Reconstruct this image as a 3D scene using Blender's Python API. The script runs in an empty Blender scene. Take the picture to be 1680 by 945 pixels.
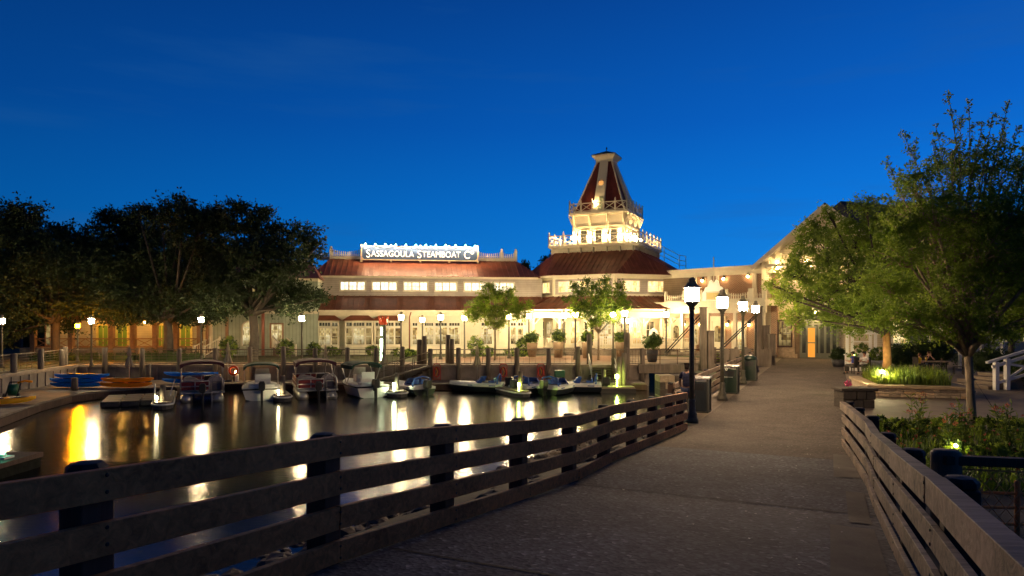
import bpy, bmesh, math, random
from mathutils import Vector, Matrix, noise
R = math.radians
rnd = random.Random(11)
scene = bpy.context.scene
COL = scene.collection
Z = Vector((0, 0, 1))
# ---- camera model / site coordinates: camera stands on the crest of the footbridge, the walkway runs 25 deg to the right
FPX, CX, HOR, CZ = 1120.0, 840.0, 527.0, 3.05
SA, CA = math.sin(R(25)), math.cos(R(25))
def U(s, n, z=0.0): return Vector((s*SA + n*CA, s*CA - n*SA, z))          # along / across the walkway
def P(x, y, Y): return Vector(((x-CX)/FPX*Y, Y, CZ-(y-HOR)*Y/FPX))          # survey point at depth Y
def G(x, y, z=0.0):
    Y = (CZ-z)*FPX/(y-HOR); return P(x, y, Y)
class Frame:
    def __init__(s, o, deg):
        s.o = Vector((o[0], o[1], 0)); s.a = R(deg)
        s.ex = Vector((math.cos(s.a), math.sin(s.a), 0)); s.ey = Vector((-math.sin(s.a), math.cos(s.a), 0))
    def hit(s, px, py, yl=0.0):
        t = (px-CX)/FPX
        Y = (yl + s.o.dot(s.ey))/(t*s.ey.x + s.ey.y)
        w = Vector((t*Y, Y, 0)) - s.o
        return w.dot(s.ex), CZ-(py-HOR)*Y/FPX
    def x(s, px, yl=0.0): return s.hit(px, HOR, yl)[0]
    def z(s, px, py, yl=0.0): return s.hit(px, py, yl)[1]
# ---- mesh builder
class MB:
    def __init__(s, M=None): s.v=[]; s.f=[]; s.mi=[]; s.sm=[]; s.M=M; s.m=0
    def add(s, vs, fs, smooth=False):
        b = len(s.v)
        if s.M is None: s.v.extend([Vector(v) for v in vs])
        else: s.v.extend([s.M @ Vector(v) for v in vs])
        for f in fs: s.f.append([b+i for i in f]); s.mi.append(s.m); s.sm.append(smooth)
        return s
    def box(s, x0, x1, y0, y1, z0, z1):
        return s.add([(x0,y0,z0),(x1,y0,z0),(x1,y1,z0),(x0,y1,z0),(x0,y0,z1),(x1,y0,z1),(x1,y1,z1),(x0,y1,z1)],
              [(0,3,2,1),(4,5,6,7),(0,1,5,4),(1,2,6,5),(2,3,7,6),(3,0,4,7)])
    def bar(s, p, q, w, h, up=Z):
        p, q = Vector(p), Vector(q); d = (q-p)
        if d.length < 1e-6: return s
        d.normalize()
        if abs(d.dot(up)) > .99: up = Vector((0,1,0))
        a = d.cross(up).normalized(); b = a.cross(d).normalized(); a *= w/2; b *= h/2
        vs = [p-a-b, p+a-b, p+a+b, p-a+b, q-a-b, q+a-b, q+a+b, q-a+b]
        return s.add(vs, [(0,1,2,3),(7,6,5,4),(0,4,5,1),(1,5,6,2),(2,6,7,3),(3,7,4,0)])
    def tube(s, pts, r, seg=6, caps=True, smooth=True):
        pts = [Vector(p) for p in pts]; n = len(pts)
        rs = r if isinstance(r, (list, tuple)) else [r]*n
        b = len(s.v); vs = []; a = None
        for i, p in enumerate(pts):
            d = (pts[min(i+1,n-1)]-pts[max(i-1,0)])
            d = d.normalized() if d.length > 1e-9 else Z.copy()
            if a is None:
                a = d.cross(Z if abs(d.z) < .9 else Vector((1,0,0))).normalized()
            else:
                a = (a - d*a.dot(d))
                a = a.normalized() if a.length > 1e-6 else d.cross(Vector((1,0,0))).normalized()
            c = d.cross(a)
            for k in range(seg):
                t = 2*math.pi*k/seg
                vs.append(p + (a*math.cos(t)+c*math.sin(t))*rs[i])
        fs = []
        for i in range(n-1):
            for k in range(seg):
                k2 = (k+1) % seg
                fs.append((i*seg+k, i*seg+k2, (i+1)*seg+k2, (i+1)*seg+k))
        if caps:
            fs.append(tuple(range(seg-1,-1,-1))); fs.append(tuple((n-1)*seg+k for k in range(seg)))
        return s.add(vs, fs, smooth)
    def lathe(s, prof, seg=12, c=(0,0,0), smooth=True, closed=False):
        cx, cy, cz = c; vs = []; fs = []; n = len(prof)
        for (r, z) in prof:
            for k in range(seg):
                t = 2*math.pi*k/seg
                vs.append((cx+r*math.cos(t), cy+r*math.sin(t), cz+z))
        m = n if closed else n-1
        for i in range(m):
            j = (i+1) % n
            for k in range(seg):
                k2 = (k+1) % seg
                fs.append((i*seg+k, i*seg+k2, j*seg+k2, j*seg+k))
        if not closed:
            fs.append(tuple(range(seg-1,-1,-1))); fs.append(tuple((n-1)*seg+k for k in range(seg)))
        return s.add(vs, fs, smooth)
    def prism(s, poly, z0, z1):
        n = len(poly)
        vs = [(x,y,z0) for x,y in poly]+[(x,y,z1) for x,y in poly]
        return s.add(vs, [tuple(range(n-1,-1,-1)), tuple(range(n,2*n))]+[(i,(i+1)%n,n+(i+1)%n,n+i) for i in range(n)])
    def xz(s, poly, y0, y1):
        n = len(poly)
        vs = [(x,y0,z) for x,z in poly]+[(x,y1,z) for x,z in poly]
        return s.add(vs, [tuple(range(n)), tuple(range(2*n-1,n-1,-1))]+[(i,n+i,n+(i+1)%n,(i+1)%n) for i in range(n)])
    def poly(s, vs): return s.add(vs, [tuple(range(len(vs)))])
    def ball(s, c, rx, ry=None, rz=None, seg=10, rings=6, jit=0.0):
        ry = ry or rx; rz = rz or rx; vs = []; fs = []; c = Vector(c)
        for i in range(1, rings):
            ph = math.pi*i/rings
            for k in range(seg):
                t = 2*math.pi*k/seg; q = 1+(rnd.uniform(-jit,jit) if jit else 0)
                vs.append(c+Vector((rx*math.sin(ph)*math.cos(t), ry*math.sin(ph)*math.sin(t), rz*math.cos(ph)))*q)
        vs.append(c+Vector((0,0,rz))); vs.append(c-Vector((0,0,rz))); T = len(vs)-2
        for i in range(rings-2):
            for k in range(seg):
                k2 = (k+1) % seg
                fs.append((i*seg+k, (i+1)*seg+k, (i+1)*seg+k2, i*seg+k2))
        for k in range(seg):
            k2 = (k+1) % seg
            fs.append((T, k, k2)); fs.append((T+1, (rings-2)*seg+k2, (rings-2)*seg+k))
        return s.add(vs, fs, jit == 0)
    def loft(s, secs, smooth=False, caps=True):      # list of equal-length rings
        n = len(secs[0]); vs = [v for r in secs for v in r]; fs = []
        for i in range(len(secs)-1):
            for k in range(n):
                k2 = (k+1) % n
                fs.append((i*n+k, i*n+k2, (i+1)*n+k2, (i+1)*n+k))
        if caps: fs.append(tuple(range(n-1,-1,-1))); fs.append(tuple((len(secs)-1)*n+k for k in range(n)))
        return s.add(vs, fs, smooth)
    def build(s, name, mats, parent=None, fix=True, bevel=0):
        me = bpy.data.meshes.new(name)
        me.from_pydata([tuple(v) for v in s.v], [], s.f)
        mats = mats if isinstance(mats, (list, tuple)) else [mats]
        for m in mats: me.materials.append(m)
        me.polygons.foreach_set('material_index', s.mi)
        me.polygons.foreach_set('use_smooth', s.sm)
        if fix and len(s.f) < 6000:
            bm = bmesh.new(); bm.from_mesh(me); bmesh.ops.recalc_face_normals(bm, faces=bm.faces); bm.to_mesh(me); bm.free()
        me.update()
        o = bpy.data.objects.new(name, me); COL.objects.link(o)
        if parent is not None: o.parent = parent
        if bevel:
            b = o.modifiers.new('bevel', 'BEVEL'); b.width = bevel; b.segments = 2; b.limit_method = 'ANGLE'
        return o
def tag(o, label=None, cat=None, group=None, kind=None):
    if label: o['label'] = label
    if cat: o['category'] = cat
    if group: o['group'] = group
    if kind: o['kind'] = kind
    return o
def thing(name, label, cat, loc=(0,0,0), rz=0.0, group=None):
    o = bpy.data.objects.new(name, None); COL.objects.link(o); o.empty_display_size = .2
    o.location = loc; o.rotation_euler = (0,0,rz)
    return tag(o, label, cat, group)
KIDS = {}
def dup(root, loc, rz, label, scale=None, group=None):
    def cp(o, par):
        c = o.copy(); COL.objects.link(c)
        if par is not None: c.parent = par
        for ch in [k for k in list(o.children)]: cp(ch, c)
        return c
    r = cp(root, None)
    r.location = loc; r.rotation_euler = (0,0,rz); r['label'] = label
    if scale: r.scale = (scale,)*3
    if group: r['group'] = group
    return r
# ---- materials
def nt(name):
    m = bpy.data.materials.new(name); m.use_nodes = True
    t = m.node_tree; b = t.nodes['Principled BSDF']
    return m, t, b
def N(t, kind, **kw):
    n = t.nodes.new(kind)
    for k, v in kw.items():
        if k[0] == '_': setattr(n, k[1:], v)
        else: n.inputs[k.replace('_',' ')].default_value = v
    return n
def c4(c): return (c[0], c[1], c[2], 1)
def mat(name, col, rough=.6, var=.25, scale=3.0, metal=0, bump=0.0, bscale=None, col2=None, coord='Object', stretch=None, spec=.5, trans=0, coat=0):
    m, t, b = nt(name); L = t.links.new
    b.inputs['Roughness'].default_value = rough; b.inputs['Metallic'].default_value = metal
    b.inputs['Specular IOR Level'].default_value = spec
    if coat: b.inputs['Coat Weight'].default_value = coat
    tc = t.nodes.new('ShaderNodeTexCoord'); src = tc.outputs[coord]
    if stretch:
        mp = t.nodes.new('ShaderNodeMapping'); mp.inputs['Scale'].default_value = stretch; L(src, mp.inputs[0]); src = mp.outputs[0]
    nz = N(t, 'ShaderNodeTexNoise', Scale=scale, Detail=5.0, Roughness=.62); L(src, nz.inputs['Vector'])
    cr = t.nodes.new('ShaderNodeValToRGB')
    a = [max(0, c*(1-var)) for c in col]; z = list(col2) if col2 else [min(1, c*(1+var)) for c in col]
    cr.color_ramp.elements[0].position = .3; cr.color_ramp.elements[1].position = .7
    cr.color_ramp.elements[0].color = c4(a); cr.color_ramp.elements[1].color = c4(z)
    L(nz.outputs['Fac'], cr.inputs[0]); L(cr.outputs[0], b.inputs['Base Color'])
    if bump:
        n2 = N(t, 'ShaderNodeTexNoise', Scale=bscale or scale*6, Detail=6.0); L(src, n2.inputs['Vector'])
        bp = N(t, 'ShaderNodeBump', Strength=bump, Distance=.02); L(n2.outputs['Fac'], bp.inputs['Height']); L(bp.outputs[0], b.inputs['Normal'])
    return m
def wood(name, col, rough=.7, axis=0, dens=14, var=.45, bump=.5):
    m, t, b = nt(name); L = t.links.new
    b.inputs['Roughness'].default_value = rough; b.inputs['Specular IOR Level'].default_value = .3
    tc = t.nodes.new('ShaderNodeTexCoord'); mp = t.nodes.new('ShaderNodeMapping')
    sc = [dens]*3; sc[axis] = dens*.06; mp.inputs['Scale'].default_value = sc
    L(tc.outputs['Object'], mp.inputs[0])
    nz = N(t, 'ShaderNodeTexNoise', Scale=1.0, Detail=7.0, Roughness=.65, Distortion=.9); L(mp.outputs[0], nz.inputs['Vector'])
    n0 = N(t, 'ShaderNodeTexNoise', Scale=.9, Detail=2.0); L(tc.outputs['Object'], n0.inputs['Vector'])
    ad = t.nodes.new('ShaderNodeMath'); ad.operation = 'MULTIPLY_ADD'; ad.inputs[1].default_value = .45; L(n0.outputs['Fac'], ad.inputs[0]); 
    s2 = t.nodes.new('ShaderNodeMath'); s2.operation='MULTIPLY'; s2.inputs[1].default_value=.6; L(nz.outputs['Fac'], s2.inputs[0]); L(s2.outputs[0], ad.inputs[2])
    cr = t.nodes.new('ShaderNodeValToRGB'); e = cr.color_ramp.elements
    e[0].position = .36; e[1].position = .68
    e[0].color = c4([c*(1-var) for c in col]); e[1].color = c4([c*(1+var) for c in col])
    L(ad.outputs[0], cr.inputs[0]); L(cr.outputs[0], b.inputs['Base Color'])
    bp = N(t, 'ShaderNodeBump', Strength=bump, Distance=.006); L(nz.outputs['Fac'], bp.inputs['Height']); L(bp.outputs[0], b.inputs['Normal'])
    return m
def siding(name, col, pitch=.16, rough=.6, vertical=False):
    m, t, b = nt(name); L = t.links.new
    b.inputs['Roughness'].default_value = rough
    tc = t.nodes.new('ShaderNodeTexCoord'); sx = t.nodes.new('ShaderNodeSeparateXYZ'); L(tc.outputs['Object'], sx.inputs[0])
    dv = t.nodes.new('ShaderNodeMath'); dv.operation='DIVIDE'; dv.inputs[1].default_value=pitch; L(sx.outputs[0 if vertical else 2], dv.inputs[0])
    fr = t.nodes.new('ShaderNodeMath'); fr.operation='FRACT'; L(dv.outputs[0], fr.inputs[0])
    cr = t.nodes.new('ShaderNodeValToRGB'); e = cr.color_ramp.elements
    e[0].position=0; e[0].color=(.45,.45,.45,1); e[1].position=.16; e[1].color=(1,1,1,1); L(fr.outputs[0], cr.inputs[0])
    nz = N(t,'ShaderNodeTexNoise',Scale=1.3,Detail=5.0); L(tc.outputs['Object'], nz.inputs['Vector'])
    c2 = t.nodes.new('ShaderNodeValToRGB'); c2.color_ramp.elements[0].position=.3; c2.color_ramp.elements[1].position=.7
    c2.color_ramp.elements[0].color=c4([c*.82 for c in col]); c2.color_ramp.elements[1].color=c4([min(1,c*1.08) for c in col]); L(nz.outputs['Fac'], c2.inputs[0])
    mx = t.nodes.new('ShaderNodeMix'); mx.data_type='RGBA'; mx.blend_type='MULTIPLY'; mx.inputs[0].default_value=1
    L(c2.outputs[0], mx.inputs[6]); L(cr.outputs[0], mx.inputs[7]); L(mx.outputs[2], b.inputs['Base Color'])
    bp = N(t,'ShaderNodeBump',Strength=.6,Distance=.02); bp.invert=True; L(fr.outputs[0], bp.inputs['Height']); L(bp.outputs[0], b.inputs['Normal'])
    return m
def bricks(name, c1, c2, mortar, sc=1.0, bw=.5, rh=.17, swap=True, rough=.8):
    m, t, b = nt(name); L = t.links.new
    b.inputs['Roughness'].default_value = rough
    tc = t.nodes.new('ShaderNodeTexCoord'); sx = t.nodes.new('ShaderNodeSeparateXYZ'); cb = t.nodes.new('ShaderNodeCombineXYZ')
    L(tc.outputs['Object'], sx.inputs[0]); L(sx.outputs[0], cb.inputs[0]); L(sx.outputs[2 if swap else 1], cb.inputs[1])
    br = N(t,'ShaderNodeTexBrick',Scale=sc, Mortar_Size=.018, Brick_Width=bw, Row_Height=rh); L(cb.outputs[0], br.inputs['Vector'])
    br.inputs['Color1'].default_value=c4(c1); br.inputs['Color2'].default_value=c4(c2); br.inputs['Mortar'].default_value=c4(mortar)
    L(br.outputs['Color'], b.inputs['Base Color'])
    bp = N(t,'ShaderNodeBump',Strength=.5,Distance=.01); bp.invert=True; L(br.outputs['Fac'], bp.inputs['Height']); L(bp.outputs[0], b.inputs['Normal'])
    return m
def glow(name, col, strength, base=(.8,.8,.8)):
    m, t, b = nt(name)
    b.inputs['Base Color'].default_value = c4(base)
    b.inputs['Emission Color'].default_value = c4(col); b.inputs['Emission Strength'].default_value = strength
    return m
def room(name, cols, scale=2.2, strength=1.0, dark=.12):
    """lit interior seen through a window: furniture, curtains and walls as irregular warm patches behind glossy glass"""
    m, t, b = nt(name); L = t.links.new
    b.inputs['Base Color'].default_value=(.02,.02,.02,1); b.inputs['Roughness'].default_value=.08
    tc = t.nodes.new('ShaderNodeTexCoord')
    mp = t.nodes.new('ShaderNodeMapping'); mp.inputs['Scale'].default_value=(scale*1.9, scale*.02, scale*1.45); L(tc.outputs['Object'], mp.inputs[0])
    n0 = N(t,'ShaderNodeTexNoise',Scale=.35,Detail=1.0); L(mp.outputs[0], n0.inputs['Vector'])
    fl = t.nodes.new('ShaderNodeVectorMath'); fl.operation='FLOOR'; L(mp.outputs[0], fl.inputs[0])
    vo = t.nodes.new('ShaderNodeTexWhiteNoise'); L(fl.outputs[0], vo.inputs['Vector'])
    m2 = t.nodes.new('ShaderNodeVectorMath'); m2.operation='MULTIPLY'; m2.inputs[1].default_value=(2.7,1,2.3); L(mp.outputs[0], m2.inputs[0])
    f2 = t.nodes.new('ShaderNodeVectorMath'); f2.operation='FLOOR'; L(m2.outputs[0], f2.inputs[0]); w2 = t.nodes.new('ShaderNodeTexWhiteNoise'); L(f2.outputs[0], w2.inputs['Vector'])
    mm = t.nodes.new('ShaderNodeMath'); mm.operation='MULTIPLY_ADD'; mm.inputs[1].default_value=.4; L(w2.outputs['Value'], mm.inputs[0])
    m3 = t.nodes.new('ShaderNodeMath'); m3.operation='MULTIPLY'; m3.inputs[1].default_value=.6; L(vo.outputs['Value'], m3.inputs[0]); L(m3.outputs[0], mm.inputs[2])
    sp = mm
    cr = t.nodes.new('ShaderNodeValToRGB'); e = cr.color_ramp.elements
    e[0].position=0; e[0].color=c4([c*dark for c in cols[0]]); e[1].position=1; e[1].color=c4(cols[-1])
    for i, c in enumerate(cols):
        q = e.new((i+1)/(len(cols)+1.5)); q.color=c4(c)
    L(sp.outputs[0], cr.inputs[0])
    n2 = N(t,'ShaderNodeTexNoise',Scale=6.0,Detail=4.0); L(tc.outputs['Object'], n2.inputs['Vector'])
    mx = t.nodes.new('ShaderNodeMix'); mx.data_type='RGBA'; mx.blend_type='MULTIPLY'; mx.inputs[0].default_value=.6
    L(cr.outputs[0], mx.inputs[6]); L(n2.outputs['Fac'], mx.inputs[7])
    # ceiling light painted brighter above, darker towards the floor with tables and chairs
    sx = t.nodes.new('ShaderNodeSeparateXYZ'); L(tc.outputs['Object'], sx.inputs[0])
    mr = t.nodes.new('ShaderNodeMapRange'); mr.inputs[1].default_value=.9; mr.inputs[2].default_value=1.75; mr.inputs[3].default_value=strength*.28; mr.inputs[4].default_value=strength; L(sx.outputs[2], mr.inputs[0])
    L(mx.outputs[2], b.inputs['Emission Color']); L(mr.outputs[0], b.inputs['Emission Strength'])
    return m
def leafmat(name, c1, c2, scale=.7, trans=.25, tint=(1.7,1.8,.8)):
    m, t, b = nt(name); L = t.links.new
    b.inputs['Roughness'].default_value=.55; b.inputs['Specular IOR Level'].default_value=.35
    tc = t.nodes.new('ShaderNodeTexCoord'); nz = N(t,'ShaderNodeTexNoise',Scale=scale,Detail=4.0,Roughness=.7); L(tc.outputs['Object'], nz.inputs['Vector'])
    cr = t.nodes.new('ShaderNodeValToRGB'); cr.color_ramp.elements[0].position=.32; cr.color_ramp.elements[1].position=.68
    cr.color_ramp.elements[0].color=c4(c1); cr.color_ramp.elements[1].color=c4(c2); L(nz.outputs['Fac'], cr.inputs[0]); L(cr.outputs[0], b.inputs['Base Color'])
    tr = t.nodes.new('ShaderNodeBsdfTranslucent'); sc2=t.nodes.new('ShaderNodeMix'); sc2.data_type='RGBA'; sc2.blend_type='MULTIPLY'; sc2.inputs[0].default_value=1; sc2.inputs[7].default_value=(*tint,1); L(cr.outputs[0], sc2.inputs[6]); L(sc2.outputs[2], tr.inputs['Color'])
    ms = t.nodes.new('ShaderNodeMixShader'); ms.inputs[0].default_value=trans
    L(b.outputs[0], ms.inputs[1]); L(tr.outputs[0], ms.inputs[2]); L(ms.outputs[0], t.nodes['Material Output'].inputs['Surface'])
    return m
WARM = (1.0,.66,.30); AMB = (1.0,.30,.0008)
M = {}
M['railwarm'] = wood('rail wood with warm light',(.47,.18,.062),axis=0,var=.6,bump=.9)  # rail wood reddened in place of warm lamp light on this railing
M['rail'] = wood('weathered rail wood',(.255,.18,.125),axis=0,var=.85,bump=1.0)
M['post'] = wood('dark post wood',(.085,.05,.038),axis=2)
M['cap'] = mat('dark post cap',(.02,.018,.018),.7,bump=.2)
M['pile'] = wood('grey timber pile',(.17,.14,.11),axis=2,dens=9)
M['plank'] = wood('dock plank wood',(.22,.18,.14),axis=1,dens=8)
M['whitewood'] = mat('painted white timber',(.68,.62,.46),.55,.08,2)
M['cream'] = mat('cream painted plaster',(.60,.57,.42),.6,.1,1.2)
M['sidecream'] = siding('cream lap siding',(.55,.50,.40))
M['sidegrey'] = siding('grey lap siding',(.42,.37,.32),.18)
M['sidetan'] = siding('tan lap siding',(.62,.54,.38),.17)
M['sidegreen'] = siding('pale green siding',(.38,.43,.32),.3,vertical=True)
M['orangewood'] = mat('stained porch timber',(.30,.165,.085),.6,.2,4)
M['brick'] = bricks('orange brick',(.34,.155,.075),(.25,.11,.055),(.42,.34,.26),1.0,.24,.085)
M['roof'] = mat('dark red metal roof',(.26,.080,.042),.42,.34,.9,metal=.15,bump=.15)
M['roofdark'] = mat('dark brown shingle roof',(.05,.035,.04),.8,.3,4,bump=.4)
M['slate'] = mat('dark grey roof',(.05,.055,.065),.7,.3,3,bump=.3)
M['gable'] = glow('gable floodlight',(1.0,.68,.30),230)
M['iron'] = mat('black painted iron',(.012,.012,.013),.42,.3,20,bump=.1)
M['hood'] = mat('glare lightened lantern hood',(.26,.23,.17),.5,.3,10)  # hood paler than the post: lantern glare painted into its colour
M['verd'] = mat('green black painted post',(.12,.11,.08),.5,.3,12)
M['steel'] = mat('galvanised steel',(.45,.45,.44),.35,.15,8,metal=.8)
M['concrete'] = mat('stained quay concrete',(.27,.23,.20),.8,.35,.9,bump=.35,bscale=9)
M['lampglass'] = glow('lantern glass',(1.0,.68,.38),700)
M['lampfar'] = glow('promenade lantern glass',(1.0,.74,.40),540)
M['sodium'] = glow('sodium lantern glass',AMB,1500)
M['bulb'] = glow('warm bulb',(1.0,.66,.30),1000); M['porchbulb'] = glow('porch bulb',(1.0,.64,.24),60); M['spotbulb'] = glow('spire spot',(1.0,.66,.28),160)
M['bulbsign'] = glow('sign bulb',(1.0,.70,.38),4000)
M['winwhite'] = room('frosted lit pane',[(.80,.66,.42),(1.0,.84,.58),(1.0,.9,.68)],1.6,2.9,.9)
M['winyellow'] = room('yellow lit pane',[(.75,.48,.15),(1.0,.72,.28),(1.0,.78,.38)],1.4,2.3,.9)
M['winorange'] = glow('orange lit pane',(1.0,.36,.03),.95,(.1,.06,.03))
M['winamber'] = glow('amber round pane',(1.0,.36,.04),1.1)
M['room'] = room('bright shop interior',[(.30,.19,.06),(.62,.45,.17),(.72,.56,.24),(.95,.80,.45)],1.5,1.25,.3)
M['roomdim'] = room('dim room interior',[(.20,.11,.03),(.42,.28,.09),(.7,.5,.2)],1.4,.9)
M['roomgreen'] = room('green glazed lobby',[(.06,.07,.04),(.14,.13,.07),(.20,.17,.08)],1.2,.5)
M['glassdark'] = mat('dark window glass',(.03,.032,.03),.08,.2,3)
M['bark'] = mat('grey oak bark',(.060,.048,.036),.85,.45,6,bump=.8,stretch=(1,1,.35))
M['bark2'] = mat('pale young bark',(.26,.20,.13),.8,.4,9,bump=.6,stretch=(1,1,.3))
M['leafoak'] = leafmat('dark oak leaves',(.012,.024,.009),(.034,.056,.021),.5,.15)
M['leafoak2'] = leafmat('lighter oak leaves',(.022,.042,.014),(.055,.085,.03),.5,.2)
M['leafelm'] = leafmat('olive elm leaves',(.070,.125,.016),(.20,.275,.05),.8,.4)
M['leafelm2'] = leafmat('light elm leaves',(.11,.17,.026),(.27,.35,.075),.9,.4)
M['leaflime'] = leafmat('yellow green leaves',(.11,.16,.022),(.24,.29,.06),.9,.4)
M['shrub'] = leafmat('shrub leaves',(.02,.045,.012),(.06,.10,.025),1.5)
M['shrub2'] = leafmat('bright shrub leaves',(.05,.10,.02),(.12,.18,.04),1.5)
M['asphalt'] = None
M['hullwhite'] = mat('white gelcoat',(.80,.80,.78),.3,.06,1.5)
M['hulldark'] = mat('dark hull paint',(.015,.02,.03),.3,.2,2)
M['maroon'] = mat('burgundy panel',(.18,.018,.022),.45,.15,2)
M['canvasred'] = mat('burgundy canvas',(.075,.02,.035),.85,.2,3)
M['canvasgreen'] = mat('dark green canvas',(.01,.05,.038),.85,.2,3)
M['alu'] = mat('brushed aluminium rail',(.62,.60,.56),.3,.1,6,metal=.7)
M['vinyl'] = mat('grey vinyl seat',(.34,.31,.30),.5,.15,4)
M['rubber'] = mat('matt dark float',(.02,.022,.018),.95,.3,6,spec=.05)
M['black'] = mat('black plastic',(.015,.015,.017),.4,.2,6)
M['blueacr'] = mat('blue tinted acrylic',(.05,.12,.42),.2,.2,3)
M['kayblue'] = leafmat('blue polyethylene',(.02,.30,.75),(.03,.38,.85),2,.5,(1,1,1.3))
M['kayorange'] = leafmat('orange polyethylene',(.92,.44,.02),(.98,.55,.05),2,.5,(1.1,1.1,1))
M['kayyellow'] = leafmat('yellow polyethylene',(.75,.48,.04),(.9,.6,.06),2,.5)
M['red'] = mat('red canvas holder',(.42,.035,.02),.6,.2,4)
M['buoy'] = mat('orange life ring',(.75,.12,.03),.5,.1,3)
M['umb'] = mat('beige umbrella canvas',(.42,.36,.25),.85,.2,4)
M['bin'] = mat('green litter bin',(.006,.020,.013),.4,.2,4)
M['binsteel'] = mat('bin frame',(.045,.045,.04),.45,.2,6)
M['binblue'] = mat('slate litter bin',(.014,.020,.028),.42,.2,4)
M['white'] = mat('white enamel',(.75,.74,.70),.5,.05,3)
M['terracotta'] = mat('terracotta pot',(.20,.135,.08),.75,.2,5)
M['potdark'] = mat('dark planter pot',(.05,.05,.055),.6,.2,5)
M['skin'] = mat('skin',(.50,.27,.17),.55,.08,8)
M['hair'] = mat('dark hair',(.025,.015,.01),.6,.3,30)
M['hairfair'] = mat('brown hair',(.14,.07,.03),.6,.3,30)
M['shirtyellow'] = mat('yellow cotton',(.62,.45,.03),.85,.1,6)
M['shirtblack'] = mat('black cotton',(.02,.02,.022),.85,.1,6)
M['shirtblue'] = mat('blue cotton',(.05,.08,.42),.85,.1,6)
M['shirtwhite'] = mat('white cotton',(.68,.66,.64),.85,.05,6)
M['denim'] = mat('denim',(.05,.07,.14),.85,.2,10)
M['trgrey'] = mat('grey trousers',(.06,.052,.045),.85,.15,8)
M['stoneA'] = mat('buff stone',(.60,.46,.30),.85,.25,5,bump=.6)
M['stoneB'] = mat('grey stone',(.42,.34,.24),.85,.25,5,bump=.6)
M['stoneC'] = mat('ochre stone',(.55,.38,.20),.85,.25,5,bump=.6)
M['rock'] = mat('bank boulder',(.10,.085,.07),.85,.45,2.5,bump=.9,bscale=7)
M['pier'] = mat('dark pier stone',(.065,.055,.045),.9,.3,4,bump=.8)
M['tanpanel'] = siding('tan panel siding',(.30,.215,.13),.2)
M['barklit'] = mat('bark with ochre light',(.45,.24,.08),.8,.3,5,bump=.6)  # ochre trunk colour stands in for orange light on the bark
# =====================================================================  WORLD, CAMERA
w = bpy.data.worlds.new('World'); scene.world = w; w.use_nodes = True
t = w.node_tree; L = t.links.new; bg = t.nodes['Background']
tc = t.nodes.new('ShaderNodeTexCoord'); sx = t.nodes.new('ShaderNodeSeparateXYZ'); L(tc.outputs['Generated'], sx.inputs[0])
cr = t.nodes.new('ShaderNodeValToRGB'); e = cr.color_ramp.elements
e[0].position = 0.0; e[0].color = (.012,.135,.40,1)
e[1].position = 1.0; e[1].color = (.002,.014,.055,1)
for p_, c_ in ((.07,(.003,.138,.46)),(.16,(.0012,.108,.42)),(.27,(.0010,.069,.325)),(.42,(.0010,.042,.22)),(.55,(.002,.018,.085))):
    q = e.new(p_); q.color = c4(c_)
L(sx.outputs[2], cr.inputs[0])
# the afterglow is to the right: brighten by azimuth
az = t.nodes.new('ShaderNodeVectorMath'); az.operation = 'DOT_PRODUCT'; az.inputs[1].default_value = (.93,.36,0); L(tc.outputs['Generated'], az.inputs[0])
by = t.nodes.new('ShaderNodeMapRange'); by.inputs[1].default_value=.1; by.inputs[2].default_value=.74; by.inputs[3].default_value=.34; by.inputs[4].default_value=1.0; L(sx.outputs[1], by.inputs[0])   # sky dimmed outside the view, to cut blue light on the railings
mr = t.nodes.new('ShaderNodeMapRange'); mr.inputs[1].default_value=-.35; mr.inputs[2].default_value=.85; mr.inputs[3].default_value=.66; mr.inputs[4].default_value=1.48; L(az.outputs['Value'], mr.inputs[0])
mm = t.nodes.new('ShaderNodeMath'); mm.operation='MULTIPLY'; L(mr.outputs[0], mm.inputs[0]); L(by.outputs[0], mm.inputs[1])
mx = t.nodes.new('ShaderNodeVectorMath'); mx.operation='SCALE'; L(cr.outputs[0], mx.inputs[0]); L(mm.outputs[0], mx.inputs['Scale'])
# thin night cloud bands low over the roofs
mp = t.nodes.new('ShaderNodeMapping'); mp.inputs['Scale'].default_value=(1.2,1.2,9); L(tc.outputs['Generated'], mp.inputs[0])
nz = N(t,'ShaderNodeTexNoise',Scale=2.2,Detail=5.0,Roughness=.55); L(mp.outputs[0], nz.inputs['Vector'])
c2 = t.nodes.new('ShaderNodeValToRGB'); c2.color_ramp.elements[0].position=.52; c2.color_ramp.elements[1].position=.8
c2.color_ramp.elements[0].color=(0,0,0,1); c2.color_ramp.elements[1].color=(.35,.35,.35,1); L(nz.outputs['Fac'], c2.inputs[0])
mc = t.nodes.new('ShaderNodeMix'); mc.data_type='RGBA'; L(c2.outputs[0], mc.inputs[0]); L(mx.outputs[0], mc.inputs[6]); mc.inputs[7].default_value=(.014,.085,.26,1)
# the last of the physical twilight sky, with the sun well below the horizon
sky = t.nodes.new('ShaderNodeTexSky'); sky.sky_type='NISHITA'; sky.sun_disc=False; sky.sun_elevation=R(-5); sky.sun_rotation=R(70)
sk = t.nodes.new('ShaderNodeVectorMath'); sk.operation='SCALE'; sk.inputs['Scale'].default_value=.05; L(sky.outputs[0], sk.inputs[0])
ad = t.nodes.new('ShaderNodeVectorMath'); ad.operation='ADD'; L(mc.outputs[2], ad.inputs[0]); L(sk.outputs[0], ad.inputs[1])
L(ad.outputs[0], bg.inputs[0]); bg.inputs[1].default_value = 1.18

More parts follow.
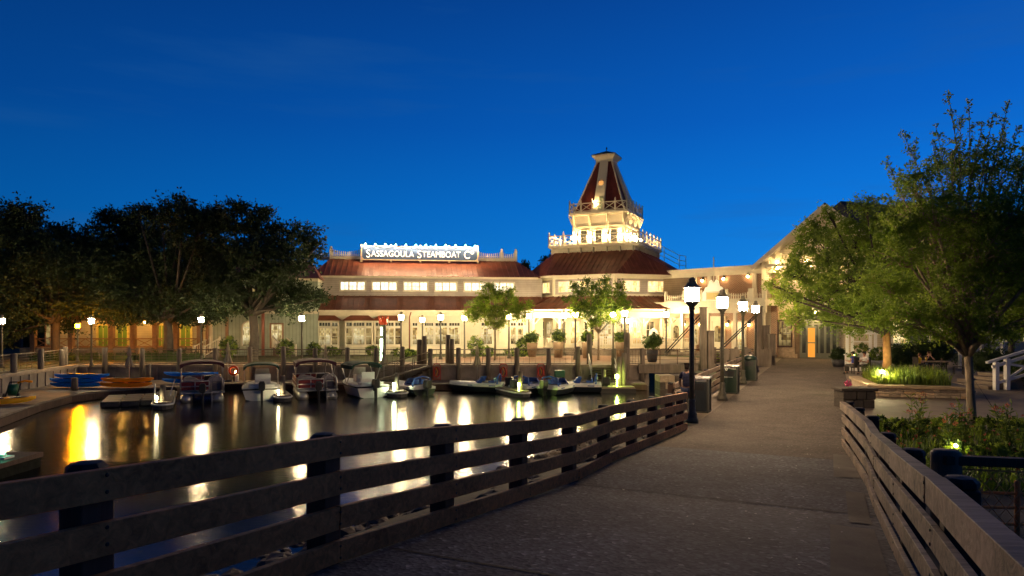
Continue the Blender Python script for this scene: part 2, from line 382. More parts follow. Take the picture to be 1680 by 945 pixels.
cam = bpy.data.cameras.new('camera'); co = bpy.data.objects.new('camera', cam); COL.objects.link(co)
co.location = (0,0,CZ); co.rotation_euler = (R(90),0,0)
cam.sensor_width = 36; cam.lens = 24; cam.shift_y = .0324; cam.clip_start = .05; cam.clip_end = 6000
scene.camera = co
sun = bpy.data.lights.new('afterglow','SUN'); sun.energy=.03; sun.angle=R(30); sun.color=(.75,.82,1.0)
so = bpy.data.objects.new('afterglow', sun); COL.objects.link(so); so.rotation_euler=(R(72),0,R(110))
scene.view_settings.view_transform='Standard'; scene.view_settings.look='None'; scene.view_settings.exposure=0
scene.render.engine='CYCLES'
cy = scene.cycles
cy.use_denoising = True; cy.max_bounces = 7; cy.diffuse_bounces = 3; cy.glossy_bounces = 3; cy.transmission_bounces = 3; cy.transparent_max_bounces = 6
cy.sample_clamp_indirect = 6.0; cy.caustics_reflective=False; cy.caustics_refractive=False; cy.blur_glossy = .6
try: cy.use_light_tree = True
except Exception: pass

# =====================================================================  GROUND, WATER, WALKWAY
WZ = -1.40
PROF = [(-30,1.5),(-12,1.55),(0,1.40),(1.87,1.31),(4.26,1.15),(7.68,.82),(9.5,.63),(11.9,.55),(17.9,.17),(22,.006),(80,.006)]
def zp(s):
    for (a,za),(b,zb) in zip(PROF, PROF[1:]):
        if s <= b: return za+(zb-za)*(s-a)/(b-a)
    return PROF[-1][1]
from mathutils.geometry import tessellate_polygon
hole = [(-30,46.95),(-28.2,36),(-26.5,20),(-26,-60)] + [tuple(U(s,-4.1)[:2]) for s in (-60,0,20,32)] + [(10.9,40.6),(10.9,41.6),(17.2,46),(17.4,48.9),(9.4,48.9),(9.4,46.95)]
outer = [(-2500,-900),(2500,-900),(2500,4000),(-2500,4000)]
gm, gt, gb = nt('lawn and soil')
def ground_mat():
    m = mat('dark lawn',(.045,.055,.018),.9,.4,.5,bump=.6,bscale=14,col2=(.075,.085,.026)); return m
pts = [Vector((x,y,0)) for x,y in outer]+[Vector((x,y,0)) for x,y in hole]
tri = tessellate_polygon([[Vector((x,y,0)) for x,y in outer],[Vector((x,y,0)) for x,y in hole]])
mb = MB(); mb.add(pts, [tuple(f) for f in tri])
g = mb.build('ground', ground_mat()); tag(g, kind='structure')
# water
m, t, b = nt('harbour water'); L = t.links.new
b.inputs['Base Color'].default_value=(.004,.006,.008,1); b.inputs['IOR'].default_value=1.45
tc = t.nodes.new('ShaderNodeTexCoord')
n1 = N(t,'ShaderNodeTexNoise',Scale=.5,Detail=3.0); L(tc.outputs['Object'], n1.inputs['Vector'])
mr = t.nodes.new('ShaderNodeMapRange'); mr.inputs[1].default_value=.35; mr.inputs[2].default_value=.65; mr.inputs[3].default_value=.125; mr.inputs[4].default_value=.155; L(n1.outputs['Fac'], mr.inputs[0]); L(mr.outputs[0], b.inputs['Roughness'])
mpw = t.nodes.new('ShaderNodeMapping'); mpw.inputs['Scale'].default_value=(3.2,9.5,1); L(tc.outputs['Object'], mpw.inputs[0])
n2 = N(t,'ShaderNodeTexNoise',Scale=1.0,Detail=4.0,Roughness=.6); L(mpw.outputs[0], n2.inputs['Vector'])
n3 = N(t,'ShaderNodeTexNoise',Scale=1.1,Detail=2.0); L(tc.outputs['Object'], n3.inputs['Vector'])
bp = N(t,'ShaderNodeBump',Strength=.20,Distance=.035); L(n2.outputs['Fac'], bp.inputs['Height'])
b2 = N(t,'ShaderNodeBump',Strength=.025,Distance=.05); L(n3.outputs['Fac'], b2.inputs['Height']); L(bp.outputs[0], b2.inputs['Normal']); L(b2.outputs[0], b.inputs['Normal'])
mb = MB(); mb.poly([(-34,-62,WZ),(30,-62,WZ),(30,60,WZ),(-34,60,WZ)]); tag(mb.build('water', m), kind='structure')
# walkway deck
def pathmat(name, ca, cb, thr, fk):
    m, t, b = nt(name); L = t.links.new
    tc = t.nodes.new('ShaderNodeTexCoord')
    vo = N(t,'ShaderNodeTexVoronoi',Scale=26.0); L(tc.outputs['Object'], vo.inputs['Vector'])
    n1 = N(t,'ShaderNodeTexNoise',Scale=.8,Detail=6.0,Roughness=.65); L(tc.outputs['Object'], n1.inputs['Vector'])
    c1 = t.nodes.new('ShaderNodeValToRGB'); c1.color_ramp.elements[0].position=.3; c1.color_ramp.elements[1].position=.72
    c1.color_ramp.elements[0].color=c4(ca); c1.color_ramp.elements[1].color=c4(cb); L(n1.outputs['Fac'], c1.inputs[0])
    c2 = t.nodes.new('ShaderNodeValToRGB'); c2.color_ramp.elements[0].position=.0; c2.color_ramp.elements[1].position=.95; sp = t.nodes.new('ShaderNodeSeparateColor'); L(vo.outputs['Color'], sp.inputs[0])
    c2.color_ramp.elements[0].color=(.5,.5,.5,1); c2.color_ramp.elements[1].color=(1.15,1.15,1.15,1); q=c2.color_ramp.elements.new(thr); q.color=(fk,fk,fk*.95,1); L(sp.outputs[0], c2.inputs[0])
    mx = t.nodes.new('ShaderNodeMix'); mx.data_type='RGBA'; mx.blend_type='MULTIPLY'; mx.inputs[0].default_value=1; L(c1.outputs[0], mx.inputs[6]); L(c2.outputs[0], mx.inputs[7]); L(mx.outputs[2], b.inputs['Base Color'])
    b.inputs['Roughness'].default_value=.9; b.inputs['Specular IOR Level'].default_value=.12
    bp = N(t,'ShaderNodeBump',Strength=.7,Distance=.008); L(vo.outputs['Distance'], bp.inputs['Height']); L(bp.outputs[0], b.inputs['Normal'])
    return m
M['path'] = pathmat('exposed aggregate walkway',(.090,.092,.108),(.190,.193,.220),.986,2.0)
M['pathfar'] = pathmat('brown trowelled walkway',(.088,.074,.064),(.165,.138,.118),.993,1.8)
def ribbon(ss, n0, n1, dz=0.0, cols=1):
    mb = MB(); vs=[]; fs=[]
    for s in ss:
        for k in range(cols+1):
            n = n0+(n1-n0)*k/cols; v = U(s,n,zp(s)+dz); vs.append(v)
    c = cols+1
    for i in range(len(ss)-1):
        for k in range(cols): fs.append((i*c+k,i*c+k+1,(i+1)*c+k+1,(i+1)*c+k))
    return mb.add(vs,fs)
ss = [-30,-12,-6,-3,0]+[x*.5 for x in range(1,45)]+[24,30,40,50,61]
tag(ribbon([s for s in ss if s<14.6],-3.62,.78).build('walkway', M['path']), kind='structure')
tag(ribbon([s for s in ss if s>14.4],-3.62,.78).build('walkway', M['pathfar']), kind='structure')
# dark control joints across the walkway
mj = mat('dark joint',(.028,.026,.024),.9,.2,8)
mb = MB()
for s in (4.9, 9.6, 14.5, 19.4, 24.5, 31, 38, 46):
    zz = zp(s)+.004
    a,b_,c,d = U(s-.02,-3.45,zp(s-.02)+.004),U(s-.02,.62,zp(s-.02)+.004),U(s+.02,.62,zp(s+.02)+.004),U(s+.02,-3.45,zp(s+.02)+.004)
    mb.poly([a,b_,c,d])
tag(mb.build('walkway_joints', mj), kind='structure')
# worn lighter patches poured along the right hand kerb
mp_ = mat('patched concrete',(.16,.142,.128),.92,.4,1.1,bump=.6,bscale=30,spec=.12)
for (s0,s1,n0,n1) in ((2.2,4.1,.02,.44),(4.3,5.6,.12,.44),(5.8,8.6,.0,.44),(8.9,11.0,.2,.44),(12.2,15.4,.05,.44)):
    mb = MB(); k_=8; vs=[]
    for i in range(k_+1):
        s=s0+(s1-s0)*i/k_; vs.append(U(s,n0,zp(s)+.008)); vs.append(U(s,n1,zp(s)+.008))
    mb.add(vs,[(2*i,2*i+1,2*i+3,2*i+2) for i in range(k_)]); tag(mb.build('walkway_patch', mp_), kind='structure')
# paved areas (each a sheet 4 mm above the last)
M['paving'] = mat('tan plaza paving',(.17,.135,.10),.75,.25,.7,bump=.3,bscale=12)
M['promenade'] = mat('sandy promenade concrete',(.24,.17,.11),.8,.25,.5,bump=.3,bscale=10)
mb = MB(); mb.poly([U(14,.9,.004),U(14,45,.004),U(61.3,45,.004),U(61.3,-4.6,.004),U(33,-4.6,.004),U(21,-4.6,.004),U(21,.9,.004)])
tag(mb.build('plaza', M['paving']), kind='structure')
mb = MB(); mb.poly([(-30,47.2,.008),(9.35,47.2,.008),(9.35,49,.008),(17.4,49,.008),(18.5,55,.008),(9.35,62,.008),(-6.5,58,.008),(-6.5,51,.008),(-30,50.2,.008)])
tag(mb.build('promenade', M['promenade']), kind='structure')
M['pavebrick'] = bricks('brick promenade',(.30,.15,.075),(.24,.12,.06),(.2,.15,.1),1.0,.3,.15,swap=False)
mb = MB(); mb.poly([(-5.5,51.4,.012),(9.3,51.4,.012),(9.3,60,.012),(-5.5,57,.012)])
tag(mb.build('promenade_brick_paving', M['pavebrick']), kind='structure')
# embankments under the walkway
M['soil'] = mat('bank soil',(.05,.042,.032),.95,.4,1.2,bump=.8,bscale=5)
mb = MB(); vs=[]; fs=[]
bs = [-60,-30,-10,0,5,9,14,20,26,31,36]
wl = [-9.0,-9.0,-9.0,-9.2,-9.4,-9.4,-9.0,-8.2,-7.2,-6.7,-6.6]
for s,wn in zip(bs,wl):
    z0 = zp(s)-.12
    for k,(n,z) in enumerate(((-3.55,z0),(-4.3,z0*.75-.1),((-4.3+wn)/2,(z0-1.4)*.48),(wn,WZ),(wn-2.2,WZ-.9))):
        vs.append(U(s,n,z))
for i in range(len(bs)-1):
    for k in range(4): fs.append((i*5+k,i*5+k+1,(i+1)*5+k+1,(i+1)*5+k))
mb.add(vs,fs); tag(mb.build('embankment', M['soil'], fix=False), kind='structure')
mb = MB(); vs=[]; fs=[]
for s in (-60,-12,0,4,8,12,16,20,22.5):
    z0 = max(zp(s)-.1,.0)
    for n,z in ((.7,z0),(1.6,z0*.86),(3.4,z0*.42),(6.5,.012)): vs.append(U(s,n,z))
for i in range(8):
    for k in range(3): fs.append((i*4+k,i*4+k+1,(i+1)*4+k+1,(i+1)*4+k))
mb.add(vs,fs); tag(mb.build('planted_bank', M['soil'], fix=False), kind='structure')
# riprap along the waterline: a mass nobody could count
mb = MB()
rr = random.Random(3)
for i in range(1000):
    s = rr.uniform(.5,36); u = rr.random()**.8
    wn = -9.3 if s < 12 else -9.3+(s-12)*.115
    n = -3.9+(wn-.5+3.9)*u
    zt = zp(s)-.25; z = zt*.75+(WZ-zt*.75)*((n+3.9)/(wn+3.9))
    q = rr.uniform(.10,.30); p = U(s,n,z+.02)
    mb.M = Matrix.Translation(p) @ Matrix.Rotation(rr.uniform(0,6.3),4,'Z') @ Matrix.Rotation(rr.uniform(-.6,.6),4,'X')
    rnd.seed(i); mb.ball((0,0,0), q*rr.uniform(.8,1.4), q, q*rr.uniform(.45,.75), seg=9, rings=7, jit=.13)
tag(mb.build('bank_rubble', M['rock'], fix=False), 'grey boulders lining the bank between wooden bridge railing and water', 'riprap', kind='stuff')
# pale petals blown across the walkway
mb = MB(); rr = random.Random(5)
for i in range(46):
    s = rr.uniform(4.5,17); n = rr.gauss(-.75,.35) if i < 30 else rr.uniform(-3.2,.3); z = zp(s)+.008; a = rr.uniform(0,3.1); r_ = rr.uniform(.008,.024)
    p = U(s,n,z); mb.poly([p+Vector((math.cos(a+k*1.57)*r_*(1 if k%2 else .6), math.sin(a+k*1.57)*r_*(1 if k%2 else .6), .004*(k%2))) for k in range(4)])
tag(mb.build('fallen_petals', M['white'], fix=False), 'small pale petals scattered on the dark walkway', 'petals', kind='stuff')

# =====================================================================  FOOTBRIDGE RAILINGS
def railing(name, label, n, out, ss_posts, knots, top=1.0, thick=.055, topthick=None, wm='rail'):
    nf = n if callable(n) else (lambda s_: n)
    root = thing(name, label, 'railing', U(knots[0], nf(knots[0]), zp(knots[0])))
    inv = Matrix.Translation(-root.location)
    rr = random.Random(int(abs(nf(5))*10))
    boards = ((top-.17,top),(top-.45,top-.275),(top-.725,top-.55),(top-.985,top-.82)) if out < 0 else ((top-.17,top),(top-.45,top-.30),(top-.73,top-.58),(top-.985,top-.85))
    for bi,(z0,z1) in enumerate(boards):
        mb = MB(inv); th = topthick if (bi == 0 and topthick) else thick
        for a,b in zip(knots, knots[1:]):
            ds = rr.uniform(-.004,.004)
            pa = U(a+.002,nf(a)+ds,zp(a)); pb = U(b-.002,nf(b)+ds,zp(b)); zm = Vector((0,0,(z0+z1)/2+rr.uniform(-.005,.005)))
            mb.bar(pa+zm, pb+zm, th, z1-z0)
        mb.m = 1
        for s in ss_posts:
            for dz in (.045,-.045):
                p = U(s,nf(s)-out*th/2,zp(s)+(z0+z1)/2+dz); d = U(0,-out*.008)
                mb.tube([p, p+d], .012, 8, smooth=False)
        mb.build('rail', [M[wm],M['iron']], root, bevel=.008)
    for s in ss_posts:
        pm = MB(inv); zb = zp(s)
        c = U(s,nf(s)+out*(thick/2+.11),0)
        q = Matrix.Translation(c) @ Matrix.Rotation(-R(25),4,'Z')
        pm.M = inv @ q
        pm.box(-.095,.095,-.095,.095,zb-.9,zb+top-.05)
        pm.build('post', M['post'], root, bevel=.012)
        cm = MB(inv @ q)
        cm.lathe([(.098,zb+top-.05),(.106,zb+top-.035),(.104,zb+top-.01),(.08,zb+top+.012),(.0,zb+top+.018)],8,smooth=False)
        cm.build('post_cap', M['cap'], root)
    return root
lk = [-2.2,.5,4.27,7.99,9.87,11.9,14.8,18.6]
railing('bridge_railing','dark four board timber railing with capped posts along the water side of the walkway', -3.5, -1, [.5,2.37,4.27,6.09,7.99,9.87,11.63,13.5,15.3,17.1,18.45], lk, wm='railwarm')
rk = [-2.4,.3,2.6,4.94,7.28,9.9,11.4,14.8,17.4]
NR = [(-3,.66),(2,.62),(5,.585),(12,.5),(17.4,.25)]
def nright(s):
    for (a,na),(b,nb) in zip(NR,NR[1:]):
        if s <= b: return na+(nb-na)*(s-a)/(b-a)
    return .25
railing('bridge_railing','brown grained timber railing with wide top board along the planted side of the walkway', nright, 1, [.3,2.6,4.94,7.28,9.9,12.4,14.8,17.2], rk, thick=.045, topthick=.11)
uk = [21.6,25,30,35,40,45.6]
railing('walkway_railing','pale topped timber railing behind the litter bins and lamp posts', -4.45, -1, [21.8,25,28.5,32,35.5,39,42.5,45.4], uk, top=1.08)

# fence with rope net beside the near end of the right railing
A0, B0 = P(1546,754,7.3), P(1850,766,7.6)
fr = thing('rope_net_fence','short fence with dark top beam and diamond rope net beside the planted bank','fence', (A0.x,A0.y,.5))
inv = Matrix.Translation(-fr.location)
mb = MB(inv); mb.bar(A0, B0, .12, .1); mb.build('top_beam', M['post'], fr, bevel=.01)
mb = MB(inv); pc = P(1552,740,7.4); mb.lathe([(.14,-.6),(.15,pc.z-.06),(.15,pc.z-.02),(.12,pc.z+.01)],14,(pc.x,pc.y,0)); mb.build('post', M['pile'], fr)
d = (B0-A0); Lf = d.length; d.normalize()
M['rope'] = mat('tan rope',(.55,.36,.20),.9,.3,40,bump=.6); M['ropeo'] = mat('ochre rope',(.60,.28,.11),.9,.3,60,bump=.6)
mb = MB(inv); H = 1.0; st = .17; k = 0; x = -H
base = A0+Vector((0,.03,-.1-H))
def netseg(x0, s):
    a, b = (x0,0.0), (x0+s*H,H)
    lo = max(0,min(1,((0-a[0])/(b[0]-a[0])) )) if b[0]!=a[0] else 0
    t0,t1 = sorted((((.15)-a[0])/(b[0]-a[0]), (Lf-a[0])/(b[0]-a[0]))); t0=max(t0,0); t1=min(t1,1)
    if t1 <= t0: return
    P0 = base+d*(a[0]+(b[0]-a[0])*t0)+Z*(H*t0); P1 = base+d*(a[0]+(b[0]-a[0])*t1)+Z*(H*t1)
    mb.tube([P0,(P0+P1)/2+Z*-.012,P1], .0045, 4)
x = -H
while x < Lf+H: netseg(x,1); netseg(x,-1); x += st
mb.tube([A0+d*.15+Z*-.1+Vector((0,.03,0)), B0+Z*-.12+Vector((0,.03,0))], .009, 5)
mb.build('rope_net', M['rope'], fr)
for q,zz in enumerate((.36,.52,.70)):
    mb = MB(inv); pts=[A0+d*(.1+i*.05)+Vector((.006*math.sin(i*2.2),.10+.006*math.cos(i*2.2),-zz)) for i in range(int(Lf/.05))]
    mb.tube(pts,.016,6); mb.build('hand_rope', M['ropeo'], fr)
mb = MB(inv); pv = A0+d*.98; mb.tube([pv+Z*-.22+Vector((0,.1,0)), pv+Z*-1.15+Vector((0,.1,0))],.028,8); mb.build('stanchion', M['ropeo'], fr)

# =====================================================================  QUAY: WALL, FENCES, STAIRS, DRAWBRIDGE
sw = thing('seawall','grey concrete quay wall with vertical ribs below the promenade fence','wall',(-10,47,0))
inv = Matrix.Translation(-sw.location); mb = MB(inv)
wl2 = [(9.4,47.0),(-30,47.0),(-28.2,36),(-26.5,20),(-26,-40)]
for a,b in zip(wl2,wl2[1:]):
    a,b = Vector((*a,0)),Vector((*b,0)); mb.bar(a+Z*-1.25,b+Z*-1.25,.3,2.3)
    dl = (b-a).length; dd=(b-a)/dl; nn = Vector((-dd.y,dd.x,0)); nn = nn if nn.dot(Vector((0,0,0))-a) > 0 else -nn
    i = .6
    while i < dl: 
        p = a+dd*i+nn*.16; mb.bar(p+Z*-2.2, p+Z*-.14,.22,.1,up=nn); i += .95
mb.build('wall_face', M['concrete'], sw)
mb = MB(inv)
for a,b in zip(wl2,wl2[1:]): mb.bar(Vector((*a,-.01)),Vector((*b,-.01)),.55,.16)
mb.build('coping', mat('pale coping',(.36,.29,.22),.8,.25,2,bump=.3), sw)
def quay_fence(label, pxs, Y=46.55, wires=4, pts=None):
    ps = pts or [Vector(P(x,HOR,Y)[:2]+(0,)) if False else Vector((P(x,HOR,Y).x,Y,0)) for x in pxs]
    root = thing('quay_fence', label, 'fence', tuple(ps[0]))
    inv = Matrix.Translation(-root.location); rr = random.Random(len(label))
    for p in ps:
        mb = MB(inv); h = 1.22+rr.uniform(-.08,.1); mb.lathe([(.17,-2.3),(.165,h-.04),(.13,h+.02),(0,h+.03)],10,tuple(p)); mb.build('pile', M['pile'], root)
    off = Vector((0,.28,0)) if pts is None else Vector((-.25,0,0))
    for a,b in zip(ps,ps[1:]):
        a,b = a+off,b+off
        mb = MB(inv); mb.bar(a+Z*1.1,b+Z*1.1,.1,.06); mb.bar(a+Z*.14,b+Z*.14,.05,.05)
        for k in range(wires): z=.14+.96*(k+1)/(wires+1); mb.tube([a+Z*z,b+Z*z],.011,4)
        n = 5
        for k in range(1,n): p=a.lerp(b,k/n); mb.tube([p+Z*.14,p+Z*1.08],.011,4)
        mb.build('wire_panel', M['pile'], root)
    return root
quay_fence('wire and timber pile fence on the quay behind the kayaks and pontoon boats',[107,172,233,294,353,410,465,517,570,617,660])
quay_fence('wire and timber pile fence on the quay between the two dock stairs',[706,752,801,848,900,948],wires=2)
quay_fence('short wire and timber pile fence on the quay beside the drawbridge',[1007,1029,1054],wires=5)
quay_fence('grey wire fence turning along the dock at the left edge',None,pts=[Vector((-30.2,45.8,0)),Vector((-29.4,42.6,0)),Vector((-28.9,39.6,0)),Vector((-28.2,36.4,0)),Vector((-27.9,33.6,0)),Vector((-27.5,30.4,0))],wires=5)
# stairs from quay to dock
st = thing('dock_stairs','dark timber steps with pale handrails descending from promenade to the dock','stairs',(P(987,HOR,46.6).x,46.6,-.95))
for k in range(6):
    mb = MB(); mb.box(-.8,.8,-.25*(k+1)+.05,.2,.95-.16*(k+1)-.05,.95-.16*(k+1)); mb.build('step', M['post'], st)
for sx_ in (-.85,.85):
    mb = MB(); mb.tube([(sx_,.3,1.75),(sx_,-1.5,.8)],.035,6); mb.tube([(sx_,.3,1.3),(sx_,-1.5,.4)],.025,6)
    for y_,z_ in ((.25,1.7),(-.6,1.25),(-1.45,.8)): mb.tube([(sx_,y_,z_-.85),(sx_,y_,z_)],.03,6)
    mb.build('handrail', M['alu'], st)
st = thing('dock_stairs','sloping gangway with wire rails running down to the speedboats','stairs',(P(683,HOR,46.3).x,46.0,-.95))
mb = MB(); a,b = Vector((1.0,.1,1.0)),Vector((-2.4,-.5,.1)); mb.bar(a,b,.9,.09); mb.build('gangway_deck', M['plank'], st)
for o_ in (-.45,.45):
    mb = MB(); q=Vector((0,o_,0)); mb.tube([a+q+Z*.95,b+q+Z*.95],.035,6); mb.tube([a+q+Z*.5,b+q+Z*.5],.02,6)
    for k in range(4): p=a.lerp(b,k/3)+q; mb.tube([p,p+Z*.95],.03,6)
    mb.build('handrail', M['plank'], st)
for k in range(5):
    mb = MB(); mb.box(1.0-.3*k-.3,1.0-.3*k,-.5,.9,.75-.16*k,.8-.16*k); mb.build('step', M['post'], st)
# tall mooring piles standing behind the gangway on the promenade
for x,y0,Y_,lab in ((688,557,48.2,'shorter grey timber post behind the gangway'),(696,551,48.0,'taller grey timber post behind the gangway'),(735,549,49.0,'tall grey timber post on the promenade near the middle lantern'),(741,556,48.6,'squat grey timber post on the promenade near the middle lantern'),(967,548,47.6,'broad split timber post at the top of the dock steps'),(1029,546,47.4,'tall grey timber post by the potted round shrub')):
    p = P(x,y0,Y_); mb = MB(); mb.lathe([(.19,-.1),(.18,p.z-.05),(.12,p.z)],10); o = mb.build('timber_post', M['pile']); o.location=(p.x,p.y,0); tag(o,lab,'post')
# drawbridge over the inlet
db = thing('drawbridge','small timber drawbridge with inclined tie rods over the dark inlet','bridge',(13.2,48,0))
mb = MB(); mb.box(-4.2,4.6,-1.3,1.6,-.16,-.02); mb.build('deck', M['plank'], db)
mb = MB(); mb.box(-4.6,4.2,-1.62,-1.34,-.5,.12); mb.build('edge_beam', M['pile'], db, bevel=.03)
for x_,z_,y_ in ((-.25,3.95,-1.75),(.2,2.35,-1.9),(4.3,4.05,.4),(4.7,2.7,.2),(4.9,2.1,-.4)):
    mb = MB(); mb.box(x_-.2,x_+.2,y_-.2,y_+.2,-1.9,z_); mb.box(x_-.24,x_+.24,y_-.24,y_+.24,z_,z_+.06); mb.build('mast_post', M['pile'], db, bevel=.02)
for a,b in (((-2.6,-1.5,.9),(-.2,-1.7,3.55)),((-2.75,-1.3,.9),(-.4,-1.5,3.5)),((1.2,-1.4,1.2),(4.3,.3,3.6)),((1.05,-1.2,1.2),(4.1,.5,3.5))):
    mb = MB(); mb.tube([a,b],.04,6); mb.build('tie_rod', M['iron'], db)
mb = MB()
for z_ in (1.1,.75,.45): mb.bar((-4.4,-1.4,z_),(4.3,-1.4,z_),.06,.06 if z_>1 else .03)
for k in range(8): mb.bar((-4.3+k*1.2,-1.4,0),(-4.3+k*1.2,-1.4,1.1),.05,.05)
mb.build('guard_rail', M['post'], db)
mb = MB()
for x_ in (.9,1.6,2.4,3.2,3.8):
    mb.box(x_,x_+.62,-1.75,-1.66,.02,1.15)
mb.M = None
mb.build('slat_panel', M['pile'], db)
# rough stone pier below the walkway
sp_ = thing('stone_pier','dark rubble stone pier at the end of the bank beside the inlet','pier',(9.6,40.2,WZ))
mb = MB(); rr = random.Random(8)
for r_ in range(4):
    x_ = -1.0
    while x_ < 1.0:
        w_ = rr.uniform(.3,.6); mb.m = rr.choice((0,1,1)); mb.box(x_,min(x_+w_-.02,1.05),-.5-rr.uniform(0,.05),.9,-.3+r_*.4,-.3+r_*.4+.385); x_ += w_
mb.build('stone_face',[M['rock'],M['stoneB']],sp_,bevel=.03)
# =====================================================================  DOCKS
def dock(name,label,poly,zt=-.95,th=.35,loc=None,rz=0):
    o = thing(name,label,'dock',loc or (poly[0][0],poly[0][1],zt),rz)
    ox,oy = (0,0) if loc else poly[0]
    pl = [(x-ox,y-oy) for x,y in poly]
    mb = MB(); mb.prism(pl,-.08,0); mb.build('deck',M['plank'],o)
    mb = MB()
    for (a,b) in zip(pl,pl[1:]+pl[:1]): mb.bar((a[0],a[1],-.26),(b[0],b[1],-.26),.14,.34)
    mb.build('fascia',M['post'],o)
    return o
dock('dock','long timber dock under the quay wall between boats and wall',[(-20.4,43.9),(8.6,43.9),(8.6,46.8),(-20.4,46.8)])
dock('dock','wide timber dock at the left carrying kayaks and bending toward the viewer',[(-29.2,45.9),(-20.5,46.7),(-20.5,41.6),(-22.2,40.9),(-23.4,39.6),(-24.05,37.2),(-23.2,33.5),(-21.5,28.7),(-18.6,20.4),(-25.8,20.4),(-27.2,30),(-28.2,37)])
EXT = 25
def hv(L_): return Vector((-SA*L_, CA*L_, 0))
def finger(label, x, Y, length, wd=.42, light=None, pileh=1.9):
    o = thing('finger_pier',label,'pier',(x,Y,-1.02),R(25),'finger piers between the moored boats')
    mb = MB(); pr = [(-wd,length),(-wd,0)]+[(-wd*math.cos(k*math.pi/8),-wd*1.5*math.sin(k*math.pi/8)) for k in range(1,8)]+[(wd,0),(wd,length)]
    pr.reverse(); pr = pr[::-1]
    mb.prism(pr,-.06,.0); mb.build('deck',M['plank'],o)
    mb = MB(); mb.prism([(a*1.12,b-.03 if b<.1 else b) for a,b in pr],-.36,-.062); mb.build('float',M['potdark'],o)
    mb = MB(); q=[(a*1.18,b-.05 if b<.1 else b,-.12) for a,b in pr]; mb.tube(q,.05,6); mb.build('rub_rail',M['hullwhite'],o)
    mb = MB(); mb.lathe([(.14,-1.2),(.14,pileh-.9),(.1,pileh-.88)],10,(0,.12,0)); mb.build('pile',M['pile'],o)
    if light:
        mb = MB(); h_=.0 if light is not M['lightlow'] else .18; q_=1 if h_==0 else .5; mb.lathe([(.03*q_,0),(.03*q_,.28-h_),(.07*q_,.3-h_),(.08*q_,.42-h_),(.03*q_,.47-h_)],8,(-.26,-.2,0)); mb.build('dock_light',light,o)
    return o
M['lightgreen'] = glow('greenish dock lamp',(.72,1.0,.16),110); M['lightpale'] = glow('pale dock lamp',(.85,1.0,.55),110); M['lightteal'] = glow('teal dock lamp',(.2,1.0,.55),18); M['lightlow']=glow('low pier lamp',(1.0,.85,.45),140); M['lightwarm']=glow('warm wall lamp',(1.0,.62,.22),60)
f1 = finger('pier end with looped handrail in front of the nearest pontoon boat',-17.75,34.7,6.2,.42,M['lightlow'],1.7)
mb = MB(); mb.tube([(-.36,-.1,0),(-.36,-.1,.7),(-.36,.05,.86),(-.36,.3,.86),(-.36,.4,.7),(-.36,.4,0)],.035,6); mb.tube([(.3,.2,.25),(.5,2.2,.9)],.03,6); mb.build('grab_rail',M['alu'],f1)
finger('pier with grey pile between white bimini boat and far pontoon boat',-12.75,38.0,6.0,.4,M['lightlow'],1.9)
finger('pier with small pale lamp left of the blue speedboat',-6.75,40.2,4.0,.5,M['lightpale'],1.9)
finger('pier with yellow green lamp in front of the paired speedboats',.55,40.2,4.0,.42,M['lightgreen'],2.0)
o = thing('floating_dock','dark dock corner with teal lamp at the left edge of the water','dock',(-15.6,19.9,-.95))
mb = MB(); mb.box(-4,1.25,-.9,1.0,-.14,0); mb.build('deck',M['post'],o); mb = MB(); mb.box(-4,1.2,-.85,.95,-.7,-.142); mb.build('float',M['rubber'],o)
mb = MB(); mb.box(.55,.95,-.2,.2,0,.06); mb.box(.68,.82,-.07,.07,.06,.12); mb.build('lamp_base',M['white'],o); mb = MB(); mb.ball((.75,0,.2),.07); mb.build('dock_light',M['lightteal'],o)
o = thing('floating_dock','dark modular floating dock between kayak dock and nearest pontoon boat','dock',(-20.7,37.3,-1.1),R(25))
for i in range(3):
    for j in range(4):
        mb = MB(); mb.box(-1.35+i*.9,-1.35+i*.9+.86,-1.9+j*.95,-1.9+j*.95+.9,-.3,0); mb.build('float_block',M['potdark'],o,bevel=.05)
o = thing('floating_dock','low dark float with glowing yellow green lamp by the concrete wall','dock',(6.6,43.0,-1.05))
mb = MB(); mb.box(-1.05,1.05,-.6,.75,-.1,0); mb.build('deck',M['plank'],o); mb = MB(); mb.box(-1.1,1.1,-.65,.75,-.35,-.102); mb.build('float',M['black'],o)
for px_ in (-.75,.25,.55):
    mb = MB(); mb.lathe([(.15,-1.2),(.15,1.6+px_*.8),(.1,1.63+px_*.8)],9,(px_,.55,0)); mb.build('pile',M['pile'],o)
mb = MB(); mb.lathe([(.03,0),(.03,.5),(.1,.52),(.11,.7),(.03,.76)],8,(0,-.1,0)); mb.build('dock_light',M['lightgreen'],o)

